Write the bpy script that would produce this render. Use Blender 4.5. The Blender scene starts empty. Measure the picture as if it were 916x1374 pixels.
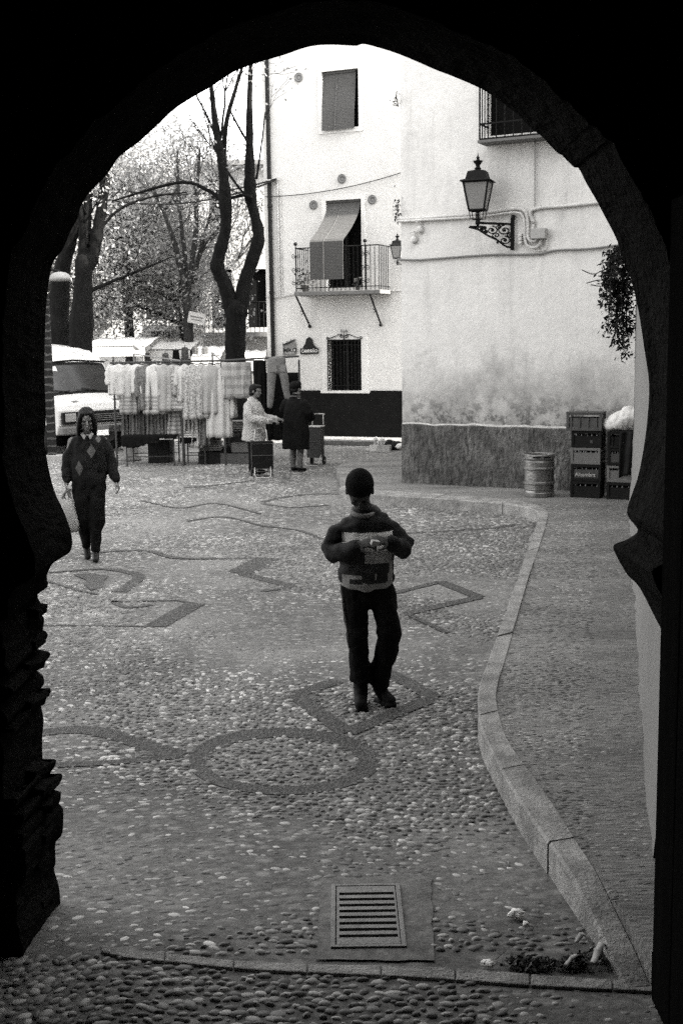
import bpy, bmesh, math, random
import numpy as np
from mathutils import Vector, Matrix, noise
R = math.radians
PI = math.pi
sc = bpy.context.scene
COL = sc.collection
random.seed(7)
rng = np.random.default_rng(11)

# ------------------------------------------------------------------ camera
FPX, CX, CY = 1600.0, 458.0, 687.0
PITCH = math.atan(232 / FPX)
ROLL = 0.014
EYE = Vector((0, 0, 2.28))
_f = Vector((0, math.cos(PITCH), -math.sin(PITCH)))
_u0 = Vector((0, math.sin(PITCH), math.cos(PITCH)))
_r0 = Vector((1, 0, 0))
_r = _r0 * math.cos(ROLL) - _u0 * math.sin(ROLL)
_u = _u0 * math.cos(ROLL) + _r0 * math.sin(ROLL)
cam_d = bpy.data.cameras.new('camera')
cam = bpy.data.objects.new('camera', cam_d)
COL.objects.link(cam)
cam.matrix_world = Matrix(((_r.x, _u.x, -_f.x, EYE.x), (_r.y, _u.y, -_f.y, EYE.y), (_r.z, _u.z, -_f.z, EYE.z), (0, 0, 0, 1)))
cam_d.sensor_fit = 'VERTICAL'
cam_d.sensor_height = 36
cam_d.lens = 36 * FPX / 1374
cam_d.clip_end = 900
cam_d.clip_start = 0.05
sc.camera = cam

def ray(px, py):
    return (_f + _r * ((px - CX) / FPX) + _u * ((CY - py) / FPX))
def at_z(px, py, z=0.0):
    d = ray(px, py)
    return EYE + d * ((z - EYE.z) / d.z)
def at_y(px, py, y):
    d = ray(px, py)
    return EYE + d * ((y - EYE.y) / d.y)

class Wall:
    """vertical plane: origin on the ground, U along it (towards the right), N outwards"""
    def __init__(s, o, u):
        s.O = Vector(o); s.U = Vector(u).normalized(); s.N = Vector((s.U.y, -s.U.x, 0))
    def px(s, px, py, n=0.0):
        d = ray(px, py)
        t = (s.O + s.N * n - EYE).dot(s.N) / d.dot(s.N)
        p = EYE + d * t
        q = p - s.O
        return q.dot(s.U), p.z
    def pt(s, u, z, n=0.0):
        p = s.O + s.U * u + s.N * n
        return Vector((p.x, p.y, z))
    def at(s, px, py, n=0.0):
        return s.pt(*s.px(px, py, n), n)

# ------------------------------------------------------------------ mesh helpers
WM = {}
class MB:
    def __init__(s): s.v = []; s.f = []
    def add(s, vs, fs):
        n = len(s.v); s.v += [tuple(v) for v in vs]; s.f += [tuple(i + n for i in f) for f in fs]; return s
    def box(s, c, d, M=None):
        c = Vector(c); hx, hy, hz = d[0] / 2, d[1] / 2, d[2] / 2
        vs = []
        for z in (-hz, hz):
            for x, y in ((-hx, -hy), (hx, -hy), (hx, hy), (-hx, hy)):
                v = Vector((x, y, z))
                if M is not None: v = M @ v
                vs.append(c + v)
        return s.add(vs, [(0, 3, 2, 1), (4, 5, 6, 7), (0, 1, 5, 4), (1, 2, 6, 5), (2, 3, 7, 6), (3, 0, 4, 7)])
    def pbox(s, P, u0, u1, z0, z1, n0, n1):
        vs = [P.pt(a, b, c) for c in (n0, n1) for (a, b) in ((u0, z0), (u1, z0), (u1, z1), (u0, z1))]
        return s.add(vs, [(0, 3, 2, 1), (4, 5, 6, 7), (0, 1, 5, 4), (1, 2, 6, 5), (2, 3, 7, 6), (3, 0, 4, 7)])
    def tube(s, pts, r, n=8, closed=False, side=None):
        pts = [Vector(p) for p in pts]
        rs = r if isinstance(r, (list, tuple)) else [r] * len(pts)
        vs = []; m = len(pts); a = None
        for i, p in enumerate(pts):
            if closed: t = pts[(i + 1) % m] - pts[i - 1]
            else: t = pts[min(i + 1, m - 1)] - pts[max(i - 1, 0)]
            if t.length < 1e-9: t = Vector((0, 0, 1))
            t.normalize()
            if a is None:
                a = Vector(side) if side else (Vector((1, 0, 0)) if abs(t.x) < .9 else Vector((0, 0, 1)))
            a = a - t * a.dot(t)
            if a.length < 1e-6: a = t.orthogonal()
            a.normalize(); b = t.cross(a)
            rr = rs[i]
            ra, rb = rr if isinstance(rr, (tuple, list)) else (rr, rr)
            for k in range(n):
                w = 2 * PI * k / n
                vs.append(p + a * (math.cos(w) * ra) + b * (math.sin(w) * rb))
        fs = []
        for i in range(m if closed else m - 1):
            j = (i + 1) % m
            for k in range(n):
                l = (k + 1) % n
                fs.append((i * n + k, i * n + l, j * n + l, j * n + k))
        if not closed:
            fs.append(tuple(range(n - 1, -1, -1))); fs.append(tuple((m - 1) * n + k for k in range(n)))
        return s.add(vs, fs)
    def chain(s, pts, n=14, side=None, flat=(0, 0)):
        """closed tapered limb with rounded ends: pts = (x,y,z,ra,rb)"""
        P = [Vector(p[:3]) for p in pts]; Rr = [(p[3], p[4] if len(p) > 4 else p[3]) for p in pts]
        t0 = (P[0] - P[1]).normalized(); t1 = (P[-1] - P[-2]).normalized()
        m0 = min(Rr[0]); m1 = min(Rr[-1])
        ca = ((.96, .25), (.75, .66), (.4, .92)); cf = ((.02, .5), (.015, .85), (.01, .97))
        A = [(P[0] + t0 * m0 * k, (Rr[0][0] * c, Rr[0][1] * c)) for k, c in (cf if flat[0] else ca)]
        B = [(P[-1] + t1 * m1 * k, (Rr[-1][0] * c, Rr[-1][1] * c)) for k, c in (cf if flat[1] else ca)[::-1]]
        al = A + list(zip(P, Rr)) + B
        return s.tube([a[0] for a in al], [a[1] for a in al], n, side=side)
    def ball(s, c, r, n=12, M=None):
        r = r if isinstance(r, (tuple, list)) else (r, r, r)
        c = Vector(c); vs = []; m = max(4, n // 2 + 1)
        for i in range(1, m):
            th = PI * i / m
            for k in range(n):
                w = 2 * PI * k / n
                v = Vector((r[0] * math.sin(th) * math.cos(w), r[1] * math.sin(th) * math.sin(w), r[2] * math.cos(th)))
                vs.append(c + (M @ v if M is not None else v))
        top = Vector((0, 0, r[2])); bot = Vector((0, 0, -r[2]))
        if M is not None: top = M @ top; bot = M @ bot
        vs += [c + top, c + bot]
        T = len(vs) - 2; Bm = T + 1; fs = []
        for i in range(m - 2):
            for k in range(n):
                l = (k + 1) % n
                fs.append((i * n + k, (i + 1) * n + k, (i + 1) * n + l, i * n + l))
        for k in range(n):
            l = (k + 1) % n
            fs.append((T, k, l)); fs.append((Bm, (m - 2) * n + l, (m - 2) * n + k))
        return s.add(vs, fs)
    def lathe(s, prof, c=(0, 0, 0), n=24, axis=None):
        c = Vector(c); vs = []
        for r, z in prof:
            for k in range(n):
                w = 2 * PI * k / n
                v = Vector((r * math.cos(w), r * math.sin(w), z))
                if axis is not None: v = axis @ v
                vs.append(c + v)
        fs = []
        for i in range(len(prof) - 1):
            for k in range(n):
                l = (k + 1) % n
                fs.append((i * n + k, i * n + l, (i + 1) * n + l, (i + 1) * n + k))
        fs.append(tuple(range(n - 1, -1, -1))); fs.append(tuple((len(prof) - 1) * n + k for k in range(n)))
        return s.add(vs, fs)
    def prism(s, poly, d):
        """poly: list of 3-D points (planar), extruded by vector d"""
        d = Vector(d); n = len(poly); poly = [Vector(p) for p in poly]
        vs = poly + [p + d for p in poly]
        fs = [tuple(range(n - 1, -1, -1)), tuple(range(n, 2 * n))]
        fs += [(i, (i + 1) % n, n + (i + 1) % n, n + i) for i in range(n)]
        return s.add(vs, fs)
    def sheet(s, poly):
        n = len(poly); return s.add(poly, [tuple(range(n))])
    def strip(s, A, B, z=None):
        n = len(A)
        return s.add(list(A) + list(B), [(i, i + 1, n + i + 1, n + i) for i in range(n - 1)])
    def mesh(s, name):
        me = bpy.data.meshes.new(name); me.from_pydata(s.v, [], s.f); me.update(); return me
    def build(s, name, mat, parent=None, world=False, smooth=False, bevel=0, origin=None, fix=True, subd=0):
        me = s.mesh(name)
        if fix:
            bm = bmesh.new(); bm.from_mesh(me)
            bmesh.ops.recalc_face_normals(bm, faces=bm.faces); bm.to_mesh(me); bm.free()
        o = bpy.data.objects.new(name, me); COL.objects.link(o)
        if mat is not None: me.materials.append(mat)
        if parent is not None:
            M = WM.get(parent.name, Matrix.Identity(4))
            if world: me.transform(M.inverted())
            o.parent = parent; WM[o.name] = M
        else:
            if origin is None:
                co = np.array(s.v); lo = co.min(0); hi = co.max(0)
                origin = ((lo[0] + hi[0]) / 2, (lo[1] + hi[1]) / 2, lo[2])
            M = Matrix.Translation(Vector(origin)); me.transform(M.inverted()); o.location = origin; WM[o.name] = M
        if smooth: me.polygons.foreach_set('use_smooth', [True] * len(me.polygons))
        if bevel:
            m = o.modifiers.new('bevel', 'BEVEL'); m.width = bevel; m.segments = 2; m.limit_method = 'ANGLE'
        if subd:
            m = o.modifiers.new('sub', 'SUBSURF'); m.levels = subd; m.render_levels = subd
        return o

def tag(o, label=None, cat=None, group=None, kind=None):
    if label: o['label'] = label
    if cat: o['category'] = cat
    if group: o['group'] = group
    if kind: o['kind'] = kind
    return o
def thing(name, label, cat, loc=(0, 0, 0), rz=0.0, group=None):
    o = bpy.data.objects.new(name, None); COL.objects.link(o)
    o.empty_display_size = .2
    o.location = loc; o.rotation_euler = (0, 0, rz)
    WM[o.name] = Matrix.Translation(Vector(loc)) @ Matrix.Rotation(rz, 4, 'Z')
    return tag(o, label, cat, group)
def copy_tree(o, parent=None):
    c = o.copy(); COL.objects.link(c); c.parent = parent
    for ch in [x for x in list(bpy.data.objects) if x.parent == o]: copy_tree(ch, c)
    return c
def dup(o, loc, rz=0, label=None, group=None):
    c = copy_tree(o); c.location = loc; c.rotation_euler = (0, 0, rz)
    if label: c['label'] = label
    if group: c['group'] = group
    return c

def fuse(mb, name, mat, parent, voxel=.006, smooth=3, folds=None):
    """melt overlapping closed shapes into one continuous skin"""
    o = mb.build(name, mat, parent)
    m = o.modifiers.new('r', 'REMESH'); m.mode = 'VOXEL'; m.voxel_size = voxel; m.use_smooth_shade = True
    s = o.modifiers.new('s', 'SMOOTH'); s.iterations = smooth; s.factor = .5
    dg = bpy.context.evaluated_depsgraph_get()
    me = bpy.data.meshes.new_from_object(o.evaluated_get(dg))
    o.modifiers.clear(); old = o.data; o.data = me; bpy.data.meshes.remove(old)
    if mat is not None and not me.materials: me.materials.append(mat)
    if folds:
        me.update()
        vn = [v.normal.copy() for v in me.vertices]
        for v, nn in zip(me.vertices, vn):
            v.co += nn * folds(v.co)
    me.polygons.foreach_set('use_smooth', [True] * len(me.polygons)); me.update()
    return o

# ------------------------------------------------------------------ materials
def gcol(g): return (g, g * .985, g * .955, 1)
MATS = {}
def mat(name, g, rough=.85, var=0., scale=6., bump=0., bscale=60., metal=0., spec=.3, gen=False, sx=1, sy=1, sz=1, island=0.):
    if name in MATS: return MATS[name]
    m = bpy.data.materials.new(name); m.use_nodes = True; nt = m.node_tree; N = nt.nodes; L = nt.links
    b = N['Principled BSDF']; b.inputs['Roughness'].default_value = rough; b.inputs['Metallic'].default_value = metal
    if g < .03 and spec == .3: spec = .07
    b.inputs['Specular IOR Level'].default_value = spec
    b.inputs['Base Color'].default_value = gcol(g)
    tc = N.new('ShaderNodeTexCoord'); mp = N.new('ShaderNodeMapping'); mp.inputs['Scale'].default_value = (sx, sy, sz)
    L.new(tc.outputs['Object'], mp.inputs['Vector'])
    out = None
    if var:
        no = N.new('ShaderNodeTexNoise'); no.inputs['Scale'].default_value = scale; no.inputs['Detail'].default_value = 6
        no.inputs['Roughness'].default_value = .62
        L.new(mp.outputs[0], no.inputs['Vector'])
        mr = N.new('ShaderNodeMapRange'); mr.inputs['From Min'].default_value = .28; mr.inputs['From Max'].default_value = .72
        mr.inputs['To Min'].default_value = max(g * (1 - var), .004); mr.inputs['To Max'].default_value = g * (1 + var)
        L.new(no.outputs['Fac'], mr.inputs['Value']); out = mr.outputs[0]
    if island:
        ge = N.new('ShaderNodeNewGeometry'); mr2 = N.new('ShaderNodeMapRange')
        mr2.inputs['To Min'].default_value = 1 - island; mr2.inputs['To Max'].default_value = 1 + island
        L.new(ge.outputs['Random Per Island'], mr2.inputs['Value'])
        mu = N.new('ShaderNodeMath'); mu.operation = 'MULTIPLY'
        if out is not None: L.new(out, mu.inputs[0])
        else: mu.inputs[0].default_value = g
        L.new(mr2.outputs[0], mu.inputs[1]); out = mu.outputs[0]
    if out is not None:
        cc = N.new('ShaderNodeCombineColor')
        for i, k in enumerate((1, .985, .955)):
            mm = N.new('ShaderNodeMath'); mm.operation = 'MULTIPLY'; mm.inputs[1].default_value = k
            L.new(out, mm.inputs[0]); L.new(mm.outputs[0], cc.inputs[i])
        L.new(cc.outputs[0], b.inputs['Base Color'])
    if bump:
        n2 = N.new('ShaderNodeTexNoise'); n2.inputs['Scale'].default_value = bscale; n2.inputs['Detail'].default_value = 5
        L.new(mp.outputs[0], n2.inputs['Vector'])
        bp = N.new('ShaderNodeBump'); bp.inputs['Strength'].default_value = min(1, bump); bp.inputs['Distance'].default_value = .02
        L.new(n2.outputs['Fac'], bp.inputs['Height']); L.new(bp.outputs[0], b.inputs['Normal'])
    MATS[name] = m
    return m

class NB:
    """tiny node-graph writer for value masks"""
    def __init__(s, m): s.m = m; s.nt = m.node_tree; s.N = s.nt.nodes; s.L = s.nt.links; s.b = s.N['Principled BSDF']
    def val(s, x, inp):
        if isinstance(x, (int, float)): inp.default_value = x
        else: s.L.new(x, inp)
    def m_(s, op, a, b=0., c=0.):
        n = s.N.new('ShaderNodeMath'); n.operation = op
        s.val(a, n.inputs[0]); s.val(b, n.inputs[1]); s.val(c, n.inputs[2]); return n.outputs[0]
    def xyz(s, kind='Object'):
        tc = s.N.new('ShaderNodeTexCoord'); se = s.N.new('ShaderNodeSeparateXYZ')
        if kind == 'World':
            g = s.N.new('ShaderNodeNewGeometry'); src = g.outputs['Position']
        else: src = tc.outputs[kind]
        s.L.new(src, se.inputs[0]); s.vec = src; return se.outputs
    def noise(s, scale, detail=5, sx=1, sy=1, sz=1, rough=.6, vec=None):
        mp = s.N.new('ShaderNodeMapping'); mp.inputs['Scale'].default_value = (sx, sy, sz); s.L.new(vec or s.vec, mp.inputs['Vector'])
        n = s.N.new('ShaderNodeTexNoise'); n.inputs['Scale'].default_value = scale; n.inputs['Detail'].default_value = detail
        n.inputs['Roughness'].default_value = rough
        s.L.new(mp.outputs[0], n.inputs['Vector']); return n.outputs['Fac']
    def rng_(s, x, a, b, c=0., d=1.):
        n = s.N.new('ShaderNodeMapRange'); s.val(x, n.inputs['Value'])
        for k, v in (('From Min', a), ('From Max', b), ('To Min', c), ('To Max', d)): n.inputs[k].default_value = v
        return n.outputs[0]
    def mix(s, f, a, b):
        return s.m_('ADD', s.m_('MULTIPLY', a, s.m_('SUBTRACT', 1., f)), s.m_('MULTIPLY', b, f))
    def color(s, x):
        cc = s.N.new('ShaderNodeCombineColor')
        for i, k in enumerate((1, .985, .955)): s.L.new(s.m_('MULTIPLY', x, k), cc.inputs[i])
        s.L.new(cc.outputs[0], s.b.inputs['Base Color'])
    def bump(s, h, st=.5, dist=.02):
        bp = s.N.new('ShaderNodeBump'); bp.inputs['Strength'].default_value = st; bp.inputs['Distance'].default_value = dist
        s.L.new(h, bp.inputs['Height']); s.L.new(bp.outputs[0], s.b.inputs['Normal'])
def newmat(name, rough=.85, spec=.3, metal=0):
    m = bpy.data.materials.new(name); m.use_nodes = True; nb = NB(m)
    nb.b.inputs['Roughness'].default_value = rough; nb.b.inputs['Specular IOR Level'].default_value = spec; nb.b.inputs['Metallic'].default_value = metal
    return m, nb
# ------------------------------------------------------------------ light
EL = R(40)
SUN = Vector((.93 * math.cos(EL), -.37 * math.cos(EL), math.sin(EL))).normalized()
w = bpy.data.worlds.new('World'); sc.world = w; w.use_nodes = True
nt = w.node_tree; bg = nt.nodes['Background']
sky = nt.nodes.new('ShaderNodeTexSky'); sky.sky_type = 'NISHITA'; sky.sun_disc = False
sky.sun_elevation = EL; sky.sun_rotation = math.atan2(SUN.x, SUN.y); sky.dust_density = 3.0
bw = nt.nodes.new('ShaderNodeRGBToBW'); nt.links.new(sky.outputs[0], bw.inputs[0]); nt.links.new(bw.outputs[0], bg.inputs[0])
bg.inputs[1].default_value = .15
sl = bpy.data.lights.new('sun', 'SUN'); sl.energy = 2.2; sl.angle = R(.6); sl.color = (1, .97, .92)
so = bpy.data.objects.new('sun', sl); COL.objects.link(so)
so.rotation_euler = (-SUN).to_track_quat('-Z', 'Y').to_euler(); so.location = (20, -10, 30)
sc.view_settings.view_transform = 'Standard'; sc.view_settings.look = 'None'
sc.view_settings.gamma = 1; sc.view_settings.use_curve_mapping = False
sc.view_settings.exposure = 3.35
sc.cycles.use_denoising = False; sc.cycles.max_bounces = 8; sc.cycles.diffuse_bounces = 5

# ------------------------------------------------------------------ ground
def ground_mat():
    m, nb = newmat('worn_pebble_paving', .85, .25)
    p = nb.xyz('World')
    vo = nb.N.new('ShaderNodeTexVoronoi'); vo.inputs['Scale'].default_value = 15; vo.feature = 'F1'
    mp = nb.N.new('ShaderNodeMapping'); mp.inputs['Scale'].default_value = (.75, 1.25, 0); nb.L.new(nb.vec, mp.inputs[0]); nb.L.new(mp.outputs[0], vo.inputs['Vector'])
    cs = nb.N.new('ShaderNodeSeparateColor'); nb.L.new(vo.outputs['Color'], cs.inputs[0])
    dome = nb.rng_(vo.outputs['Distance'], .25, .6, 1., 0.)
    stone = nb.m_('ADD', .13, nb.m_('MULTIPLY', nb.m_('POWER', cs.outputs[0], 2.2), .26))
    big = nb.rng_(nb.noise(.55, 4), .42, .6)
    fine = nb.noise(90, 3)
    grit = nb.rng_(nb.noise(320, 2), .4, .62)
    mid = nb.rng_(nb.noise(26, 4, 1, 1.6, 1), .38, .62)
    mort = nb.m_('MULTIPLY', nb.m_('ADD', .075, nb.m_('MULTIPLY', big, .075)), nb.m_('ADD', .45, nb.m_('ADD', nb.m_('MULTIPLY', mid, .65), nb.m_('MULTIPLY', grit, .6))))
    f = nb.m_('MULTIPLY', dome, nb.m_('SUBTRACT', 1., nb.m_('MULTIPLY', big, .55)))
    far = nb.rng_(p[1], 13, 16)
    f = nb.m_('MULTIPLY', f, nb.m_('ADD', .45, nb.m_('MULTIPLY', far, .55)))
    nb.color(nb.mix(f, mort, stone))
    nb.bump(nb.m_('ADD', f, nb.m_('MULTIPLY', fine, .35)), .6, .012)
    return m
GM = ground_mat()
g = MB()
g.sheet([(-300, -40, 0), (300, -40, 0), (300, 500, 0), (-300, 500, 0)])
tag(g.build('ground', GM, fix=False), kind='structure')

def PX(l, z=0.): return [at_z(a, b, z) for a, b in l]

# kerb and pavement ------------------------------------------------------
KZ = .15
kl = [(455, 655), (500, 663), (540, 666), (600, 669), (638, 672), (669, 674.5), (695, 678), (713, 682), (722, 688), (721, 698), (712, 722), (693, 778), (674, 830), (655, 881), (642, 921), (640, 945), (644, 970), (655, 998), (688, 1058), (731, 1122), (776, 1187), (826, 1260), (838, 1277)]
kr = [(462, 651), (503, 657), (541, 660), (602, 663), (640, 666), (673, 668.5), (703, 673), (722, 678), (734, 686), (733, 698), (728, 717), (711, 768), (694, 826), (678, 882), (667, 921), (666, 943), (671, 965), (684, 998), (728, 1058), (770, 1122), (814, 1187), (863, 1258), (874, 1274)]
KL = PX(kl, KZ); KR = PX(kr, KZ)
# re-sample so the bend is a smooth curve
def resample(pts, n):
    d = [0]
    for a, b in zip(pts, pts[1:]): d.append(d[-1] + (b - a).length)
    out = []
    for i in range(n):
        t = d[-1] * i / (n - 1); j = max(k for k in range(len(d)) if d[k] <= t + 1e-9); j = min(j, len(pts) - 2)
        q = (t - d[j]) / max(d[j + 1] - d[j], 1e-9)
        p0 = pts[max(j - 1, 0)]; p1 = pts[j]; p2 = pts[j + 1]; p3 = pts[min(j + 2, len(pts) - 1)]
        out.append(.5 * ((2 * p1) + (-p0 + p2) * q + (2 * p0 - 5 * p1 + 4 * p2 - p3) * q * q + (-p0 + 3 * p1 - 3 * p2 + p3) * q ** 3))
    return out
M_kerb, nb = newmat('granite_kerb', .8, .3)
p = nb.xyz('World')
kst = nb.rng_(nb.noise(5, 6, 1, 1, 1, .7), .38, .6, .55, 1.)
nb.color(nb.m_('MULTIPLY', nb.m_('MULTIPLY', nb.m_('ADD', .15, nb.m_('MULTIPLY', nb.noise(3, 6), .26)), kst), nb.m_('ADD', .7, nb.m_('MULTIPLY', nb.noise(220, 3), .6))))
nb.bump(nb.m_('ADD', nb.noise(45, 5), nb.noise(9, 4)), .8, .02)
KLs = resample(KL, 170)
KRs = resample(KR, 170)
# kerb stones of about 0.8 m with thin joints, each slightly off its neighbours
kb = MB(); i = 0; jr = random.Random(3); acc = 0; start = 0
segs = []
for i in range(1, 170):
    acc += (KRs[i] - KRs[i - 1]).length
    if acc > jr.uniform(.75, 1.0) or i == 169:
        segs.append((start, i)); start = i; acc = 0
for (a, b) in segs:
    dz = jr.uniform(-.007, .007); off = jr.uniform(-.009, .009)
    L_ = [v.copy() for v in KLs[a:b + 1]]; R_ = [v.copy() for v in KRs[a:b + 1]]
    tl = (L_[-1] - L_[0]).normalized() * .002
    L_[0] += tl; R_[0] += tl; L_[-1] -= tl; R_[-1] -= tl
    n = len(L_); cr = .012
    zr = [KZ - (KZ - .02) * max(0, (a + q - 161) / 8) ** 1.2 for q in range(n)]
    prof = []
    for l, r, KZ_ in zip(L_, R_, zr):
        s = (r - l).normalized(); l = l + s * off
        prof.append([Vector((l.x, l.y, -.05)), Vector((l.x, l.y, KZ_ - cr + dz)), Vector((l.x, l.y, KZ_ + dz)) + s * cr, Vector((r.x, r.y, KZ_ + dz)) - s * .004, Vector((r.x, r.y, KZ_ - .02)), Vector((r.x, r.y, -.05))])
    vs = [v for q in prof for v in q]; fs = []
    for j in range(n - 1):
        for k in range(5): fs.append((j * 6 + k, j * 6 + k + 1, (j + 1) * 6 + k + 1, (j + 1) * 6 + k))
    fs += [tuple(range(5, -1, -1)), tuple((n - 1) * 6 + k for k in range(6))]
    kb.add(vs, fs)
tag(kb.build('kerb', M_kerb, origin=(0, 0, 0)), kind='structure')

# wall planes of the two houses and the garden wall -----------------------
C0 = at_z(540, 648, .14)                     # corner of the near house
WR = Wall((C0.x, C0.y, 0), (math.cos(R(27)), -math.sin(R(27)), 0))
H0 = at_z(537, 587, 0)
WL = Wall((H0.x, H0.y, 0), (math.cos(R(23)), -math.sin(R(23)), 0))
GW = [at_z(*q, .14) for q in ((867, 1256), (880, 962), (855, 790), (846, 690))]
GA = Vector((1.30, 4.66, 0)); GB = Vector((3.66, 14.9, 0))
WG = Wall(GA, GB - GA)                        # U runs away from the camera, N faces left
WG.N = -WG.N

# pavement sheet: between kerb back edge and the walls
ZP = .14
far = [Vector((v.x, v.y, ZP)) for v in KRs]
# close round by the garden wall, the yard behind it and the house
poly = far + [Vector((1.3, 4.0, ZP)), Vector((9, 4.0, ZP)), Vector((9, 15, ZP)), Vector((7, 19, ZP)), Vector((3, 21, ZP)), Vector((1.2, 22, ZP)), Vector((.3, 21.2, ZP)), Vector((-.1, 20.2, ZP))]
M_pave, nb = newmat('fine_pebble_pavement', .85, .25)
p = nb.xyz('World')
st = nb.noise(30, 4, .35, 1.9, 1)
bnd = nb.noise(1.3, 4, .35, 1.6, 1)
fine = nb.noise(140, 3)
ps = nb.m_('SUBTRACT', p[0], nb.m_('MULTIPLY', p[1], .2143))     # distance from a line parallel to the garden wall
right = nb.rng_(ps, -.06, .0)
base = nb.m_('ADD', .125, nb.m_('MULTIPLY', nb.rng_(bnd, .35, .65), .09))
base = nb.m_('MULTIPLY', base, nb.m_('SUBTRACT', 1.08, nb.m_('MULTIPLY', right, .12)))
base = nb.m_('MULTIPLY', base, nb.rng_(st, .3, .7, .45, 1.35))
base = nb.m_('MULTIPLY', base, nb.m_('ADD', .8, nb.m_('MULTIPLY', fine, .4)))
nb.color(base); nb.bump(nb.m_('ADD', st, nb.m_('MULTIPLY', fine, .4)), .8, .015)
mb = MB().prism(poly, (0, 0, -.19))
tag(mb.build('pavement', M_pave, origin=(0, 0, 0)), kind='structure')

# threshold strip in front of the gate
ta = [(135, 1266), (176, 1273), (251, 1281), (321, 1288), (432, 1293), (530, 1295), (626, 1299), (723, 1307), (853, 1316), (900, 1320)]
tb = [(135, 1276), (176, 1285), (251, 1292), (321, 1299), (432, 1305), (530, 1309), (626, 1315), (723, 1322), (864, 1329), (900, 1332)]
TA = PX(ta, .013); TB = PX(tb, .013)
mb = MB(); jr = random.Random(5)
TAs = resample(TA, 40); TBs = resample(TB, 40)
for a in range(0, 39, 5):
    b = min(a + 5, 39)
    if b - a < 1: continue
    A_ = [Vector((v.x, v.y, .013)) for v in TAs[a:b + 1]]; B_ = [Vector((v.x, v.y, .013)) for v in TBs[a:b + 1]]
    dd = (A_[-1] - A_[0]).normalized() * .002; A_[0] += dd; B_[0] += dd; A_[-1] -= dd; B_[-1] -= dd
    mb.prism(A_ + B_[::-1], (0, 0, -.08))
tag(mb.build('threshold_stones', M_kerb, origin=(0, 0, 0), bevel=.006), kind='structure')

# dark bands of slate on edge laid as pictures in the paving ---------------
def band(pts, w0, w1=None, closed=False, taper=False):
    w0 *= .95; w1 = w1 * .95 if w1 else None
    P = PX(pts); P = resample(P, max(16, len(P) * 8)) if not closed else P
    n = len(P); A = []; B = []
    for i, p in enumerate(P):
        t = P[min(i + 1, n - 1)] - P[max(i - 1, 0)]
        t.z = 0; t.normalize(); s = Vector((t.y, -t.x, 0))
        wv = (w0 + ((w1 if w1 is not None else w0) - w0) * i / (n - 1)) / 2
        wv *= 1 + .12 * noise.noise(p * 6)
        A.append(Vector((p.x, p.y, .004)) + s * wv); B.append(Vector((p.x, p.y, .004)) - s * wv)
    return A, B
bands = []
def sharp(pts, w0):
    for a, b in zip(pts, pts[1:]):
        bands.append(band([a, ((a[0] + b[0]) / 2, (a[1] + b[1]) / 2), b], w0))
bands.append(band([(40, 986), (90, 980), (125, 981), (165, 990), (205, 1004), (245, 1014)], .13, .16))
bands.append(band([(40, 1030), (100, 1026), (160, 1023), (215, 1018), (245, 1014)], .09, .07))
sharp([(452, 914), (397, 932), (428, 958), (466, 984)], .13)
sharp([(466, 984), (520, 962), (582, 937), (545, 916), (515, 901)], .13)
sharp([(40, 839), (208, 841)], .05); sharp([(208, 841), (262, 810)], .2); sharp([(262, 811), (240, 806), (150, 808)], .05)
bands.append(band([(64, 769), (100, 766), (140, 764), (172, 768), (187, 774), (178, 783), (160, 795)], .06, .16))
bands.append(band([(64, 780), (95, 790), (130, 798)], .04))
bands.append(band([(110, 744), (160, 740), (200, 740), (235, 749), (290, 750)], .06, .1)); sharp([(290, 750), (360, 749)], .09); sharp([(360, 749), (322, 769)], .3); sharp([(322, 769), (394, 788)], .13); sharp([(394, 788), (350, 794)], .07)
sharp([(530, 796), (590, 781)], .09); sharp([(590, 781), (643, 802)], .13); sharp([(643, 802), (545, 824)], .12); sharp([(545,824),(600,850)], .06)
bands.append(band([(540, 716), (600, 713), (660, 709), (692, 704)], .07, .1))
bands.append(band([(352, 674), (390, 666), (430, 663), (470, 664)], .12, .08))
bands.append(band([(352, 676), (390, 681), (440, 678)], .1, .06))
bands.append(band([(250, 655), (300, 650), (340, 645)], .15, .1))
bands.append(band([(150, 806), (170, 815), (205, 812)], .07, .07)); bands.append(band([(350, 706), (400, 712), (432, 724)], .06, .05)); bands.append(band([(250, 700), (300, 694), (352, 706)], .05, .06))
bands.append(band([(190, 672), (240, 682), (290, 676), (350, 690)], .06, .05))
# ring
ring_o = []; ring_i = []
for k in range(65):
    a = 2 * PI * k / 64
    ring_o.append(at_z(381 + 129 * math.cos(a), 1022 + 45 * math.sin(a), 0)); ring_i.append(at_z(378 + 101 * math.cos(a), 1023 + 33 * math.sin(a), 0))
for l in (ring_o, ring_i):
    for v in l: v.z = .004
bands.append((ring_o, ring_i))
fish = [at_z(*q) + Vector((0, 0, .004)) for q in ((98, 772), (120, 770), (146, 774), (140, 780), (137, 790), (122, 793), (112, 784), (116, 779))]
M_band, nb = newmat('slate_on_edge', .8, .25)
p = nb.xyz('World')
stn = nb.rng_(nb.noise(75, 3, 1, .45, 1), .35, .65)
nb.color(nb.m_('MULTIPLY', nb.m_('ADD', .03, nb.m_('MULTIPLY', nb.noise(2.2, 4), .065)), nb.m_('ADD', .45, nb.m_('MULTIPLY', stn, 1.2))))
nb.bump(stn, .8, .012)
mb = MB()
for k, (A, B) in enumerate(bands):
    dz = Vector((0, 0, .0006 * (k % 8)))
    mb.strip([a + dz for a in A], [b + dz for b in B])
mb.sheet([v + Vector((0, 0, .006)) for v in fish])
tag(mb.build('mosaic_bands', M_band, origin=(0, 0, 0), fix=False), kind='structure')

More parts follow.
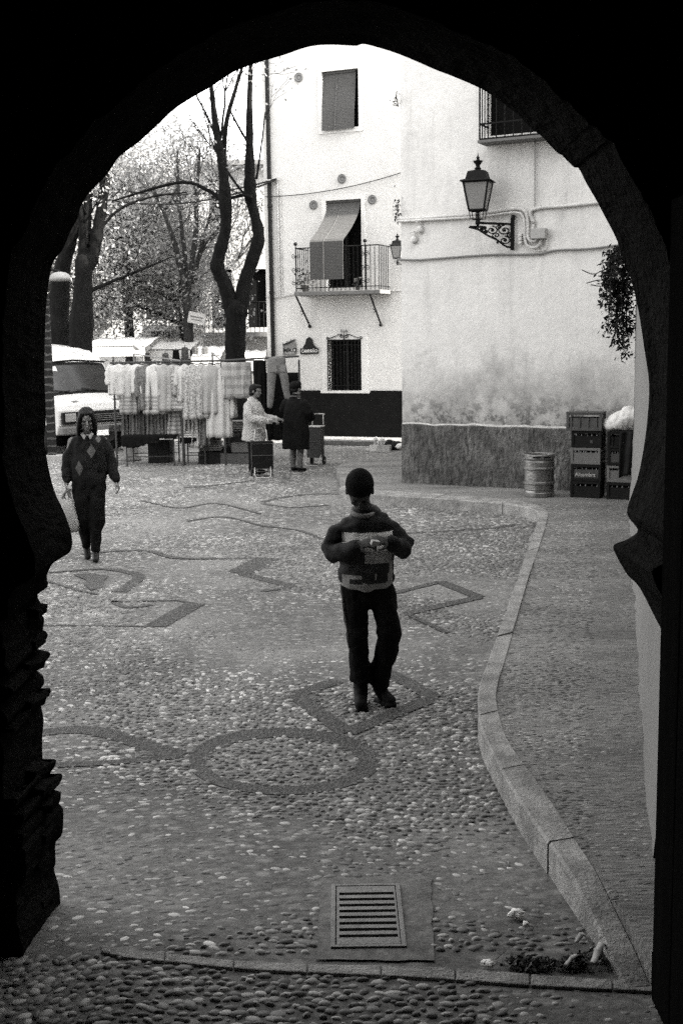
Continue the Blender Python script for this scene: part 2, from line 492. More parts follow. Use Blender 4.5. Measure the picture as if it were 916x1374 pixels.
# concrete patch with the drain
CP = PX([(431, 1181), (578, 1178), (582, 1291), (424, 1290)])
M_conc, nb = newmat('grey_cement', .85, .25)
p = nb.xyz('World')
nb.color(nb.m_('MULTIPLY', nb.m_('MULTIPLY', nb.rng_(nb.noise(17, 6, 1, 1, 1, .75), .38, .6, .6, 1.1), nb.m_('ADD', .07, nb.m_('MULTIPLY', nb.noise(7, 6), .14))), nb.m_('ADD', .8, nb.m_('MULTIPLY', nb.noise(200, 2), .4))))
nb.bump(nb.noise(40, 5), .5, .012)
pp = []
for i in range(4):
    a, b = CP[i], CP[(i + 1) % 4]
    for j in range(10):
        q = a.lerp(b, j / 10); q += Vector((noise.noise(q * 9), noise.noise(q * 9 + Vector((9, 9, 9))), 0)) * .012
        pp.append(Vector((q.x, q.y, .008)))
PATCH = pp
# hole for the grate
GRc = [at_z(455, 1199), at_z(534, 1199), at_z(534, 1268), at_z(452, 1268)]
gx0 = at_z(444, 1235).x; gx1 = at_z(541, 1235).x
gy1 = at_z(493, 1190).y; gy0 = at_z(493, 1275).y
mb = MB()
bm_ = None
hole = [Vector((gx0, gy0, .008)), Vector((gx1, gy0, .008)), Vector((gx1, gy1, .008)), Vector((gx0, gy1, .008))]
# ring of cement around the frame: connect outline to rectangle
nP = len(pp)
rect = []
cxm = Vector(((gx0 + gx1) / 2, (gy0 + gy1) / 2, .008))
for q in pp:
    d = q - cxm
    tx = ((gx1 - gx0) / 2) / max(abs(d.x), 1e-6); ty = ((gy1 - gy0) / 2) / max(abs(d.y), 1e-6)
    rect.append(cxm + d * min(tx, ty))
mb.strip(pp + [pp[0]], rect + [rect[0]])
tag(mb.build('cement_surround', M_conc, origin=(0, 0, 0), fix=False), kind='structure')
# the grate itself
M_iron = mat('cast_iron', .15, .6, .35, 20, .3, 120, spec=.4)
M_void = mat('drain_void', .008, 1)
gr = thing('drain_grate', 'square cast iron drain grate with eight dark slots set in the cement', 'drain grate', (cxm.x, cxm.y, 0))
mb = MB(); fw = .018
W_ = gx1 - gx0; D_ = gy1 - gy0
for a in (-1, 1):
    mb.box((a * (W_ / 2 - fw / 2), 0, .008), (fw, D_, .016)); mb.box((0, a * (D_ / 2 - fw / 2), .008), (W_ - 2 * fw, fw, .016))
mb.build('frame', M_iron, gr, bevel=.002)
mb = MB()
sx0 = -W_ * .385; sx1 = W_ * .40; iy0 = -D_ / 2 + fw + .004; iy1 = D_ / 2 - fw - .004
ns = 8; m0 = .05; pitch = (iy1 - iy0 - 2 * m0 + .022) / ns; sw = pitch * .46
ix0 = -W_ / 2 + fw + .004; ix1 = -ix0
mb.box(((ix0 + sx0) / 2, 0, .002), (sx0 - ix0, iy1 - iy0, .024)); mb.box(((ix1 + sx1) / 2, 0, .002), (ix1 - sx1, iy1 - iy0, .024))
y = iy0
edges = []
for k in range(ns + 1):
    y0 = iy0 if k == 0 else iy0 + m0 + k * pitch - (pitch - sw) - (pitch - sw) * 0 - 0
    s0 = iy0 + m0 + k * pitch
    if k == 0: mb.box(((sx0 + sx1) / 2, (iy0 + s0) / 2, .002), (sx1 - sx0, s0 - iy0, .024))
    e0 = s0 + sw; e1 = (iy0 + m0 + (k + 1) * pitch) if k < ns - 1 else iy1
    if k < ns: mb.box(((sx0 + sx1) / 2, (e0 + e1) / 2, .002), (sx1 - sx0, e1 - e0, .024))
mb.build('slotted_cover', M_iron, gr)
MB().box((0, 0, .0015), (W_ - .03, D_ - .03, .002)).build('pit', M_void, gr)

# pebbles ------------------------------------------------------------------
def inside(poly, X, Y):
    c = np.zeros(len(X), bool); n = len(poly)
    for i in range(n):
        x0, y0 = poly[i][0], poly[i][1]; x1, y1 = poly[(i + 1) % n][0], poly[(i + 1) % n][1]
        if y0 == y1: continue
        k = ((y0 > Y) != (y1 > Y)) & (X < (x1 - x0) * (Y - y0) / (y1 - y0) + x0)
        c ^= k
    return c
def vnoise(X, Y, s, seed=0):
    xs = X * s + 100 + seed * 17.3; ys = Y * s + 50 + seed * 5.1
    x0 = np.floor(xs).astype(int); y0 = np.floor(ys).astype(int); fx = xs - x0; fy = ys - y0
    fx = fx * fx * (3 - 2 * fx); fy = fy * fy * (3 - 2 * fy)
    def h(a, b): 
        v = np.sin(a * 127.1 + b * 311.7 + seed) * 43758.5453
        return v - np.floor(v)
    return (h(x0, y0) * (1 - fx) + h(x0 + 1, y0) * fx) * (1 - fy) + (h(x0, y0 + 1) * (1 - fx) + h(x0 + 1, y0 + 1) * fx) * fy
def fbm(X, Y, s, seed=0): return .55 * vnoise(X, Y, s, seed) + .3 * vnoise(X, Y, s * 2.1, seed + 1) + .15 * vnoise(X, Y, s * 4.3, seed + 2)
def view_filter(X, Y, z):
    """keep only what the gateway lets anyone see, with a margin"""
    d = Y
    return (X > -.30 * d - 1.0) & (X < .32 * d + 1.0)
def domes(name, mat_, X, Y, Z, A, B, Hh, TH, nseg, rings, label, z_soft=0.):
    n = len(X)
    ang = np.arange(nseg) * 2 * PI / nseg
    vl = []; 
    for (rr, hh) in rings:
        jit = 1 + rng.normal(0, .09, (n, nseg))
        ux = np.cos(ang)[None] * rr * jit * A[:, None]; uy = np.sin(ang)[None] * rr * jit * B[:, None]
        x = X[:, None] + ux * np.cos(TH)[:, None] - uy * np.sin(TH)[:, None]
        y = Y[:, None] + ux * np.sin(TH)[:, None] + uy * np.cos(TH)[:, None]
        z = Z[:, None] + Hh[:, None] * hh + np.zeros((n, nseg))
        vl.append(np.stack([x, y, z], -1))
    top = np.stack([X, Y, Z + Hh], -1)[:, None, :]
    V = np.concatenate(vl + [top], 1)              # n, k, 3
    k = V.shape[1]; nr = len(rings)
    quads = []; tris = []
    for r in range(nr - 1):
        for j in range(nseg):
            l = (j + 1) % nseg; quads.append((r * nseg + j, r * nseg + l, (r + 1) * nseg + l, (r + 1) * nseg + j))
    for j in range(nseg): tris.append(((nr - 1) * nseg + j, (nr - 1) * nseg + (j + 1) % nseg, k - 1))
    base = (np.arange(n) * k)[:, None]
    q = (base[:, :, None] + np.array(quads)[None]).reshape(-1, 4) if quads else np.zeros((0, 4), int)
    t = (base[:, :, None] + np.array(tris)[None]).reshape(-1, 3)
    me = bpy.data.meshes.new(name)
    me.vertices.add(n * k); me.vertices.foreach_set('co', V.reshape(-1).astype(np.float32))
    li = np.concatenate([q.reshape(-1), t.reshape(-1)]).astype(np.int32)
    me.loops.add(len(li)); me.loops.foreach_set('vertex_index', li)
    nf = len(q) + len(t); me.polygons.add(nf)
    starts = np.concatenate([np.arange(len(q)) * 4, len(q) * 4 + np.arange(len(t)) * 3]).astype(np.int32)
    me.polygons.foreach_set('loop_start', starts)
    me.polygons.foreach_set('use_smooth', np.ones(nf, bool)); me.update(calc_edges=True)
    me.materials.append(mat_)
    o = bpy.data.objects.new(name, me); COL.objects.link(o)
    tag(o, label, 'pebbles', kind='stuff'); return o
def grid(x0, x1, y0, y1, sx, sy, jit=.33):
    nx = int((x1 - x0) / sx); ny = int((y1 - y0) / sy)
    gx, gy = np.meshgrid(np.arange(nx), np.arange(ny))
    X = x0 + (gx + .5 * (gy % 2)) * sx + rng.uniform(-jit, jit, gx.shape) * sx
    Y = y0 + gy * sy + rng.uniform(-jit, jit, gx.shape) * sy
    return X.ravel(), Y.ravel()
def pebmat(name, lo, hi, pw, rough=.6):
    m, nb = newmat(name, rough, .35)
    ge = nb.N.new('ShaderNodeNewGeometry'); rr = ge.outputs['Random Per Island']
    nb.vec = ge.outputs['Position']
    v = nb.m_('ADD', lo, nb.m_('MULTIPLY', nb.m_('POWER', rr, pw), hi - lo))
    v = nb.m_('MULTIPLY', v, nb.m_('ADD', .75, nb.m_('MULTIPLY', nb.noise(120, 3), .5)))
    dust = nb.rng_(nb.noise(.9, 4), .36, .62, .62, 1.2)
    nb.color(nb.m_('MULTIPLY', v, dust)); return m
M_peb = pebmat('river_pebbles', .10, .5, 2.6)
M_pebf = pebmat('far_pebbles', .10, .36, 2.4)
M_peb2 = pebmat('pavement_pebbles', .08, .36, 2.0, .7)
M_peb3 = pebmat('gate_pebbles', .09, .42, 1.9, .6)
polyK = [(v.x, v.y) for v in KLs] + [(1.4, 4.0), (30, 4), (30, 21), (-.3, 21)]
bandpolys = [[(a.x, a.y) for a in A] + [(b.x, b.y) for b in B[::-1]] for A, B in bands] + [[(v.x, v.y) for v in fish]]
bandcull = []
for A, B in bands:
    A2 = [a.lerp(b, .07) for a, b in zip(A, B)]; B2 = [b.lerp(a, .07) for a, b in zip(A, B)]
    bandcull.append([(a.x, a.y) for a in A2] + [(b.x, b.y) for b in B2[::-1]])
bandcull.append(bandpolys[-1])
def cull(X, Y, extra=()):
    k = view_filter(X, Y, 0) & ~inside(polyK, X, Y)
    k &= ~inside([(v.x, v.y) for v in pp], X, Y)
    for b in bandcull:
        bx = [q[0] for q in b]; by = [q[1] for q in b]
        s = (X > min(bx)) & (X < max(bx)) & (Y > min(by)) & (Y < max(by))
        idx = np.where(s & k)[0]
        if len(idx): k[idx[inside(b, X[idx], Y[idx])]] = False
    return X[k], Y[k]
ty = TB[5].y
thr_poly = [(v.x, v.y) for v in TA] + [(v.x, v.y) for v in TB[::-1]]
inner_poly = [(v.x, v.y) for v in TB] + [(6, TB[-1].y), (6, 1), (-6, 1), (-6, TB[0].y)]
def near_far(y0, y1, sp, nseg, rings, name, amp, lab):
    mm_ = M_peb if y0 < 9 and y1 < 9 else M_pebf
    X, Y = grid(-.30 * y1 - 1, .32 * y1 + 1, y0, y1, sp * 1.12, sp * .92)
    X, Y = cull(X, Y)
    k = ~inside(thr_poly, X, Y) & ~inside(inner_poly, X, Y); X = X[k]; Y = Y[k]
    cov = fbm(X, Y, .55, 3)                     # mortar cover
    worn = np.clip((cov - .47) / .14, 0, 1)
    # bare worn patch on the left in front of the gate, and inside the almond
    pl = np.clip(1 - np.hypot((X + .95) / 1.0, (Y - 5.0) / .85), 0, 1) * 2.2
    pr = np.clip(1 - np.hypot((X - .62) / .45, (Y - 4.75) / .4), 0, 1) * 2.5
    worn = np.clip(worn + np.clip(pl, 0, 1) + np.clip(pr, 0, 1), 0, 1)
    ringm = inside([(v.x, v.y) for v in ring_i], X, Y); worn[ringm] *= .1
    keep = rng.random(len(X)) > .05 + worn * .38; X = X[keep]; Y = Y[keep]; worn = worn[keep]; ringm = ringm[keep]
    n = len(X); s = sp * np.clip(rng.normal(.45, .1, n), .25, .75)
    A = s * rng.uniform(.9, 1.4, n); B = s * rng.uniform(.5, .9, n)
    TH = rng.normal(0, .35, n) + (fbm(X, Y, .8, 9) - .5) * 3.0
    Hh = amp * rng.uniform(.65, 1.2, n) * (1 - .45 * worn)
    Z = -.003 - worn * amp * .14 * rng.uniform(.2, 1.1, n)
    Z += 0 * X
    domes(name, mm_, X, Y, Z, A, B, Hh, TH, nseg, rings, lab)
near_far(4.2, 8.5, .041, 9, ((1, 0), (.86, .55), (.52, .88)), 'pebble_paving', .0135, 'pale river pebbles set in mortar across the near part of the square')
near_far(8.5, 14.0, .045, 6, ((1, 0), (.72, .75)), 'pebble_paving', .0135, 'pale river pebbles set in mortar across the middle of the square')
near_far(14.0, 24.0, .062, 5, ((1, 0), (.7, .75)), 'pebble_paving', .014, 'small pebbles paving the far part of the square by the stall')
# under the gate: bigger, darker, rounder stones
X, Y = grid(-1.6, 1.35, 3.0, 4.9, .046, .038, .33)
k = inside(inner_poly, X, Y); X = X[k]; Y = Y[k]; n = len(X)
worn = np.clip((X - .35) / .5, 0, 1)
s = np.clip(rng.normal(.0215, .0045, n), .012, .034)
th = np.where(X < -.85, .9, 0) + rng.normal(0, .4, n)
domes('pebble_paving', M_peb3, X, Y, -.004 - worn * .006, s * rng.uniform(.85, 1.35, n), s * rng.uniform(.5, .9, n), rng.uniform(.009, .018, n) - worn * .004, th, 9, ((1, 0), (.9, .5), (.6, .86)), 'large dark rounded pebbles in the foreground under the gateway')
# pavement: thin stones on edge
def pave_peb(x0, x1, y0, y1, spx, spy, nseg, name, lab):
    X, Y = grid(x0, x1, y0, y1, spx, spy)
    inn = [(v.x, v.y) for v in KRs] + [(1.15, 4.25), (3.65, 14.9), (3.9, 17.0), (1.0, 18.7), (-.1, 20)]
    k = inside(inn, X, Y); X = X[k]; Y = Y[k]
    bandn = fbm(X * .35, Y * 1.4, 1.2, 5)
    k = (rng.random(len(X)) < .45 + 1.6 * np.clip(bandn - .4, 0, 1) * 1.8) & (Y < 15.3 + 0 * X); X = X[k]; Y = Y[k]; n = len(X)
    A = spx * rng.uniform(.38, .62, n); B = spy * rng.uniform(.35, .6, n)
    dk = 1 * (X > .2143 * Y)
    domes(name, M_peb2, X, Y, np.full(n, ZP - .004) - dk * .002, A, B, rng.uniform(.0045, .0095, n), rng.normal(-.05, .16, n), nseg, ((1, 0), (.7, .75)), lab)
pave_peb(.2, 2.6, 4.3, 8.2, .042, .02, 7, 'pavement_pebbles', 'thin pebbles on edge in the near part of the raised pavement')
pave_peb(.8, 4.2, 8.2, 16.5, .052, .03, 5, 'pavement_pebbles', 'thin pebbles on edge in the far part of the raised pavement')
# ------------------------------------------------------------------ gateway
AO = [(-10, 1400), (0, 1291), (22, 1280), (47, 1262), (65, 1240), (80, 1222), (80, 1193), (73, 1167), (75, 1157), (75, 1131), (84, 1118), (85, 1084), (79, 1080), (81, 1076), (82, 1062), (73, 1060), (82, 1049), (83, 1038), (65, 1044), (75, 1026), (74, 1018), (60, 1033), (57, 993), (59, 966), (55, 940), (66, 935), (68, 923), (54, 927), (60, 916), (57, 905), (49, 898), (65, 884), (67, 875), (48, 869), (64, 856), (63, 848), (58, 846), (60, 831), (56, 824), (56, 811), (51, 802), (52, 796), (63, 789), (65, 783), (63, 774), (67, 763), (74, 753), (93, 742), (97, 732), (97, 722), (94, 708), (85, 684), (75, 663), (68, 639), (62, 608), (60, 588), (62, 560), (60, 500), (61, 440), (64, 394), (71, 354), (85, 334), (95, 310), (105, 292), (108, 279), (118, 261), (131, 248), (146, 231), (161, 210), (186, 191), (207, 172), (235, 146), (263, 128), (284, 116), (311, 98), (340, 86), (380, 74), (413, 63), (441, 60), (478, 61.5), (487, 59), (508, 64), (533, 72), (560, 83), (585, 94), (606, 102), (643, 118), (661, 129), (692, 152), (713, 173), (725, 182), (747, 205), (751, 206), (770, 225), (776, 226), (785, 244), (799, 268), (808, 285), (826, 320), (835, 345), (845, 372), (855, 413), (864, 470), (870, 515), (868, 560), (863, 600), (855, 640), (841, 682), (844, 696), (855, 712), (840, 724), (823, 731), (825, 743), (841, 771), (857, 788), (878, 828), (893, 858), (899, 875), (903, 893), (899, 927), (895, 945), (891, 979), (893, 1000), (889, 1040), (889, 1083), (884, 1150), (878, 1234), (876, 1290), (876, 1420)]
YB = 4.62
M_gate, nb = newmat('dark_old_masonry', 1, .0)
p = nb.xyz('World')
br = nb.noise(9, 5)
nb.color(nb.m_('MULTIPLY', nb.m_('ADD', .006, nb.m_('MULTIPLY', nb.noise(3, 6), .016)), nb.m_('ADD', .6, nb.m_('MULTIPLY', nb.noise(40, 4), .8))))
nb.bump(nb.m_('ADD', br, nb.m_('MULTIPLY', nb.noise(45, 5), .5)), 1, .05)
gate = thing('stone_gateway', 'dark horseshoe arch of old masonry framing the whole view of the square', 'gateway', (0, YB, 0))
back = [at_y(a, b, YB) for a, b in AO]
TH_ = .42
# subdivide edges so that the reveal can be roughened
def sub(pts, m):
    o = []
    for a, b in zip(pts, pts[1:]):
        k = max(1, int((b - a).length / m))
        for i in range(k): o.append(a.lerp(b, i / k))
    o.append(pts[-1]); return o
back = resample(back, 620)
for q in back: q.z = max(q.z, -.1)
NL = 7
layers = []
ctr = Vector((0, 0, 1.9))
for j in range(NL):
    t = j / (NL - 1); y = YB - TH_ * t; lay = []
    for i, q in enumerate(back):
        d = Vector((q.x, 0, q.z - ctr.z)); 
        if q.z < .9: d.z = 0
        d = d.normalized() if d.length > 1e-6 else Vector((0, 0, 1))
        # the reveal must stay outside the sight line from the eye: widen towards the camera
        r = .012 * noise.noise(Vector((q.x, y, q.z)) * 9) + .008 * noise.noise(Vector((q.x, y, q.z)) * 25)
        wd = (0 if j == 0 else .01 + .03 * t + abs(r) * 1.3)
        lay.append(Vector((q.x + d.x * wd, y, max(q.z + d.z * wd, -.1))))
    layers.append(lay)
mb = MB(); nL = len(back)
mb.add([v for l in layers for v in l], [(j * nL + i, j * nL + i + 1, (j + 1) * nL + i + 1, (j + 1) * nL + i) for j in range(NL - 1) for i in range(nL - 1)])
for lay, y in ((layers[0], YB), (layers[-1], YB - TH_)):
    out = []
    for v in lay:
        if v.z < 2.3: out.append(Vector((-7.5 if v.x < 0 else 7.5, y, v.z)))
        else:
            d = Vector((v.x - .05, v.z - 2.3)); t = min(7.5 / max(abs(d.x), 1e-6), 8.7 / max(d.y, 1e-6)); out.append(Vector((.05 + d.x * t, y, 2.3 + d.y * t)))
    mb.strip([Vector((v.x, y, v.z)) for v in lay], out)
y0, y1 = YB - TH_, YB
mb.add([(-7.5, y0, -.1), (-7.5, y1, -.1), (-7.5, y1, 11), (-7.5, y0, 11), (7.5, y0, 11), (7.5, y1, 11), (7.5, y1, -.1), (7.5, y0, -.1)], [(0, 1, 2, 3), (3, 2, 5, 4), (4, 5, 6, 7)])
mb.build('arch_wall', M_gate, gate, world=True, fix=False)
# passage: side walls, vault, back
mb = MB()
mb.box((-1.95, 1.1, 2.2), (.4, 6.2, 4.6)); mb.box((1.75, 1.1, 2.2), (.4, 6.2, 4.6))
mb.box((-.1, -2.1, 2.2), (3.29, .3, 4.6)); mb.box((-.1, 1.1, 4.65), (4.2, 6.2, .3))
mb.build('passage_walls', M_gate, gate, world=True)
# loose rough bricks along the broken left jamb
mb = MB(); jr = random.Random(9)
for (a, b) in ((58, 860), (60, 880), (62, 928), (66, 1024), (74, 1042), (76, 1056), (77, 1070), (78, 1100), (70, 1145), (60, 815), (72, 1200)):
    q = at_y(a, b, YB - .06); M = Matrix.Rotation(jr.uniform(-.35, .35), 3, 'Y') @ Matrix.Rotation(jr.uniform(-.3, .3), 3, 'Z')
    q.x -= .075
    MB().box((q.x, YB - jr.uniform(.06, .2), q.z), (.15, .12, .035), M).build('brick', M_gate, gate, world=True, bevel=.004)
# folded door leaf on the right, close to the viewer
xe = at_y(874, 1200, 3.85).x
M_wood = mat('old_gate_wood', .005, .95, .4, 3, .5, 30, sx=6, sy=6, sz=.5, spec=0)
leaf = thing('gate_leaf', 'dark wooden gate leaf folded back at the right edge of the passage', 'gate leaf', (xe + .04, 3.4, 0))
mb = MB()
for k in range(5): mb.box((xe + .03, 3.85 - .11 - k * .222, 1.35), (.05, .215, 2.7))
mb.build('planks', M_wood, leaf, world=True, bevel=.006)
for z in (.35, 1.35, 2.4): MB().box((xe + .079, 3.3, z), (.045, 1.08, .14)).build('cross_rail', M_wood, leaf, world=True, bevel=.004)

# ------------------------------------------------------------------ facades
def facade(mb, P, u0, u1, z0, z1, holes, depth):
    us = sorted({u0, u1} | {h[0] for h in holes} | {h[1] for h in holes}); zs = sorted({z0, z1} | {h[2] for h in holes} | {h[3] for h in holes})
    for a, b in zip(us, us[1:]):
        for c, d in zip(zs, zs[1:]):
            mu, mz = (a + b) / 2, (c + d) / 2
            if any(h[0] < mu < h[1] and h[2] < mz < h[3] for h in holes): continue
            mb.add([P.pt(a, c), P.pt(b, c), P.pt(b, d), P.pt(a, d)], [(0, 1, 2, 3)])
    for h in holes:
        a, b, c, d = h[:4]
        q = [(a, c), (b, c), (b, d), (a, d)]
        for (x, y), (x2, y2) in zip(q, q[1:] + q[:1]):
            mb.add([P.pt(x, y), P.pt(x2, y2), P.pt(x2, y2, -depth), P.pt(x, y, -depth)], [(3, 2, 1, 0)])
def rectpx(P, x0, y0, x1, y1):
    cx, cy = (x0 + x1) / 2, (y0 + y1) / 2
    return P.px(x0, cy)[0], P.px(x1, cy)[0], P.px(cx, y1)[1], P.px(cx, y0)[1]
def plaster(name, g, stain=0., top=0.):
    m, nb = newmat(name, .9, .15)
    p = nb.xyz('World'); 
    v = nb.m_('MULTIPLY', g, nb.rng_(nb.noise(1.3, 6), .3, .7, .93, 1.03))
    v = nb.m_('MULTIPLY', v, nb.rng_(nb.noise(18, 4), .3, .7, .96, 1.03))
    if stain:
        # rising damp with its own ragged outline
        s = nb.noise(1.1, 6, 1, 1, .8, .7); hgt = nb.rng_(p[2], top + 1.3, top, 0., 1.)
        dampness = nb.rng_(nb.m_('ADD', nb.m_('MULTIPLY', hgt, .42), s), .62, .92)
        sp = nb.rng_(nb.noise(5.5, 6, 1, 1, 1, .75), .48, .57)
        low = nb.rng_(p[2], top + .5, top + .1)
        d2 = nb.m_('MULTIPLY', sp, low)
        fl = nb.m_('MULTIPLY', nb.rng_(nb.noise(2.6, 6, 1, 1, 1.6, .7), .56, .7), nb.rng_(p[2], top + 1.6, top + .5)); v = nb.m_('MULTIPLY', v, nb.m_('SUBTRACT', 1., nb.m_('MULTIPLY', fl, .3)))
        v = nb.m_('MULTIPLY', v, nb.m_('SUBTRACT', 1., nb.m_('MULTIPLY', dampness, stain)))
        v = nb.m_('MULTIPLY', v, nb.m_('SUBTRACT', 1., nb.m_('MULTIPLY', d2, .62)))
        wide = nb.rng_(p[2], 6.5, 1.0, 1.0, .88)
        v = nb.m_('MULTIPLY', v, wide)
        # rain streaks high up
        rs = nb.m_('MULTIPLY', nb.rng_(nb.noise(2.2, 5, 2.2, 2.2, .25), .5, .75, 1., .82), nb.rng_(nb.noise(7, 6, 1, 1, 1, .75), .4, .62, 1.02, .95))
        v = nb.m_('MULTIPLY', v, rs)
    nb.color(v)
    nb.bump(nb.m_('ADD', nb.noise(14, 6), nb.m_('MULTIPLY', nb.noise(2.2, 2), 2.)), .32, .02)
    return m
M_w1 = plaster('fresh_whitewash', .55)
M_w2 = plaster('weathered_whitewash', .66, .5, 1.05)
M_trim = mat('white_trim', .58, .85, .06, 6, .1)
M_black = mat('black_paint', .006, .7, .3, 3, .2, 40)
M_darkin = mat('dark_interior', .005, .9)
M_ironb = mat('black_ironwork', .009, .55, .2, 20)
M_blind = None
M_blind, nb = newmat('slatted_blind', .8, .2)
p = nb.xyz('World')
sl_ = nb.m_('SINE', nb.m_('MULTIPLY', p[2], 2 * PI / .032))
nb.color(nb.m_('MULTIPLY', nb.m_('ADD', .052, nb.m_('MULTIPLY', nb.noise(6, 4, 8, 8, .3), .035)), nb.m_('ADD', .92, nb.m_('MULTIPLY', sl_, .06))))
nb.bump(sl_, .4, .005)
M_pipe = mat('dark_drainpipe', .014, .5, .2)
M_grey = mat('grey_conduit', .38, .7, .15, 5)
M_glassd = mat('dark_glass', .02, .12, spec=.6)

# white house on the far side of the square
H1 = 10.5
u_l = WL.px(355, 300)[0]; u_r = 3.0
house = thing('white_house', 'tall whitewashed house with a black dado, blinds and a balcony behind the shoppers', 'house', WL.pt(-1.5, 0))
r_win = rectpx(WL, 432, 94, 481, 172)
r_door = rectpx(WL, 438, 268, 485, 386)
r_low = rectpx(WL, 441, 456, 485, 524)
mb = MB()
facade(mb, WL, u_l, u_r, 0, H1, [r_win, r_door, r_low], .22)
# mass behind
a, b = u_l, u_r; D = 9
for (p0, p1) in (((a, 0), (a, -D)), ((a, -D), (b, -D)), ((b, -D), (b, 0))):
    q = [WL.pt(p0[0], 0, p0[1]), WL.pt(p1[0], 0, p1[1]), WL.pt(p1[0], H1, p1[1]), WL.pt(p0[0], H1, p0[1])]
    mb.add(q, [(0, 1, 2, 3)])
mb.build('wall', M_w1, house, world=True, fix=False)
mb = MB(); mb.prism([WL.pt(a - .3, H1, .3), WL.pt(b + .3, H1, .3), WL.pt(b + .3, H1 + 1.2, -D / 2), WL.pt(a - .3, H1 + 1.2, -D / 2)], (0, 0, .15))
mb.prism([WL.pt(a - .3, H1, -D - .3), WL.pt(b + .3, H1, -D - .3), WL.pt(b + .3, H1 + 1.2, -D / 2), WL.pt(a - .3, H1 + 1.2, -D / 2)], (0, 0, .15))
mb.build('roof', mat('roof_tiles', .16, .9, .3, 8), house, world=True)
# dado
zd = WL.px(470, 524)[1]
mb = MB(); mb.pbox(WL, u_l - .01, r_low[0] - .22, 0, zd, -.05, .025); mb.pbox(WL, r_low[0] - .22, r_low[1] + .22, 0, zd - .05, -.05, .026); mb.pbox(WL, r_low[1] + .22, u_r, 0, zd, -.05, .025)
mb.build('dado', M_black, house, world=True)
# drainpipe
mb = MB(); up = WL.px(362, 280, .07)[0]
mb.tube([WL.pt(up, H1, .07), WL.pt(up + .0, 4, .07), WL.pt(up + .01, .1, .07)], .05, 10)
for z in (1.5, 3.4, 5.4, 7.4, 9.2): mb.lathe([(.06, -.03), (.06, .03)], WL.pt(up, z, .07), 10)
mb.build('drainpipe', M_pipe, house, world=True, smooth=False)
# thin pipe beside it and its bracket
mb = MB()
u2 = WL.px(374, 300)[0]; zt = WL.px(374, 242)[1]; zb = WL.px(376, 398)[1]
mb.tube([WL.pt(u2, zt, .03), WL.pt(u2, zb, .03)], .022, 6); mb.tube([WL.pt(u2 + .07, zt - .2, .025), WL.pt(u2 + .07, zb, .025)], .012, 6)
mb.box(WL.pt(u2 - .02, zt + .03, .06), (.12, .1, .06)); mb.tube([WL.pt(u2 - .25, zt - .0, .12), WL.pt(u2 + .05, zt, .1)], .02, 6)
mb.build('cable_pipe', M_grey, house, world=True)
# windows
def window(nm, r, frame_w, blindtype):
    a, b, c, d = r
    mb = MB(); mb.pbox(WL, a + .001, b - .001, c + .001, d - .001, -.26, -.215); wd = mb.build(nm, M_darkin, house, world=True)
    mb = MB(); t = frame_w
    mb.pbox(WL, a - t, a, c - t, d + t, .002, .02); mb.pbox(WL, b, b + t, c - t, d + t, .002, .02)
    mb.pbox(WL, a, b, d, d + t, .002, .02)
    if nm == 'window': mb.pbox(WL, a, b, c - t, c, .002, .02)
    mb.build('surround', M_trim, wd, world=True)
    mb = MB(); g_ = .045
    mb.pbox(WL, a, a + g_, c, d, -.2, -.15); mb.pbox(WL, b - g_, b, c, d, -.2, -.15); mb.pbox(WL, (a + b) / 2 - .03, (a + b) / 2 + .03, c, d, -.2, -.15)
    mb.pbox(WL, a + g_, b - g_, d - g_, d, -.199, -.151)
    mb.build('frame', mat('brown_joinery', .02, .7, .2), wd, world=True)
    return wd
w1 = window('window', r_win, .1, 0); w2 = window('balcony_door', r_door, .1, 1)
# lower window with iron grille
w3 = window('window', r_low, .16, 2)
a, b, c, d = r_low
mb = MB()
mb.pbox(WL, a - .2, b + .2, c - .06, c - .005, .0, .05)
mb.build('sill', M_trim, w3, world=True)
mb = MB(); n0 = .1; a2 = WL.px(440, 500, .12)[0]; b2 = b
mb.tube([WL.pt(a2, c, .12), WL.pt(a2, d, .12)], .014, 6)
for k in range(9):
    u = a + .05 + (b - a - .1) * k / 8; mb.tube([WL.pt(u, c, .05), WL.pt(u, d, .05)], .009, 6)
    if 1 < k < 8 and k % 2 == 0:
        for zz in (c + .3, c + .62, c + .9): mb.ball(WL.pt(u, zz, .05), .022, 8)
for z in (c + .12, d - .12): mb.tube([WL.pt(a2, z, .12), WL.pt(a2 + .02, z, .03)], .01, 6); mb.tube([WL.pt(a, z, .05), WL.pt(b, z, .05)], .009, 6)
mb.tube([WL.pt(a, d, .05), WL.pt(b, d, .05)], .012, 6)
# crest of scrolls over the grille
uc = (a + b) / 2; ztip = WL.px(461, 442)[1]
def scroll(c0, r0, turns, s, flip, P=WL, n=.05, steps=22):
    o = []
    for i in range(steps):
        t = i / (steps - 1); an = turns * 2 * PI * t; rr = r0 * (1 - .82 * t)
        o.append(P.pt(c0[0] + flip * (rr * math.sin(an)), c0[1] + s * rr * math.cos(an), n))
    return o
mb.tube([WL.pt(uc, d, .05), WL.pt(uc, ztip, .05)], [.014, .004], 6)
for s in (-1, 1):
    mb.tube([WL.pt(uc + s * .42, d + .03, .05), WL.pt(uc + s * .3, d + .06, .05), WL.pt(uc + s * .12, d + .13, .05), WL.pt(uc + s * .02, d + .1, .05)], .009, 6)
    mb.tube(scroll((uc + s * .06, d + .09), .05, 1.3, 1, s), .009, 6); mb.tube(scroll((uc + s * .42, d + .05), .035, 1.2, -1, s), .008, 6)
    mb.tube(scroll((uc + s * .045, d + .2), .035, 1.2, 1, s), .007, 6)
mb.build('grille', M_ironb, w3, world=True)
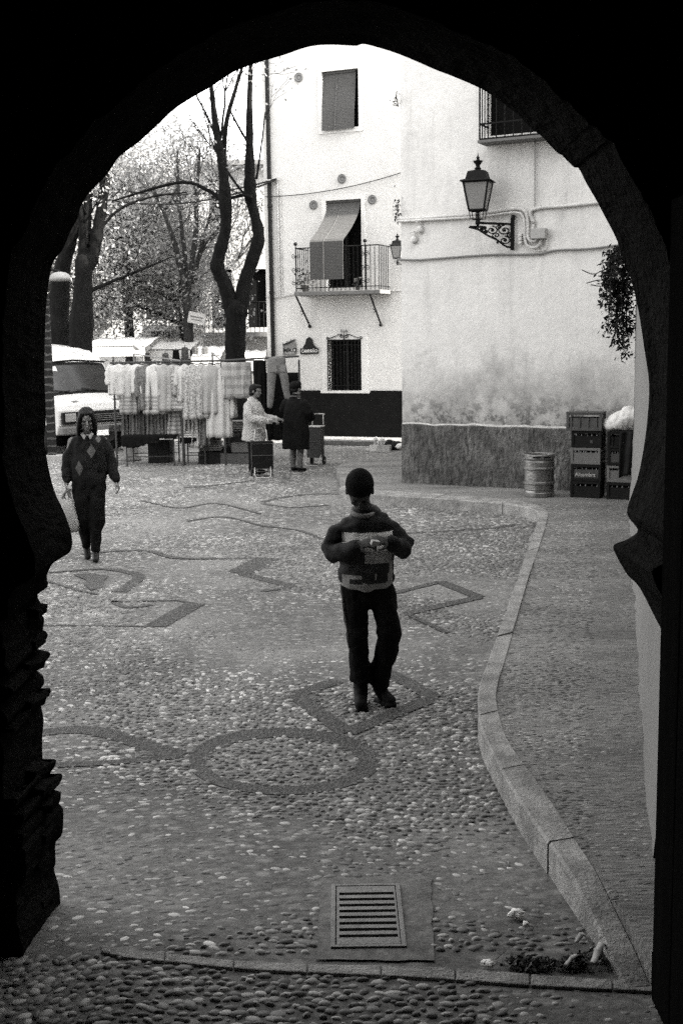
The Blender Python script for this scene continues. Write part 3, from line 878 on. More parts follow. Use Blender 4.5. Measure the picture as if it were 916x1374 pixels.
# blinds: hang from the lintel; a thing of their own each
def blind(pts, wl, wr, label):
    """pts: (z, n) profile; slab of slats"""
    t = .018; mb = MB(); L_ = []; 
    n = len(pts)
    vs = []
    for (z, nn, shift) in pts:
        vs += [WL.pt(wl + shift, z, nn), WL.pt(wr + shift, z, nn), WL.pt(wr + shift, z, nn - t), WL.pt(wl + shift, z, nn - t)]
    fs = []
    for i in range(n - 1):
        for k in range(4):
            l = (k + 1) % 4; fs.append((i * 4 + k, i * 4 + l, (i + 1) * 4 + l, (i + 1) * 4 + k))
    fs += [(3, 2, 1, 0), tuple((n - 1) * 4 + k for k in range(4))]
    mb.add(vs, fs)
    z0, n0, s0 = pts[0]
    b = thing('blind', label, 'blind', WL.pt((wl + wr) / 2, pts[-1][0], pts[-1][1]))
    mb.build('slats', M_blind, b, world=True)
    mb = MB(); mb.tube([WL.pt(wl - .0, z0 - .01, n0 + .0), WL.pt(wr, z0 - .01, n0 + .0)], .035, 8); mb.build('roller', M_blind, b, world=True)
    mb = MB()
    for q in (.42, ): mb.tube([WL.pt(wl + (wr - wl) * q + s, z, nn + .012) for z, nn, s in pts], .006, 5)
    mb.build('cord', mat('pale_cord', .1), b, world=True)
    return b
a, b, c, d = r_win
blind([(d - .02, -.06, 0), (d - .4, -.03, 0), (c + .4, .06, .0), (c - .04, .1, 0)], a + .02, b - .09, 'grey slatted blind covering the top floor window of the white house')
a, b, c, d = r_door
zb_ = WL.px(445, 377)[1]; zr = WL.px(440, 322, .5)[1]
prof = []
for i in range(15):
    t = i / 14
    z = d - .02 - (d - .02 - zr) * t; nn = -.04 + .74 * (t ** 1.7); prof.append((z, nn, -.12 * t ** 1.5))
prof += [(zr - .05, .735, -.13), (zb_ + .3, .745, -.13), (zb_, .745, -.13)]
blind(prof, a + .03, b - .03, 'long grey slatted blind draped out over the balcony railing')
# balcony
bal = MB(); zf = WL.px(450, 391, .35)[1]; ub0 = WL.px(397, 388, .7)[0]; ub1 = WL.px(508, 386, .7)[0]; BD = .68
bal.pbox(WL, ub0 - .04, ub1 + .04, zf - .09, zf, 0, BD + .04)
balc = bal.build('balcony', mat('balcony_slab', .13, .85, .2, 8, .3, 40), house, world=True, bevel=.008)
mb = MB(); zt = zf + .98
N0 = BD
def bar(p, q, r=.009): mb.tube([p, q], r, 5)
nb_ = 20
for k in range(nb_ + 1):
    u = ub0 + (ub1 - ub0) * k / nb_; bar(WL.pt(u, zf, N0), WL.pt(u, zt, N0), .009)
for s in (ub0, ub1):
    for k in range(1, 6): bar(WL.pt(s, zf, N0 * k / 6), WL.pt(s, zt, N0 * k / 6), .009)
    bar(WL.pt(s, zt, 0), WL.pt(s, zt, N0), .014); bar(WL.pt(s, zf + .08, 0), WL.pt(s, zf + .08, N0), .01)
bar(WL.pt(ub0, zt, N0), WL.pt(ub1, zt, N0), .014); bar(WL.pt(ub0, zf + .08, N0), WL.pt(ub1, zf + .08, N0), .01)
for u in (ub0, WL.px(489, 330, .7)[0]):
    bar(WL.pt(u, zf, N0), WL.pt(u, zt + .05, N0), .016); mb.ball(WL.pt(u, zt + .1, N0), .045, 10)
    for s in (-1, 1):
        for zz in (.2, .5, .8): mb.tube(scroll((u + s * .05, zf + zz), .055, 1.3, 1 if zz != .5 else -1, s, WL, N0), .008, 5)
mb.build('railing', M_ironb, balc, world=True)
for (x0, y0, x1, y1) in ((397, 394, 416, 438), (496, 392, 511, 436)):
    mb = MB(); pa = WL.pt(WL.px(x0, y0, .6)[0], zf - .09, .6); pb = WL.at(x1, y1, .03)
    mb.tube([pa, pb], .022, 6)
    mb.ball(pb + WL.N * .03, .04, 8); m_ = pa.lerp(pb, .5); mb.tube([m_ + Vector((-.07, 0, .02)), m_ + Vector((0, 0, -.02)), m_ + Vector((-.04, 0, -.08))], .01, 5)
    mb.build('strut', M_ironb, balc, world=True)
# pots and bottles on the balcony floor
for (x, y, r, lb) in ((409, 372, .11, 'dark leafy pot plant at the left end of the balcony'), (480, 380, .07, 'small pale pot on the balcony floor right of the blind')):
    u = WL.px(x, y, .35)[0]; t = thing('pot_plant', lb, 'pot plant', WL.pt(u, zf, .35))
    MB().lathe([(r * .6, 0), (r * .9, r * 1.4), (r, r * 1.4), (r, r * 1.6), (r * .8, r * 1.6)], n=12).build('pot', mat('clay_pot', .12), t, smooth=True)
    mb = MB(); jr = random.Random(int(x))
    for k in range(60 if x < 450 else 16):
        v = Vector((jr.gauss(0, r), jr.gauss(0, r), r * 1.6 + abs(jr.gauss(0, r * 1.6)))); q = Vector((jr.gauss(0, 1), jr.gauss(0, 1), jr.gauss(0, 1))).normalized() * .05; q2 = q.orthogonal().normalized() * .025
        mb.add([v - q, v + q2, v + q, v - q2], [(0, 1, 2, 3)])
    mb.build('leaves', mat('pot_leaves', .03), t, fix=False)
# ceramic plates
M_plate, nb = newmat('glazed_plate', .35, .5)
p = nb.xyz()
rr = nb.m_('SQRT', nb.m_('ADD', nb.m_('MULTIPLY', p[0], p[0]), nb.m_('MULTIPLY', p[2], p[2])))
rg = nb.m_('SINE', nb.m_('MULTIPLY', rr, 110)); nb.color(nb.m_('ADD', .1, nb.m_('MULTIPLY', rg, nb.m_('MULTIPLY', nb.noise(40, 3), .1))))
for (x, y, lb) in ((401, 104, 'round ceramic plate hung on the wall left of the top window'), (459, 240, 'round ceramic plate hung centrally above the balcony door'), (421, 275, 'round ceramic plate hung left of the balcony door'), (499.5, 268, 'round ceramic plate hung right of the balcony door')):
    c = WL.at(x, y, .0); ax = Matrix.Rotation(math.atan2(WL.N.y, WL.N.x) + PI / 2, 3, 'Z') @ Matrix.Rotation(PI / 2, 3, 'X')
    mb = MB().lathe([(.045, .004), (.06, .004), (.105, .03), (.103, .034), (.058, .012), (.002, .012)], c, 28, axis=ax)
    o = mb.build('wall_plate', M_plate, smooth=True, origin=c); tag(o, lb, 'plate', 'ceramic plates on the white house')
# cables
M_cab = mat('cable', .02, .6)
def sag(p, q, s, n=24):
    return [p.lerp(q, i / n) + Vector((0, 0, -s * 4 * (i / n) * (1 - i / n))) for i in range(n + 1)]
def cable(pts, r, label, m=None):
    tag(MB().tube(pts, r, 5).build('cable', m or M_cab), label, 'cable')
cable(sag(WL.at(355, 264, .06), WL.at(540, 231, .06), .12), .01, 'thin cable sagging across the white house below the middle plate')
c1 = [WL.at(x, y, .03) for x, y in ((357, 398), (375, 399), (395, 395), (420, 396), (480, 394), (510, 391), (540, 390))]
cable(c1, .018, 'cable running along the white house under the balcony', M_grey)
pe = WL.at(371, 240, .15)
cable(sag(at_y(60, 222, 33), pe, .55), .02, 'upper overhead wire crossing from the trees to the white house')
cable(sag(at_y(50, 238, 31), WL.at(369, 242, .15), .6), .02, 'lower overhead wire crossing from the trees to the white house')

# signs on the white house
def text(s, size, ctr, P, mat_, parent, bold=0., tilt=0., n=.02, sx=1.):
    cu = bpy.data.curves.new('lettering', 'FONT'); cu.body = s; cu.size = size; cu.align_x = 'CENTER'; cu.align_y = 'CENTER'; cu.extrude = .003; cu.offset = bold
    t = bpy.data.objects.new('lettering', cu); COL.objects.link(t)
    dg = bpy.context.evaluated_depsgraph_get(); me = bpy.data.meshes.new_from_object(t.evaluated_get(dg)); bpy.data.objects.remove(t)
    X = P.U; Z = Vector((0, 0, 1)); M3 = Matrix((X, Z, -P.U.cross(Z) * -1)).transposed()
    M3 = Matrix(((X.x, 0, P.N.x), (X.y, 0, P.N.y), (0, 1, 0)))
    M = Matrix.Translation(ctr) @ M3.to_4x4() @ Matrix.Rotation(tilt, 4, 'Z') @ Matrix.Diagonal((sx, 1, 1, 1))
    me.transform(WM[parent.name].inverted() @ M); me.materials.clear(); me.materials.append(mat_)
    o = bpy.data.objects.new('lettering', me); COL.objects.link(o); o.parent = parent; WM[o.name] = WM[parent.name]; return o
M_s1 = mat('sign_pale_grey', .34, .5, .1); M_s2 = mat('sign_mid_grey', .14, .5, .15); M_s3 = mat('sign_dark', .015, .5, .2); M_s4 = mat('sign_white', .5, .5)
s1 = thing('shop_sign', 'pale grey ice cream sign reading MIKO on the white house wall', 'sign', WL.at(388, 475, .02))
def polyP(px, n): return [WL.at(x, y, n) for x, y in px]
MB().prism(polyP([(380, 476.5), (397, 476), (397, 460), (394, 456), (379, 462), (380, 465)], .02), WL.N * .02).build('board', M_s2, s1, world=True)
MB().prism(polyP([(382, 473), (384, 474.5), (394, 474), (396, 472), (396, 468), (394, 466.5), (384, 467), (382, 468.5)], .041), WL.N * .004).build('name_panel', M_s1, s1, world=True)
text('MIKO', .14, WL.at(389, 470.3, .048), WL, M_s3, s1, .004, R(1))
text('helados', .115, WL.at(388, 459, .048), WL, M_s3, s1, .001, R(22))
s2 = thing('shop_sign', 'dark emblem sign with a white lettered panel, right of the MIKO sign', 'sign', WL.at(415, 475, .02))
MB().prism(polyP([(406, 467), (410, 461), (411, 455), (415, 452), (419, 455), (420, 461), (425, 467)], .02), WL.N * .02).build('emblem', M_s3, s2, world=True)
MB().prism(polyP([(403, 475.5), (427, 474.5), (427, 466.5), (403, 467.5)], .042), WL.N * .014).build('board', M_s3, s2, world=True)
text('CAMPAÑO', .1, WL.at(415, 471.2, .06), WL, M_s4, s2, .003, R(1), sx=.85)

# near house on the right -------------------------------------------------
H2 = 10.5
nearh = thing('corner_house', 'weathered whitewashed corner house with a rough dark dado and a lantern, right of centre', 'house', WR.pt(3, 0))
r_g = rectpx(WR, 652, 60, 760, 178)
z_d = WR.px(640, 571)[1]
mb = MB(); facade(mb, WR, 0, 12, 0, H2, [r_g], .2)
D = 7.6
SV = Vector((.22, .975, 0)).normalized()      # the gable runs back, away from the eye
def q_(u, d, z): p = WR.pt(u, 0) + SV * d; return Vector((p.x, p.y, z))
mb.add([q_(0, 0, 0), q_(0, 0, H2), q_(0, D, H2), q_(0, D, 0)], [(0, 1, 2, 3)])
mb.add([q_(12, 0, 0), q_(12, 0, H2), q_(12, D, H2), q_(12, D, 0)], [(3, 2, 1, 0)])
mb.add([q_(0, D, 0), q_(12, D, 0), q_(12, D, H2), q_(0, D, H2)], [(3, 2, 1, 0)])
mb.build('wall', M_w2, nearh, world=True, fix=False)
MB().prism([q_(-.1, -.3, H2), q_(12, -.3, H2), q_(12, D, H2), q_(-.1, D, H2)], (0, 0, .2)).build('roof', MATS['roof_tiles'], nearh, world=True)
M_dado, nb = newmat('rough_stained_dado', .95, .1)
p = nb.xyz('World')
v = nb.m_('ADD', .04, nb.m_('MULTIPLY', nb.m_('MULTIPLY', nb.rng_(nb.noise(13, 6, 1.8, 1.8, .5, .75), .35, .7), nb.rng_(nb.noise(3.5, 5, 1, 1, .7), .3, .65, .3, 1.)), .21))
v = nb.m_('MULTIPLY', v, nb.rng_(nb.noise(1.3, 4), .3, .7, .6, 1.25))
nb.color(v); nb.bump(nb.m_('ADD', nb.noise(25, 6, 1, 1, .6), nb.noise(4, 3)), 1, .04)
# dado as a thick render coat with an uneven top edge
mb = MB(); n = 120; jr = random.Random(4); A = []
u1_ = 12
for i in range(n + 1):
    u = .0 + u1_ * i / n; z = z_d - .03 * (u / 6) + .018 * noise.noise(Vector((u * 3, 0, 0))) + .012 * noise.noise(Vector((u * 11, 3, 0))); A.append((u, z))
vs = []; fs = []
for (u, z) in A: vs += [WR.pt(u, 0, .035), WR.pt(u, z - .015, .03), WR.pt(u, z, .012), WR.pt(u, z, -.02)]
for i in range(n):
    for k in range(3): fs.append((i * 4 + k, (i + 1) * 4 + k, (i + 1) * 4 + k + 1, i * 4 + k + 1))
fs.append((0, 1, 2, 3))
mb.add(vs, fs); mb.add([q_(0, 0, 0) + WR.N * .035 , q_(0, 0, z_d) + WR.N * .03, q_(0, D, z_d) - WR.U * .02, q_(0, D, 0) - WR.U * .02], [(0, 1, 2, 3)])
mb.build('dado', M_dado, nearh, world=True, smooth=False)
# white line of exposed plaster on top
mb = MB(); vs = []
for (u, z) in A:
    e = .02 + .03 * abs(noise.noise(Vector((u * 4, 7, 0)))); vs += [WR.pt(u, z - .01, .008), WR.pt(u, z + e, .005)]
mb.add(vs, [(i * 2, i * 2 + 2, i * 2 + 3, i * 2 + 1) for i in range(n)])
mb.build('plaster_edge', mat('bare_plaster', .5, .9, .2, 10, .6, 40), nearh, world=True, fix=False)
# window with cage grille
a, b, c, d = r_g
mb = MB(); mb.pbox(WR, a + .001, b - .001, c + .001, d - .001, -.26, -.19); wd = mb.build('window', M_darkin, nearh, world=True)
mb = MB(); nn = .3; a2, zb2 = WR.px(643, 187, nn); b2 = b + .1; d2 = d + .1; c2 = zb2
def bar(p, q, r=.008): mb.tube([p, q], r, 5)
for u in (a2, b2):
    bar(WR.pt(u, c2, nn), WR.pt(u, d2, nn), .014)
k = 0; u = a2
while u < b2:
    bar(WR.pt(u, c2, nn), WR.pt(u, d2, nn), .009)
    if k % 2 == 1:
        zz = c2 + .15
        while zz < d2 - .1: mb.ball(WR.pt(u, zz, nn), .016, 6); zz += .075
    u += .12; k += 1
for z in (c2, c2 + .2, d2): bar(WR.pt(a2, z, nn), WR.pt(b2, z, nn), .014); bar(WR.pt(a2, z, 0), WR.pt(a2, z, nn), .014)
for k in range(1, 3): bar(WR.pt(a2, c2, nn * k / 3), WR.pt(a2, d2, nn * k / 3), .009)
u = a2 + .5
while u < b2:
    for zz in (c2 + .42, c2 + .6, c2 + .78): mb.tube(scroll((u, zz), .07, 1.2, 1, 1, WR, nn), .008, 5)
    u += .2
mb.build('grille', M_ironb, wd, world=True)
mb = MB(); mb.pbox(WR, a2 - .02, b2, c2 - .05, c2 - .015, 0, nn + .03); mb.build('sill', mat('tile_sill', .12), wd, world=True)
# conduits along the wall
def run(pts, r, m, lab=None, n=.03, parent=nearh, nm='conduit'):
    P = [WR.at(x, y, n) for x, y in pts]; P = resample(P, len(P) * 5)
    return MB().tube(P, r, 6).build(nm, m, parent, world=True, smooth=True)
M_cond = mat('painted_conduit', .5, .7, .2, 10)
run([(533, 294), (560, 293), (600, 290), (650, 286), (690, 280), (703, 283), (707, 294), (707, 320)], .026, M_cond)
run([(533, 297), (600, 293.5), (650, 290), (690, 285), (700, 289), (703, 300), (703, 322)], .018, M_cond, n=.05)
run([(716, 300), (711, 285), (722, 279), (760, 276), (800, 272), (860, 266)], .026, M_cond)
run([(716, 296), (713, 320)], .02, M_cond)
run([(533, 348), (560, 349), (600, 346), (660, 342), (720, 341), (745, 336), (790, 334), (840, 328), (900, 326)], .016, mat('aged_cable', .16))
run([(703, 318), (706, 328), (714, 332), (722, 330), (726, 322)], .02, M_cond, n=.05); run([(707, 316), (711, 323), (718, 323), (720, 316)], .02, M_cond, n=.05)
run([(733, 318), (732, 333), (727, 336), (716, 336)], .008, M_cond)
run([(717, 182), (717, 282)], .006, mat('aged_cable', .16))
mb = MB(); a, b, c, d = rectpx(WR, 716, 307, 735, 321); mb.pbox(WR, a, b, c, d, .02, .14); mb.build('junction_box', mat('box_grey', .3, .6, .1), nearh, world=True, bevel=.01)
for (x, y) in ((563, 308), (555, 322)):
    mb = MB(); q = WR.at(x, y, .04); mb.ball(q, (.05, .04, .06), 8); mb.tube([q, q + Vector((.01, 0, .12)), q + Vector((-.06, 0, .1))], .012, 5); mb.build('insulator', M_cond, nearh, world=True, smooth=True)
mb = MB()
for k in range(3): a, b, c, d = rectpx(WR, 697.5, 314 + k * 5, 701.5, 317.5 + k * 5); mb.pbox(WR, a, b, c, d, .02, .09)
mb.build('wall_clips', M_cond, nearh, world=True)
# ------------------------------------------------------------------ lantern on scroll bracket
M_lampglass = mat('frosted_lamp_glass', .2, .35, .1, 6, spec=.5)
def lantern(root, base, s, full=True, P=WR):
    """six-sided tapered street lantern standing on 'base' (world)"""
    rot = Matrix.Rotation(R(18), 3, 'Z')
    def ringpts(r, z, n=4): return [base + Vector((r * math.cos(R(27) + 2 * PI * k / n), r * math.sin(R(27) + 2 * PI * k / n), z)) for k in range(n)]
    zb, ztp = .20 * s, .64 * s; rb, rt = .175 * s, .285 * s
    mb = MB(); A = ringpts(rb, zb); B = ringpts(rt, ztp)
    for k in range(4):
        l = (k + 1) % 4; mb.add([A[k], A[l], B[l], B[k]], [(0, 1, 2, 3)])
    mb.build('glass', M_lampglass, root, world=True, fix=False)
    mb = MB()
    for k in range(4):
        l = (k + 1) % 4
        for p, q in ((A[k], B[k]), (A[k], A[l]), (B[k], B[l])): mb.tube([p, q], .016 * s, 6)
    mb.build('frame', M_ironb, root, world=True)
    mb = MB(); C = ringpts(.36 * s, ztp + .01 * s); Dn = ringpts(.33 * s, ztp + .03 * s); E_ = ringpts(.245 * s, ztp + .05 * s); F = ringpts(.2 * s, ztp + .2 * s); G = ringpts(.19 * s, ztp + .215 * s)
    F = ringpts(.2 * s, ztp + .17 * s); H = ringpts(.06 * s, ztp + .2 * s); I_ = ringpts(.045 * s, ztp + .22 * s)
    rings = [C, Dn, E_, F, H, I_]
    vs = [v for r in rings for v in r]; fs = [tuple(range(3, -1, -1)), tuple(20 + k for k in range(4))]
    for i in range(5):
        for k in range(4): l = (k + 1) % 4; fs.append((i * 4 + k, i * 4 + l, (i + 1) * 4 + l, (i + 1) * 4 + k))
    mb.add(vs, fs); top = ztp + .21 * s
    mb.lathe([(.045 * s, 0), (.06 * s, .01 * s), (.03 * s, .04 * s), (.04 * s, .07 * s), (.085 * s, .13 * s), (.03 * s, .14 * s), (.02 * s, .16 * s), (.03 * s, .18 * s), (.008 * s, .21 * s), (.002, .26 * s)], base + Vector((0, 0, top)), 12)
    mb.build('hood', M_ironb, root, world=True)
    mb = MB(); mb.lathe([(.004, -.06 * s), (.03 * s, -.03 * s), (.045 * s, .0), (.03 * s, .03 * s), (.018 * s, .05 * s), (.018 * s, zb)], base, 10)
    for k in range(4):
        a = A[k]; mb.tube([base + Vector((0, 0, .05 * s)), base.lerp(a, .8) + Vector((0, 0, -.1 * s)), a], .008 * s, 5)
    for k in (-1, 1): mb.tube([base + Vector((k * .03 * s, 0, .02 * s)), base + Vector((k * .03 * s, 0, zb))], .009 * s, 5)
    mb.build('stem', M_ironb, root, world=True)
def bracket(root, base, wp, P):
    """scrolled iron arm from wall point wp to base"""
    mb = MB(); arm = base - wp; L_ = arm.length; e = Vector((arm.x, arm.y, 0)).normalized()
    mb.tube([wp + Vector((0, 0, .0)), base], .017, 6)
    mb.box(wp + Vector((0, 0, -.13)) + e * .01, (.05, .05, .44))
    mb.ball(wp + Vector((0, 0, .1)), .03, 8)
    def pt(a, z): return wp + e * a + Vector((0, 0, z * .68))
    # diagonal S brace
    br = [pt(.02, -.46), pt(.1, -.44), pt(.18, -.36), pt(.24, -.3), pt(.36, -.22), pt(.5, -.1), pt(.62, -.05), pt(L_ - .12, -.06), pt(L_ - .06, -.11), pt(L_ - .08, -.16), pt(L_ - .13, -.15)]
    mb.tube(resample(br, 40), .014, 6)
    def sp(c, r, turns, f, s):
        o = []
        for i in range(26):
            t = i / 25; an = turns * 2 * PI * t; rr = r * (1 - .85 * t); o.append(pt(c[0] + f * rr * math.sin(an), c[1] + s * rr * math.cos(an)))
        return o
    for (c, r, f, s) in (((.12, -.12), .1, 1, 1), ((.12, -.32), .085, -1, 1), ((.3, -.12), .085, -1, 1), ((.24, -.22), .06, 1, -1), ((.45, -.075), .055, 1, -1), ((.4, -.15), .04, -1, 1), ((.04, -.22), .05, 1, 1), ((.2, -.06), .05, 1, -1)):
        mb.tube(sp(c, r, 1.5, f, s), .0095, 5)
    for (a, z) in ((.12, -.12), (.12, -.32), (.3, -.12), (.22, -.36), (.45, -.07)): mb.ball(pt(a, z), .02, 6)
    mb.build('bracket', M_ironb, root, world=True)
wp = WR.at(688, 302, .04)
# arm leaves the wall square-on; its tip is where the lantern hangs
d = ray(641, 301); ee = (WR.N * .42 - WR.U * .62).normalized()
best = None
for k in range(1, 200):
    q = wp + ee * (k * .01)
    r_ = (q - EYE); u_ = 458 + FPX * r_.dot(_r) / r_.dot(_f)
    if u_ < 641: best = q; break
base = best if best else wp + ee * .7
base = Vector((base.x, base.y, at_y(641, 301, base.y).z + .02))
wp.z = base.z - .02
lt = thing('wall_lantern', 'black four sided lantern with frosted panes on a scrolled iron bracket', 'lantern', (base.x, base.y, base.z - .06))
dist = (base - EYE).length
s_lan = 54 / FPX * dist / .68
lantern(lt, base, s_lan); bracket(lt, base, wp, WR)
# second lantern, almost hidden by the corner
q = WL.at(533, 354, .5)
l2 = thing('wall_lantern', 'half hidden lantern peeping out beside the corner of the near house', 'lantern', q)
lantern(l2, Vector((q.x, q.y, q.z)), .62)
wp2 = WL.pt(WL.px(533, 354, .5)[0] + .05, q.z, .02)
MB().tube([q, wp2], .015, 6).build('bracket', M_ironb, l2, world=True)

# ------------------------------------------------------------------ garden wall, creeper, corner weeds
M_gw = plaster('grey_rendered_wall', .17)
gw = thing('garden_wall', 'grey roughly rendered garden wall running back along the right of the pavement', 'wall', GA)
Lg = (GB - GA).length; n = 60; m = 26; mb = MB(); vs = []
HT = 3.4
def gwp(u, z):
    b = .06 * (1 - min(z / .9, 1)) ** 2 + .02 * noise.noise(Vector((u * 1.5, z * 1.5, 2))) + .02 * noise.noise(Vector((u * 6, z * 6, 5))) * (1 if z < 1.2 else .3)
    return b
for i in range(n + 1):
    u = Lg * i / n
    for j in range(m + 1):
        z = .1 + HT * (j / m) ** 1.3; p = GA + WG.U * u - Vector((WG.U.y, -WG.U.x, 0)) * gwp(u, z); vs.append((p.x, p.y, z))
mb.add(vs, [(i * (m + 1) + j, (i + 1) * (m + 1) + j, (i + 1) * (m + 1) + j + 1, i * (m + 1) + j + 1) for i in range(n) for j in range(m)])
nr = Vector((WG.U.y, -WG.U.x, 0))
a0, a1 = GA + nr * .45, GB + nr * .45
mb.add([(GA.x, GA.y, .1), (GA.x, GA.y, HT), (a0.x, a0.y, HT), (a0.x, a0.y, .1)], [(0, 1, 2, 3)])
def V3(p, z): return (p.x, p.y, z)
mb.add([V3(GB, .1), V3(GB, HT + .1), V3(a1, HT + .1), V3(a1, .1)], [(3, 2, 1, 0)])
mb.add([V3(a0, .1), V3(a0, HT + .1), V3(a1, HT + .1), V3(a1, .1)], [(0, 1, 2, 3)])
mb.add([V3(GA, HT + .1), V3(GB, HT + .1), V3(a1, HT + .1), V3(a0, HT + .1)], [(0, 1, 2, 3)])
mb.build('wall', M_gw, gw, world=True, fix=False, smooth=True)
# unseen house mass, added behind the garden wall to shade the square
sh = thing('unseen_shade_house', 'tall plain house rising behind the garden wall, hidden by the arch', 'house', (8.8, 9.2, 0))
MB().box((9.0, 10.1, 5.5), (5.2, 10.8, 11)).build('wall', M_w2, sh, world=True)
MB().box((9.0, 10.1, 11.15), (5.6, 10.8, .3)).build('roof', MATS['roof_tiles'], sh, world=True)

M_leaf_d = mat('creeper_leaf', .012, .8, island=.6)
def sprig(mb, p, size, jr, nn=1):
    a = Vector((jr.gauss(0, 1), jr.gauss(0, 1), jr.gauss(0, 1))).normalized(); b = a.orthogonal().normalized()
    mb.add([p - a * size, p + b * size * .45, p + a * size, p - b * size * .45], [(0, 1, 2, 3)])
cr = thing('creeper', 'dark creeper spilling over the top of the garden wall by the arch', 'creeper', (3.5, 14.6, 2.2))
mb = MB(); st_ = MB(); jr = random.Random(21)
tips = [(838, 355, 820, 430), (846, 350, 812, 405), (850, 370, 828, 452), (855, 380, 836, 470), (848, 345, 810, 385), (858, 395, 842, 455), (852, 350, 822, 372), (845, 362, 815, 445), (850, 340, 838, 478), (856, 365, 830, 410), (846, 348, 818, 396), (858, 350, 845, 440), (853, 372, 824, 462)]
for (x0, y0, x1, y1) in tips:
    a = at_y(x0, y0 - 12, 14.7); b = at_y(x1, y1, 14.3 + jr.uniform(-.2, .2)); mid = a.lerp(b, .45) + Vector((-.12, -.1, .12))
    P = resample([a, mid, b], 26); st_.tube(P, [.012 * (1 - .7 * i / 25) for i in range(26)], 4)
    for i, q in enumerate(P):
        for k in range(7): sprig(mb, q + Vector((jr.gauss(0, .045), jr.gauss(0, .06), jr.gauss(0, .045))), jr.uniform(.022, .045), jr)
st_.build('stems', mat('twig', .04), cr, world=True); mb.build('leaves', M_leaf_d, cr, world=True, fix=False)
# bare twigs reaching left
tw = MB()
for pts in ([(830, 372), (812, 362), (796, 368), (780, 362)], [(828, 382), (806, 384), (792, 382)], [(832, 365), (815, 352), (800, 356)], [(826, 390), (808, 376), (786, 380)]):
    tw.tube(resample([at_y(x, y, 14.4) for x, y in pts], 12), .006, 4)
tw.build('bare_twigs', MATS['twig'], cr, world=True)
for (x, y, n_, lb) in ((532, 285, 70, 'small weed growing from the corner of the near house beside the conduit'), (531, 134, 22, 'tiny weed high on the corner of the near house')):
    q = WR.at(x + 3, y, .0); o = thing('wall_weed', lb, 'weed', q); mb = MB(); jr = random.Random(x)
    for k in range(n_): sprig(mb, q + Vector((jr.gauss(-.03, .035), jr.gauss(-.03, .03), jr.gauss(0, .1 if n_ > 30 else .05))), jr.uniform(.015, .035), jr)
    mb.build('leaves', M_leaf_d, o, world=True, fix=False)
    MB().tube([q + Vector((0, 0, -.1)), q + Vector((-.03, -.02, .05)), q + Vector((-.02, -.02, .12))], .006, 4).build('stem', MATS['twig'], o, world=True)

# ------------------------------------------------------------------ keg
M_steel = mat('dull_steel', .17, .34, .4, 9, .25, 30, metal=.6)
kp = at_z(726, 668, .14); kx = kp.x; ky = kp.y + .2; kr_ = .205
keg = thing('beer_keg', 'dented steel beer keg standing on the pavement left of the crates', 'keg', (kx, ky, .14), 0)
hk = .575
prof = [(.17, .0), (kr_ - .006, .0), (kr_, .01), (kr_, .055), (kr_ - .008, .065), (kr_ - .012, .085), (kr_ - .006, .1), (kr_ - .006, .165), (kr_ + .01, .178), (kr_ + .01, .198), (kr_ - .006, .212), (kr_ - .008, .36), (kr_ + .01, .373), (kr_ + .01, .393), (kr_ - .006, .407), (kr_ - .003, .475), (kr_ - .012, .49), (kr_ - .008, .505), (kr_, .515), (kr_, hk - .01), (kr_ - .006, hk), (kr_ - .016, hk - .01), (kr_ - .018, .5), (.1, .49), (.03, .495)]
MB().lathe(prof, n=56).build('body', M_steel, keg, smooth=False)
MB().lathe([(.035, .49), (.035, .52), (.028, .525), (.01, .525)], n=16).build('valve', M_steel, keg, smooth=True)
for a in (R(250), R(290), R(20), R(160)): MB().box((kr_ * math.cos(a) * 1.0, kr_ * math.sin(a) * 1.0, .54), (.10, .008, .018), Matrix.Rotation(a + PI / 2, 3, 'Z')).build('hand_slot', MATS['drain_void'], keg)

# ------------------------------------------------------------------ crates
def crate(name, m_, m_in, w_, d_, h_, style, loc, rz, label, group='drinks crates stacked by the wall'):
    t = thing(name, label, 'crate', loc, rz, group); tt = .012
    mb = MB()
    for (a, b) in ((-1, -1), (1, -1), (1, 1), (-1, 1)): mb.box((a * (w_ / 2 - .018), b * (d_ / 2 - .018), h_ / 2), (.036, .036, h_))
    for z, hh in ((.02, .04), (h_ - .02, .034)):
        for s in (-1, 1):
            mb.box((0, s * (d_ / 2 - .012), z), (w_ - .072, .022, hh)); mb.box((s * (w_ / 2 - .012), 0, z), (.022, d_ - .072, hh))
    mb.build('frame', m_, t, bevel=.004)
    mb = MB(); hs = h_ * .62; hz = .04
    for s in (-1, 1):
        mb.box((0, s * (d_ / 2 - .019), .04 + (h_ * .52) / 2 - .0), (w_ - .072, .012, h_ * .52)); mb.box((s * (w_ / 2 - .019), 0, .04 + h_ * .26), (.012, d_ - .072, h_ * .52))
    for k in range(2): pass
    mb.box((0, 0, .012), (w_ - .05, d_ - .05, .014))
    mb.build('panel', m_in, t)
    if style == 'rib':
        for k in range(4): MB().box((-w_ / 2 + .07 + k * (w_ - .14) / 3, -d_ / 2 + .004, h_ * .4), (.012, .012, h_ * .62)).build('rib', m_, t)
    if style in ('bottles', 'rib2'):
        mb = MB(); jr = random.Random(int(loc[2] * 1000))
        for i in range(5):
            for j in range(3):
                if jr.random() < .8: mb.lathe([(.026, .02), (.026, h_ * .6), (.012, h_ * .8), (.012, h_ * .9)], (-w_ / 2 + .065 + i * (w_ - .13) / 4, -d_ / 2 + .06 + j * (d_ - .12) / 2, 0), 8)
        mb.build('bottle', mat('bottle_glass', .03, .15, spec=.6), t, smooth=True)
    return t
M_c1 = mat('crate_dark', .012, .55, .2, 6); M_c2 = mat('crate_mid', .05, .6, .2, 6); M_c3 = mat('crate_pale', .12, .6, .15, 6); M_c4 = mat('crate_lid_grey', .065, .6, .2, 6)
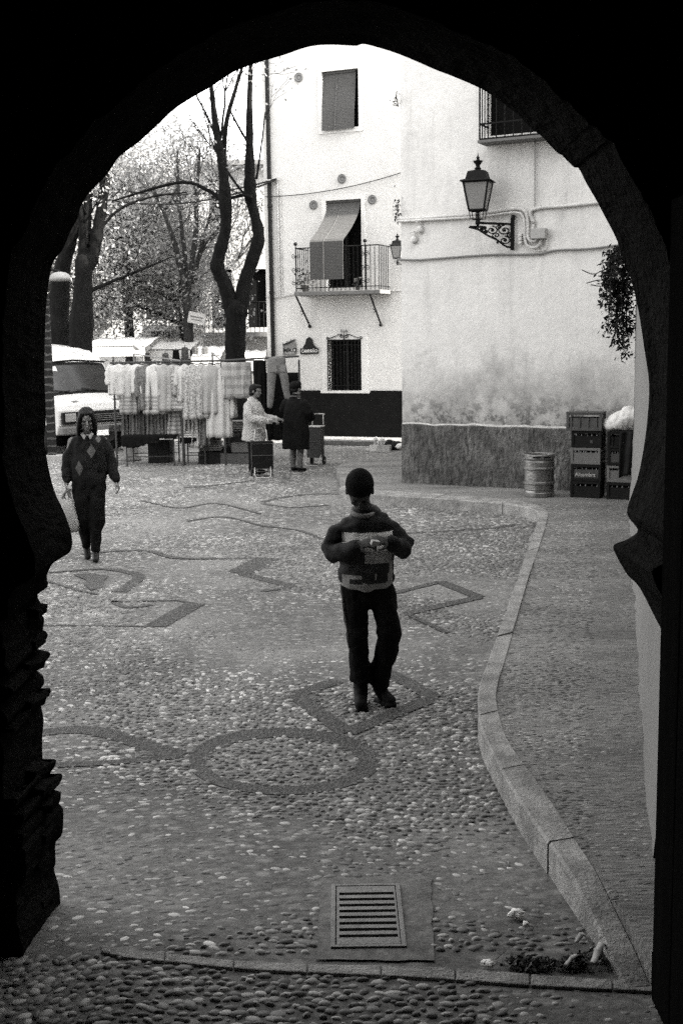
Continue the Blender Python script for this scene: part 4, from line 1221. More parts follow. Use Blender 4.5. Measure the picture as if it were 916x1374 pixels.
cb = at_z(784, 668, .14); rzc = -R(24)
ex = Vector((math.cos(rzc), math.sin(rzc), 0)); ey = Vector((-ex.y, ex.x, 0))
C1 = cb + ey * .15
hc = .222
spec_ = [(M_c1, M_c1, 'bottles', 'dark crate at the bottom of the left crate stack'), (M_c1, M_c2, 'bottles', 'dark crate with a pale lettered panel, second from the bottom of the left stack'), (M_c3, M_c3, 'rib2', 'pale crate in the middle of the left crate stack'), (M_c1, M_c1, 'bottles', 'dark crate under the grey top crate of the left stack')]
z = .14
for k, (a, b, st_, lb) in enumerate(spec_):
    o = crate('drinks_crate', a, b, .40, .30, hc, st_, (C1.x + .004 * (k % 2), C1.y, z), rzc + R([0, 1.5, -1, 1][k]), lb)
    if k == 1:
        P_ = Wall((C1.x, C1.y, 0), ex); text('Alhambra', .07, P_.pt(0, z + .085, .152), P_, M_s1, o, .001)
    if k in (0, 3):
        P_ = Wall((C1.x, C1.y, 0), ex); MB().pbox(P_, -.09, .09, z + .06, z + .1, .132, .1345).build('label_strip', M_c2, o, world=True)
    z += hc + .002
o = crate('drinks_crate', M_c4, M_c4, .47, .33, .245, 'rib', (C1.x - .03, C1.y, z), rzc + R(2), 'wide grey lidded crate topping the left stack')
MB().box((-0.0, 0, .238), (.478, .338, .012)).build('lid', M_c4, o)
C2 = C1 + ex * .49 - ey * .02
z = .14
for k, (a, b, st_, lb) in enumerate([(M_c1, M_c1, 'bottles', 'dark crate at the foot of the right stack'), (M_c3, M_c3, 'rib2', 'pale crate second from the ground in the right stack'), (M_c1, M_c2, 'bottles', 'dark crate third from the ground in the right stack, half covered'), (M_c1, M_c1, 'rib', 'dark crate at the top of the right stack under the white sack')]):
    crate('drinks_crate', a, b, .40, .30, hc, st_, (C2.x, C2.y, z), rzc + R([0, -1, 1, 0][k]), lb); z += hc + .002
ztop = z
# dark sheet draped over the right stack
P2 = Wall((C2.x, C2.y, 0), ex)
mb = MB(); vs = []; nu, nv = 22, 30
for j in range(nv + 1):
    t = j / nv
    for i in range(nu + 1):
        s = i / nu; u = -.04 + .28 * s if t > .25 else -.2 + .44 * s
        if t < .25: zz = ztop + .012 + .006 * noise.noise(Vector((s * 5, t * 9, 0))); nn_ = -.15 + .31 * t / .25
        else: tt = (t - .25) / .75; zz = ztop + .01 - tt * (.62 - .05 * math.sin(s * 3)); nn_ = .165 + .012 * math.sin(s * 14 + tt * 2) + .03 * tt * 0 + .01 * noise.noise(Vector((s * 4, tt * 3, 8)))
        vs.append(P2.pt(u, zz, nn_))
mb.add(vs, [(j * (nu + 1) + i, j * (nu + 1) + i + 1, (j + 1) * (nu + 1) + i + 1, (j + 1) * (nu + 1) + i) for j in range(nv) for i in range(nu)])
o = mb.build('dark_sheet', mat('dark_plastic_sheet', .009, .5, .3, 5), smooth=True, fix=False); tag(o, 'dark sheet hanging over the front of the right crate stack', 'sheet')
o.modifiers.new('solid', 'SOLIDIFY').thickness = .006
# white plastic sack on top
mb = MB(); c = P2.pt(.02, ztop + .13, -.0)
for (dx, dy, dz, r) in ((0, 0, 0, (.26, .17, .15)), (.12, .03, .03, (.2, .16, .16)), (-.16, 0, -.05, (.16, .14, .1)), (.04, .02, .1, (.13, .1, .1))):
    mb.ball(c + ex * dx + ey * dy + Vector((0, 0, dz)), r, 18)
o = thing('white_sack', 'bulging white plastic sack lying on the right crate stack', 'sack', (c.x, c.y, ztop))
mb2 = MB(); Mi = WM[o.name].inverted(); mb2.v = [tuple(Mi @ Vector(v)) for v in mb.v]; mb2.f = mb.f
fuse(mb2, 'sack', mat('white_plastic', .6, .45, .05, 4, spec=.4), o, .012, 4, lambda p: .022 * noise.noise(p * 7) + .012 * noise.noise(p * 18))

# ------------------------------------------------------------------ litter
M_paper = mat('crumpled_paper', .8, .8, .1)
def crumple(px, py, r, lb, z=0, m_=None, cat='litter'):
    p = at_z(px, py, z); o = MB().ball((0, 0, 0), (r * 1.3, r, r * .7), 14).build('paper_scrap', m_ or M_paper, origin=(0, 0, 0))
    for v in o.data.vertices:
        v.co *= 1 + .45 * noise.noise(Vector(v.co) / r * 1.1 + Vector((px, 0, 0))) + .2 * noise.noise(Vector(v.co) / r * 3)
        v.co.z += r * .55
    o.location = (p.x, p.y, z); tag(o, lb, cat); return o
crumple(692, 1231, .026, 'crumpled white paper lying between the drain and the kerb', .008)
crumple(654, 1297, .02, 'small white paper scrap lying on the threshold stones', .01)
crumple(705, 1241, .012, 'pale pebble sized paper bit beside the crumpled paper', .008)
crumple(452, 634, .02, 'tiny white scrap on the paving behind the boy', .004)
p = [at_z(*q) + Vector((0, 0, .015)) for q in ((657, 1262), (668, 1269), (679, 1279), (672, 1286), (664, 1293))]
tag(MB().tube(p, .002, 5).build('straw', mat('pale_cord', .5)), 'thin bent white straw near the threshold', 'straw')
# heap of wet leaves and rubbish in the corner by the kerb
jr = random.Random(77)
hp = tag(MB().build('leaf_heap', mat('wet_leaves', .03, .8, .5, 20, island=.5), origin=(0, 0, 0)) if False else None, None) if False else None
mb = MB()
clumps = [(jr.uniform(690, 850), jr.uniform(0, 1)) for _ in range(22)]
for k in range(620):
    cx_, cy_ = jr.choice(clumps); x = cx_ + jr.gauss(0, 11); t = (x - 690) / 175; y = 1302 + jr.gauss(0, 3.2) - cy_ * (6 + max(0, t - .35) * 40)
    q = at_z(x, y, 0); q.z = .012 + abs(jr.gauss(0, .006)) * (1 + t); a = Vector((jr.gauss(0, 1), jr.gauss(0, 1), jr.gauss(0, .5))).normalized() * jr.uniform(.008, .022); b = a.orthogonal().normalized() * jr.uniform(.005, .012)
    mb.add([q - a, q + b, q + a + Vector((0, 0, .004)), q - b], [(0, 1, 2, 3)])
tag(mb.build('leaf_heap', mat('wet_leaves', .05, .8, .5, 20, island=.8), fix=False), 'heap of dark wet leaves caught in the corner between kerb and threshold', 'leaf heap', kind='stuff')
M_trash = mat('grimy_wrapper', .28, .6, .35, 14); 
def wrapper(pts, w_, lb, lift=.03):
    P = resample([at_z(x, y, 0) + Vector((0, 0, lift + .02 * math.sin(i * 2.1))) for i, (x, y) in enumerate(pts)], 14)
    A = []; B = []
    for i, q in enumerate(P):
        t = (P[min(i + 1, 13)] - P[max(i - 1, 0)]).normalized(); s = Vector((t.y, -t.x, 0)) * w_ * (1 + .3 * noise.noise(q * 30)); zz = Vector((0, 0, .012 * noise.noise(q * 40)))
        A.append(q + s + zz); B.append(q - s - zz)
    o = MB().strip(A, B).build('wrapper', M_trash, smooth=True, fix=False); o.modifiers.new('s', 'SOLIDIFY').thickness = .003; tag(o, lb, 'litter')
wrapper([(795, 1309), (805, 1290), (812, 1278)], .014, 'long pale folded wrapper sticking up from the leaf heap', .05)
wrapper([(772, 1276), (782, 1270), (795, 1277), (790, 1284)], .01, 'curled pale wrapper at the back of the leaf heap', .035)
wrapper([(812, 1276), (824, 1280), (826, 1290)], .012, 'grey wrapper against the kerb at the right of the leaf heap', .04)
wrapper([(758, 1305), (772, 1297), (786, 1290)], .009, 'dull crumpled wrapper across the left of the leaf heap', .03)

# things on the ground at the foot of the white house
for (x, y, lb) in ((504.5, 600, 'white topped jar standing left of its twin by the black dado'), (513, 601, 'white topped jar standing right of its twin by the black dado')):
    p = at_z(x, y); t = thing('jar', lb, 'jar', p)
    MB().lathe([(.05, 0), (.06, .03), (.055, .12), (.03, .14)], n=12).build('body', mat('jar_grey', .2, .4), t, smooth=True); MB().ball((0, 0, .17), .055, 10).build('lid', M_s4, t, smooth=True)
mb = MB()
p = at_z(510, 605); jr = random.Random(5)
for (x, y, w_, h_, g_, lb) in ((504, 605, .22, .12, M_s4, 'small white box left of the open box on the ground'), (515, 606, .26, .13, M_s1, 'pale open box with goods beside the white box on the ground')):
    p = at_z(x, y); t = thing('goods_box', lb, 'box', p, R(-15)); mb = MB()
    for s in (-1, 1): mb.box((s * w_ / 2, 0, h_ / 2), (.012, .16, h_)); mb.box((0, s * .08, h_ / 2), (w_ - .012, .012, h_))
    mb.build('sides', g_, t)
    MB().box((0, 0, .02), (w_ - .02, .14, .03)).build('goods', M_c1, t)
p = at_z(529, 604); t = thing('dark_bag', 'black bag with pale crumpled cloth lying at the house corner', 'bag', p)
mb = MB(); mb.ball((0, .05, .09), (.2, .13, .1), 14); mb.ball((-.1, .05, .13), (.1, .1, .09), 12); fuse(mb, 'bag', mat('black_bag', .015, .6), t, .015, 3, lambda q: .015 * noise.noise(q * 12))
mb = MB(); mb.ball((.13, -.06, .08), (.12, .06, .07), 14); mb.ball((.22, -.08, .05), (.08, .06, .05), 12); fuse(mb, 'cloth', mat('pale_cloth', .6, .9, .1), t, .012, 2, lambda q: .02 * noise.noise(q * 16))
p = at_z(497, 604); tag(MB().box((0, 0, .015), (.16, .1, .03), Matrix.Rotation(.2, 3, 'Z')).build('packet', M_s4, origin=(0, 0, 0), bevel=.004), 'flat white packet left of the goods boxes', 'packet').location = p
p0 = at_z(470, 597); t = MB().box((p0.x, p0.y, .05), (1.6, .35, .1), Matrix.Rotation(-R(23), 3, 'Z')).build('doorstep', mat('worn_step', .09, .9, .3, 8), bevel=.01)
tag(t, 'low stone step lying along the foot of the black dado', 'step')
# ------------------------------------------------------------------ people
def Rx(a): return Matrix.Rotation(a, 3, 'X')
def Ry(a): return Matrix.Rotation(a, 3, 'Y')
def Rz(a): return Matrix.Rotation(a, 3, 'Z')
def head(mb, c, M, s=1.0, neck=None):
    """face looks along local -Y; c = middle of the head; s = 1 for a 0.22 m high head"""
    def P(x, y, z): return c + M @ (Vector((x, y, z)) * s)
    def B(x, y, z, r, n=14): mb.ball(P(x, y, z), tuple(q * s for q in r), n, M)
    B(0, .018, .028, (.076, .092, .083)); B(0, -.012, -.018, (.064, .07, .078)); B(0, -.03, -.06, (.045, .05, .045)); B(0, -.062, -.088, (.02, .02, .016), 10)
    B(0, -.05, .035, (.058, .035, .035)); B(-.028, -.075, .02, (.022, .012, .009), 10); B(.028, -.075, .02, (.022, .012, .009), 10)
    B(-.035, -.06, -.022, (.022, .02, .02), 10); B(.035, -.06, -.022, (.022, .02, .02), 10)
    mb.chain([tuple(P(0, -.082, .012)) + (.008 * s, .008 * s), tuple(P(0, -.098, -.012)) + (.011 * s, .01 * s), tuple(P(0, -.101, -.024)) + (.014 * s, .011 * s)], 8)
    B(0, -.081, -.05, (.022, .012, .0065), 10); B(0, -.08, -.06, (.019, .011, .006), 10)
    for k in (-1, 1): B(k * .079, .012, -.005, (.011, .02, .032), 10)
def eyes(t, c, M, s=1.0):
    for k in (-1, 1):
        e = MB().ball(c + M @ (Vector((k * .029, -.079, .004)) * s), tuple(q * s for q in (.012, .0065, .006)), 10, M).build('eye', mat('eye_dark', .02, .3), t, smooth=True)
def hand(mb, w, d, pn, side, s=1.0, curl=.5):
    """w wrist, d direction of the fingers, pn palm normal, side = +1 / -1 for where the thumb is"""
    d = Vector(d).normalized(); pn = Vector(pn); pn = (pn - d * pn.dot(d)).normalized(); x = d.cross(pn).normalized() * side
    w = Vector(w)
    mb.chain([tuple(w - d * .02 * s) + (.026 * s, .02 * s), tuple(w + d * .02 * s) + (.03 * s, .017 * s), tuple(w + d * .06 * s) + (.038 * s, .014 * s), tuple(w + d * .082 * s) + (.037 * s, .012 * s)], 10, side=x)
    for k, (o, L_) in enumerate(((.03, .066), (.01, .075), (-.01, .07), (-.029, .056))):
        p0 = w + d * .075 * s + x * o * s; c = curl * (1 + .12 * k)
        a1 = d * math.cos(c * .7) + pn * math.sin(c * .7); a2 = d * math.cos(c * 1.6) + pn * math.sin(c * 1.6); a3 = d * math.cos(c * 2.3) + pn * math.sin(c * 2.3)
        p1 = p0 + a1 * L_ * .48 * s; p2 = p1 + a2 * L_ * .32 * s; p3 = p2 + a3 * L_ * .26 * s; r = .0085 * s
        mb.chain([tuple(p0 - d * .01 * s) + (r * 1.1,), tuple(p1) + (r,), tuple(p2) + (r * .95,), tuple(p3) + (r * .8,)], 8)
    t0 = w + d * .022 * s + x * .024 * s; t1 = t0 + (d * .5 + x * .75 + pn * .3).normalized() * .035 * s; t2 = t1 + (d * .85 + x * .3 + pn * .35).normalized() * .028 * s; t3 = t2 + (d * .95 + pn * .35).normalized() * .02 * s
    mb.chain([tuple(t0) + (.013 * s,), tuple(t1) + (.0105 * s,), tuple(t2) + (.0095 * s,), tuple(t3) + (.0075 * s,)], 8)
def ch(mb, pts, **k): mb.chain([tuple(p) for p in pts], **k)
def folds(a=.006, f=6., g=0):
    return lambda p: a * noise.noise(Vector((p.x * f, p.y * f, p.z * f * .55 + g))) + a * .6 * noise.noise(Vector((p.x * f * 2.5 + 3, p.y * f * 2.5, p.z * f * 1.6)))
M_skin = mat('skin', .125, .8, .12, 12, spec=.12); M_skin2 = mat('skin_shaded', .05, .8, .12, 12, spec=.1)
M_dtrous = mat('dark_trousers', .006, .95, .25, 8, .3, 90); M_shoe = mat('dark_shoes', .007, .7, .2)
M_hair = mat('dark_hair', .008, .5, .5, 30, .6, 60, sz=.25)

# --- the boy -------------------------------------------------------------
pb = at_z(494, 946); S = 1.0
boy = thing('person', 'boy in a dark cap and two tone jacket walking forward, looking down at his hands', 'person', (pb.x, pb.y, 0), R(3))
hc_ = Vector((-.045, -.095, 1.29)); HM = Rz(R(-4)) @ Rx(R(44))
mb = MB(); head(mb, hc_, HM, .98)
ch(mb, [(-.01, .01, 1.14, .055, .055), (-.025, -.01, 1.2, .05, .05), (-.035, -.01, 1.27, .052, .055)])
ch(mb, [(0, .01, .72, .13, .085), (0, .01, .85, .115, .08), (0, .02, 1.0, .13, .09), (0, .02, 1.1, .14, .09), (0, .02, 1.14, .1, .07)])
LW = Vector((-.07, -.24, 1.0)); RW = Vector((.115, -.24, 1.02))
ch(mb, [(-.12, .01, 1.09, .04), (-.18, .0, 1.02, .038), (-.22, -.02, .94, .035), (-.16, -.14, .96, .03), (LW.x, LW.y, LW.z, .025)])
ch(mb, [(.12, .01, 1.09, .04), (.18, .0, 1.02, .038), (.23, -.03, .95, .035), (.18, -.14, .98, .03), (RW.x, RW.y, RW.z, .025)])
hand(mb, LW, (.8, -.35, .2), (.15, .5, -.6), -1, .92, .75); hand(mb, RW, (-.8, -.35, .12), (-.15, .5, -.6), 1, .92, .8)
# legs under the trousers
ch(mb, [(-.075, .01, .7, .075), (-.07, -.02, .42, .05), (-.045, .03, .08, .035), (-.05, -.06, .04, .03)])
ch(mb, [(.075, .01, .7, .075), (.135, -.05, .42, .05), (.06, .06, .1, .035), (.1, -.02, .05, .03)])
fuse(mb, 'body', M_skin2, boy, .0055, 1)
eyes(boy, hc_, HM, .98)
# cap
mb = MB(); cc = hc_ + HM @ Vector((0, .022, .045))
mb.ball(cc, (.088, .104, .085), 22, HM); mb.ball(hc_ + HM @ Vector((0, .012, .0)) + Vector((0, .02, .035)), (.087, .1, .05), 20, HM)
mb.ball(cc + HM @ Vector((0, .01, .04)), (.06, .07, .055), 14, HM)
fuse(mb, 'cap', mat('black_knit', .004, .95, .3, 30, .6, 140), boy, .006, 2)
# collar
mb = MB(); mb.tube([(.07 * math.cos(a) - .018, .07 * math.sin(a) + .0 , 1.165 + .022 * math.sin(a)) for a in [2 * PI * k / 24 for k in range(24)]], (.014), 8, closed=True)
mb.build('collar', mat('pale_collar', .16, .9, .1), boy, smooth=True)
# jacket
m_j, nb = newmat('two_tone_jacket', .85, .2)
p = nb.xyz()
x, y, z = p[0], p[1], p[2]
wob = nb.noise(9, 3)
front = nb.m_('LESS_THAN', y, -.01)
arm = nb.m_('LESS_THAN', nb.m_('ABSOLUTE', nb.m_('SUBTRACT', x, .0)), nb.m_('ADD', .145, nb.m_('MULTIPLY', wob, .02)))
tor = nb.m_('GREATER_THAN', y, -.145)
pan = nb.m_('MULTIPLY', nb.m_('LESS_THAN', z, nb.m_('ADD', 1.10, nb.m_('MULTIPLY', wob, .03))), nb.m_('GREATER_THAN', z, .70))
pan = nb.m_('MULTIPLY', pan, nb.m_('MULTIPLY', arm, tor))
# printed dark shapes on the pale panel
def blk(x0, x1, z0, z1, soft=.01):
    a = nb.m_('MULTIPLY', nb.m_('GREATER_THAN', nb.m_('ADD', x, nb.m_('MULTIPLY', wob, soft * 2)), x0), nb.m_('LESS_THAN', x, x1))
    b = nb.m_('MULTIPLY', nb.m_('GREATER_THAN', nb.m_('ADD', z, nb.m_('MULTIPLY', wob, soft * 2)), z0), nb.m_('LESS_THAN', z, z1)); return nb.m_('MULTIPLY', a, b)
dark = blk(-.105, -.04, .80, .83)
for q in ((-.03, .04, .815, .875), (.06, .12, .82, .90), (-.12, .13, .875, .925), (.0, .11, .798, .825), (-.145, -.02, .865, 1.04)): dark = nb.m_('MAXIMUM', dark, blk(*q))
strip_ = nb.m_('GREATER_THAN', z, nb.m_('ADD', .975, nb.m_('MULTIPLY', wob, .06)))
tone = nb.mix(dark, nb.m_('MULTIPLY', .27, nb.m_('ADD', .7, nb.m_('MULTIPLY', nb.noise(25, 3), .4))), .02)
hem = nb.m_('LESS_THAN', z, .80)
tone = nb.mix(nb.m_('MULTIPLY', strip_, nb.m_('LESS_THAN', nb.m_('ABSOLUTE', nb.m_('SUBTRACT', x, .01)), .15)), tone, .5)
tone2 = nb.mix(pan, .006, tone)
tone2 = nb.mix(nb.m_('MULTIPLY', hem, nb.m_('LESS_THAN', nb.m_('ABSOLUTE', x), .19)), tone2, .24)
nb.color(tone2); nb.bump(nb.noise(160, 3), .3, .004)
mb = MB()
ch(mb, [(-.005, .005, .725, .168, .122), (-.005, .0, .745, .178, .13), (-.005, .0, .79, .175, .127), (-.002, -.002, .88, .17, .125), (0, .0, 1.0, .172, .125), (0, .01, 1.08, .17, .115), (-.005, .012, 1.13, .135, .09), (-.01, .008, 1.165, .075, .065)], n=22, flat=(1, 0))
ch(mb, [(-.095, .012, 1.07, .058), (-.165, .005, 1.035, .066), (-.225, -.01, .94, .064), (-.2, -.07, .915, .062), (-.13, -.165, .955, .05), (-.085, -.225, .99, .042), (-.078, -.235, .995, .036)])
ch(mb, [(.095, .012, 1.07, .058), (.165, .0, 1.035, .066), (.235, -.02, .95, .066), (.215, -.07, .93, .062), (.17, -.15, .97, .05), (.13, -.225, 1.01, .042), (.123, -.235, 1.014, .036)])
jk = fuse(mb, 'jacket', m_j, boy, .008, 3, lambda p: .014 * noise.noise(Vector((p.x * 7, p.y * 7, p.z * 12))) + .010 * noise.noise(Vector((p.x * 14, p.y * 14, p.z * 24))))
# trousers
mb = MB()
ch(mb, [(0, .01, .66, .142, .10), (0, .01, .74, .145, .10)], n=20)
ch(mb, [(-.078, .01, .70, .088, .095), (-.072, .0, .58, .082, .085), (-.065, -.015, .42, .07, .075), (-.055, .0, .28, .062, .068), (-.045, .018, .2, .067, .076), (-.043, .02, .15, .07, .082)], flat=(0, 1))
ch(mb, [(.08, .01, .70, .088, .095), (.105, -.015, .57, .08, .085), (.135, -.045, .43, .076, .08), (.115, -.015, .32, .07, .075), (.08, .03, .2, .066, .074), (.068, .05, .125, .068, .078)], flat=(0, 1))
fuse(mb, 'trousers', M_dtrous, boy, .008, 2, lambda p: .011 * noise.noise(Vector((p.x * 9, p.y * 9, p.z * 14))) + .008 * noise.noise(Vector((p.x * 20, p.y * 20, p.z * 26))))
# side stripe of the trousers
mb = MB(); P_ = [Vector(q) for q in ((-.158, -.02, .70), (-.148, -.045, .58), (-.127, -.06, .46), (-.118, -.055, .36))]
mb.tube(P_, [(.008, .004)] * 4, 6); mb.build('side_stripe', mat('grey_piping', .06, .8), boy, smooth=True)
# boots
for pts in ([(-.043, .035, .17, .048, .052), (-.045, .02, .08, .045, .055), (-.05, -.04, .045, .042, .04), (-.055, -.12, .035, .04, .03)], [(.066, .06, .15, .046, .05), (.075, .05, .09, .044, .052), (.1, .0, .055, .042, .04), (.135, -.06, .04, .038, .03)]):
    mb = MB(); ch(mb, pts, side=(1, 0, 0)); mb.box((pts[-1][0] * .55 + pts[0][0] * .45, (pts[-1][1] + pts[0][1]) / 2 - .01, .014), (.07, .19, .028), Rz(R(3) if pts[0][0] < 0 else R(22)))
    fuse(mb, 'boot', M_shoe, boy, .007, 2)
def remap(root, fz=None, fx=None):
    for o_ in [x for x in bpy.data.objects if x.type == 'MESH' and (x.parent == root or (x.parent and x.parent.parent == root))]:
        n_ = len(o_.data.vertices); a_ = np.empty(n_ * 3, np.float32); o_.data.vertices.foreach_get('co', a_); a_ = a_.reshape(-1, 3)
        if fz: a_[:, 2] = np.interp(a_[:, 2], *fz)
        if fx: a_[:, 0] = a_[:, 0] * fx[0] + fx[1]
        o_.data.vertices.foreach_set('co', a_.ravel()); o_.data.update()
remap(boy, ((-.1, 0, .16, .70, 1.0, 1.165, 1.47), (-.1, 0, .165, .765, 1.065, 1.235, 1.55)))
# the small thing he fiddles with
o = MB().box((0, 0, 0), (.05, .03, .03)).build('small_box', mat('small_box_grey', .25, .5), origin=(0, 0, -.015), bevel=.004)
wm = WM[boy.name] @ Vector((.022, -.315, 1.075)); o.location = wm; o.rotation_euler = (.3, .2, .4); tag(o, 'tiny pale object held between the hands of the boy', 'trinket')

# --- the woman with the bag ----------------------------------------------
pw = at_z(124, 752)
wo = thing('person', 'woman with long dark hair in a diamond patterned jumper walking with a plastic bag', 'person', (pw.x, pw.y, 0), R(10))
M_argyle, nb = newmat('diamond_jumper', .9, .15)
p = nb.xyz(); x, y, z = p
def dia(cx, cz, a, b):
    return nb.m_('LESS_THAN', nb.m_('ADD', nb.m_('DIVIDE', nb.m_('ABSOLUTE', nb.m_('SUBTRACT', x, cx)), a), nb.m_('DIVIDE', nb.m_('ABSOLUTE', nb.m_('SUBTRACT', z, cz)), b)), 1.)
fr = nb.m_('LESS_THAN', y, -.02)
dd = nb.m_('MULTIPLY', nb.m_('MAXIMUM', dia(.045, 1.17, .045, .075), dia(-.085, .995, .042, .08)), fr)
dd = nb.m_('MAXIMUM', dd, nb.m_('MULTIPLY', fr, nb.m_('MULTIPLY', dia(.12, 1.29, .03, .04), 1.)))
nb.color(nb.mix(dd, .0055, nb.m_('ADD', .03, nb.m_('MULTIPLY', nb.noise(30, 3), .07)))); nb.bump(nb.noise(120, 3), .4, .005)
hcw = Vector((.0, -.05, 1.49)); HW = Rz(R(4)) @ Rx(R(14))
mb = MB(); head(mb, hcw, HW, 1.0)
ch(mb, [(0, .02, 1.3, .06, .055), (0, .0, 1.37, .052, .052), (0, -.01, 1.44, .05, .055)])
ch(mb, [(0, .01, .86, .15, .1), (0, .01, 1.0, .125, .09), (0, .01, 1.15, .14, .1), (0, .02, 1.27, .15, .09), (0, .02, 1.31, .1, .07)])
Lw = Vector((-.245, -.04, .83)); Rw = Vector((.29, -.09, .84))
ch(mb, [(-.165, .02, 1.26, .05), (-.215, .03, 1.05, .042), (-.235, 0, .93, .035), (Lw.x, Lw.y, Lw.z, .025)])
ch(mb, [(.165, .02, 1.26, .05), (.225, .03, 1.06, .042), (.265, -.04, .93, .035), (Rw.x, Rw.y, Rw.z, .025)])
hand(mb, Lw, (.0, -.05, -1), (.9, 0, -.1), 1, .95, 1.2); hand(mb, Rw, (.35, -.15, -.85), (-.8, .1, -.2), -1, .95, .6)
ch(mb, [(-.08, .01, .82, .09), (-.075, -.02, .46, .055), (-.07, .13, .12, .035), (-.06, .06, .05, .03)])
ch(mb, [(.08, .01, .82, .09), (.06, -.04, .46, .055), (.03, -.02, .08, .035), (.035, -.1, .04, .03)])
fuse(mb, 'body', M_skin, wo, .0058, 1); eyes(wo, hcw, HW)
mb = MB()
def Hh(x, y, z): return hcw + HW @ Vector((x, y, z))
mb.ball(Hh(0, .036, .045), (.09, .098, .082), 20, HW); mb.ball(Hh(0, .01, .078), (.066, .085, .034), 16, HW)
for k in (-1, 1): mb.chain([tuple(Hh(k * .045, -.06, .08)) + (.03, .024), tuple(Hh(k * .078, -.045, .02)) + (.024, .034), tuple(Hh(k * .088, -.02, -.06)) + (.026, .042), tuple(Hh(k * .085, .02, -.14)) + (.03, .045), tuple(Hh(k * .06, .06, -.19)) + (.03, .045)], 10)
mb.ball(Hh(0, .075, -.06), (.075, .045, .09), 14)
fuse(mb, 'hair', M_hair, wo, .006, 2, lambda q: .003 * noise.noise(Vector((q.x * 60, q.y * 60, q.z * 8))))
mb = MB()
ch(mb, [(0, .01, .80, .17, .125), (0, .005, .83, .185, .14), (0, .005, .89, .2, .145), (0, 0, 1.0, .195, .14), (0, .0, 1.12, .19, .135), (0, .01, 1.24, .19, .12), (0, .018, 1.31, .13, .085), (0, .012, 1.345, .075, .06)], n=22, flat=(1, 0))
ch(mb, [(-.14, .02, 1.25, .075), (-.2, .03, 1.12, .075), (-.235, .02, .98, .07), (-.245, -.02, .89, .062), (-.245, -.035, .865, .045)])
ch(mb, [(.14, .02, 1.25, .075), (.21, .03, 1.13, .075), (.255, .01, 1.0, .07), (.275, -.06, .9, .062), (.283, -.08, .875, .045)])
fuse(mb, 'jumper', M_argyle, wo, .009, 3, folds(.022, 7))
mb = MB(); mb.tube([(.065 * math.cos(a), .06 * math.sin(a) - .0, 1.355 + .025 * math.sin(a)) for a in [2 * PI * k / 24 for k in range(24)]], .012, 8, closed=True)
for k in (-1, 1): mb.prism([(k * .012, -.095, 1.325), (k * .05, -.07, 1.365), (k * .07, -.09, 1.345), (k * .035, -.115, 1.29)], (0, -.008, .0))
mb.build('collar', mat('pale_collar', .16, .9, .1), wo, smooth=False)
mb = MB()
ch(mb, [(0, .01, .74, .165, .12), (0, .01, .84, .165, .12)], n=20)
ch(mb, [(-.085, .01, .82, .105, .12), (-.085, .0, .65, .1, .115), (-.08, .0, .46, .085, .095), (-.075, .07, .28, .068, .075), (-.07, .12, .13, .052, .058)], flat=(0, 1))
ch(mb, [(.085, .01, .82, .105, .12), (.075, -.03, .65, .1, .115), (.06, -.04, .46, .088, .095), (.045, -.03, .28, .068, .075), (.035, -.02, .1, .055, .06)], flat=(0, 1))
fuse(mb, 'trousers', M_dtrous, wo, .009, 3, folds(.02, 7, 3))
for pts in ([(-.07, .14, .16, .04, .045), (-.068, .14, .1, .04, .048), (-.06, .07, .055, .038, .038), (-.055, .02, .03, .036, .026)], [(.033, -.01, .14, .04, .045), (.034, -.02, .07, .04, .05), (.036, -.1, .045, .04, .036), (.037, -.17, .034, .037, .028)]):
    mb = MB(); ch(mb, pts, side=(1, 0, 0)); fuse(mb, 'shoe', mat('brown_shoes', .015, .5, .2), wo, .007, 2)
remap(wo, None, (.95, .008))
# plastic bag in her hand
bp_ = WM[wo.name] @ Vector((-.23, -.045, .745))
bag = thing('plastic_bag', 'white plastic carrier bag hanging from the hand of the walking woman', 'bag', (bp_.x, bp_.y, bp_.z - .42), R(15))
mb = MB(); vs = []; nn = 28; H_ = [(.0, .1, .045), (.01, .115, .055), (.08, .12, .07), (.18, .115, .07), (.26, .095, .055), (.32, .07, .035), (.35, .06, .02)]
for z_, a, b in H_:
    for k in range(nn):
        w_ = 2 * PI * k / nn; f_ = 1 + .13 * math.sin(k * 2.3 + z_ * 9) * (.3 + z_ * 2.3); vs.append((a * f_ * math.cos(w_), b * f_ * math.sin(w_), z_ + .01 * math.sin(k * 1.7)))
fs = [tuple(range(nn - 1, -1, -1))]
for i in range(len(H_) - 1):
    for k in range(nn): l = (k + 1) % nn; fs.append((i * nn + k, i * nn + l, (i + 1) * nn + l, (i + 1) * nn + k))
mb.add(vs, fs); o = mb.build('sack', mat('carrier_plastic', .25, .5, .15, 8), bag, smooth=True); o.modifiers.new('s', 'SOLIDIFY').thickness = .003
mb = MB()
for k in (-1, 1): mb.tube(resample([Vector((k * .055, 0, .33)), Vector((k * .035, 0, .39)), Vector((0, 0, .425)), Vector((-k * .02, .01, .39)), Vector((-k * .03, .012, .34))], 12), [(.014, .004)] * 12, 6)
mb.build('handle', MATS['carrier_plastic'], bag, smooth=True)

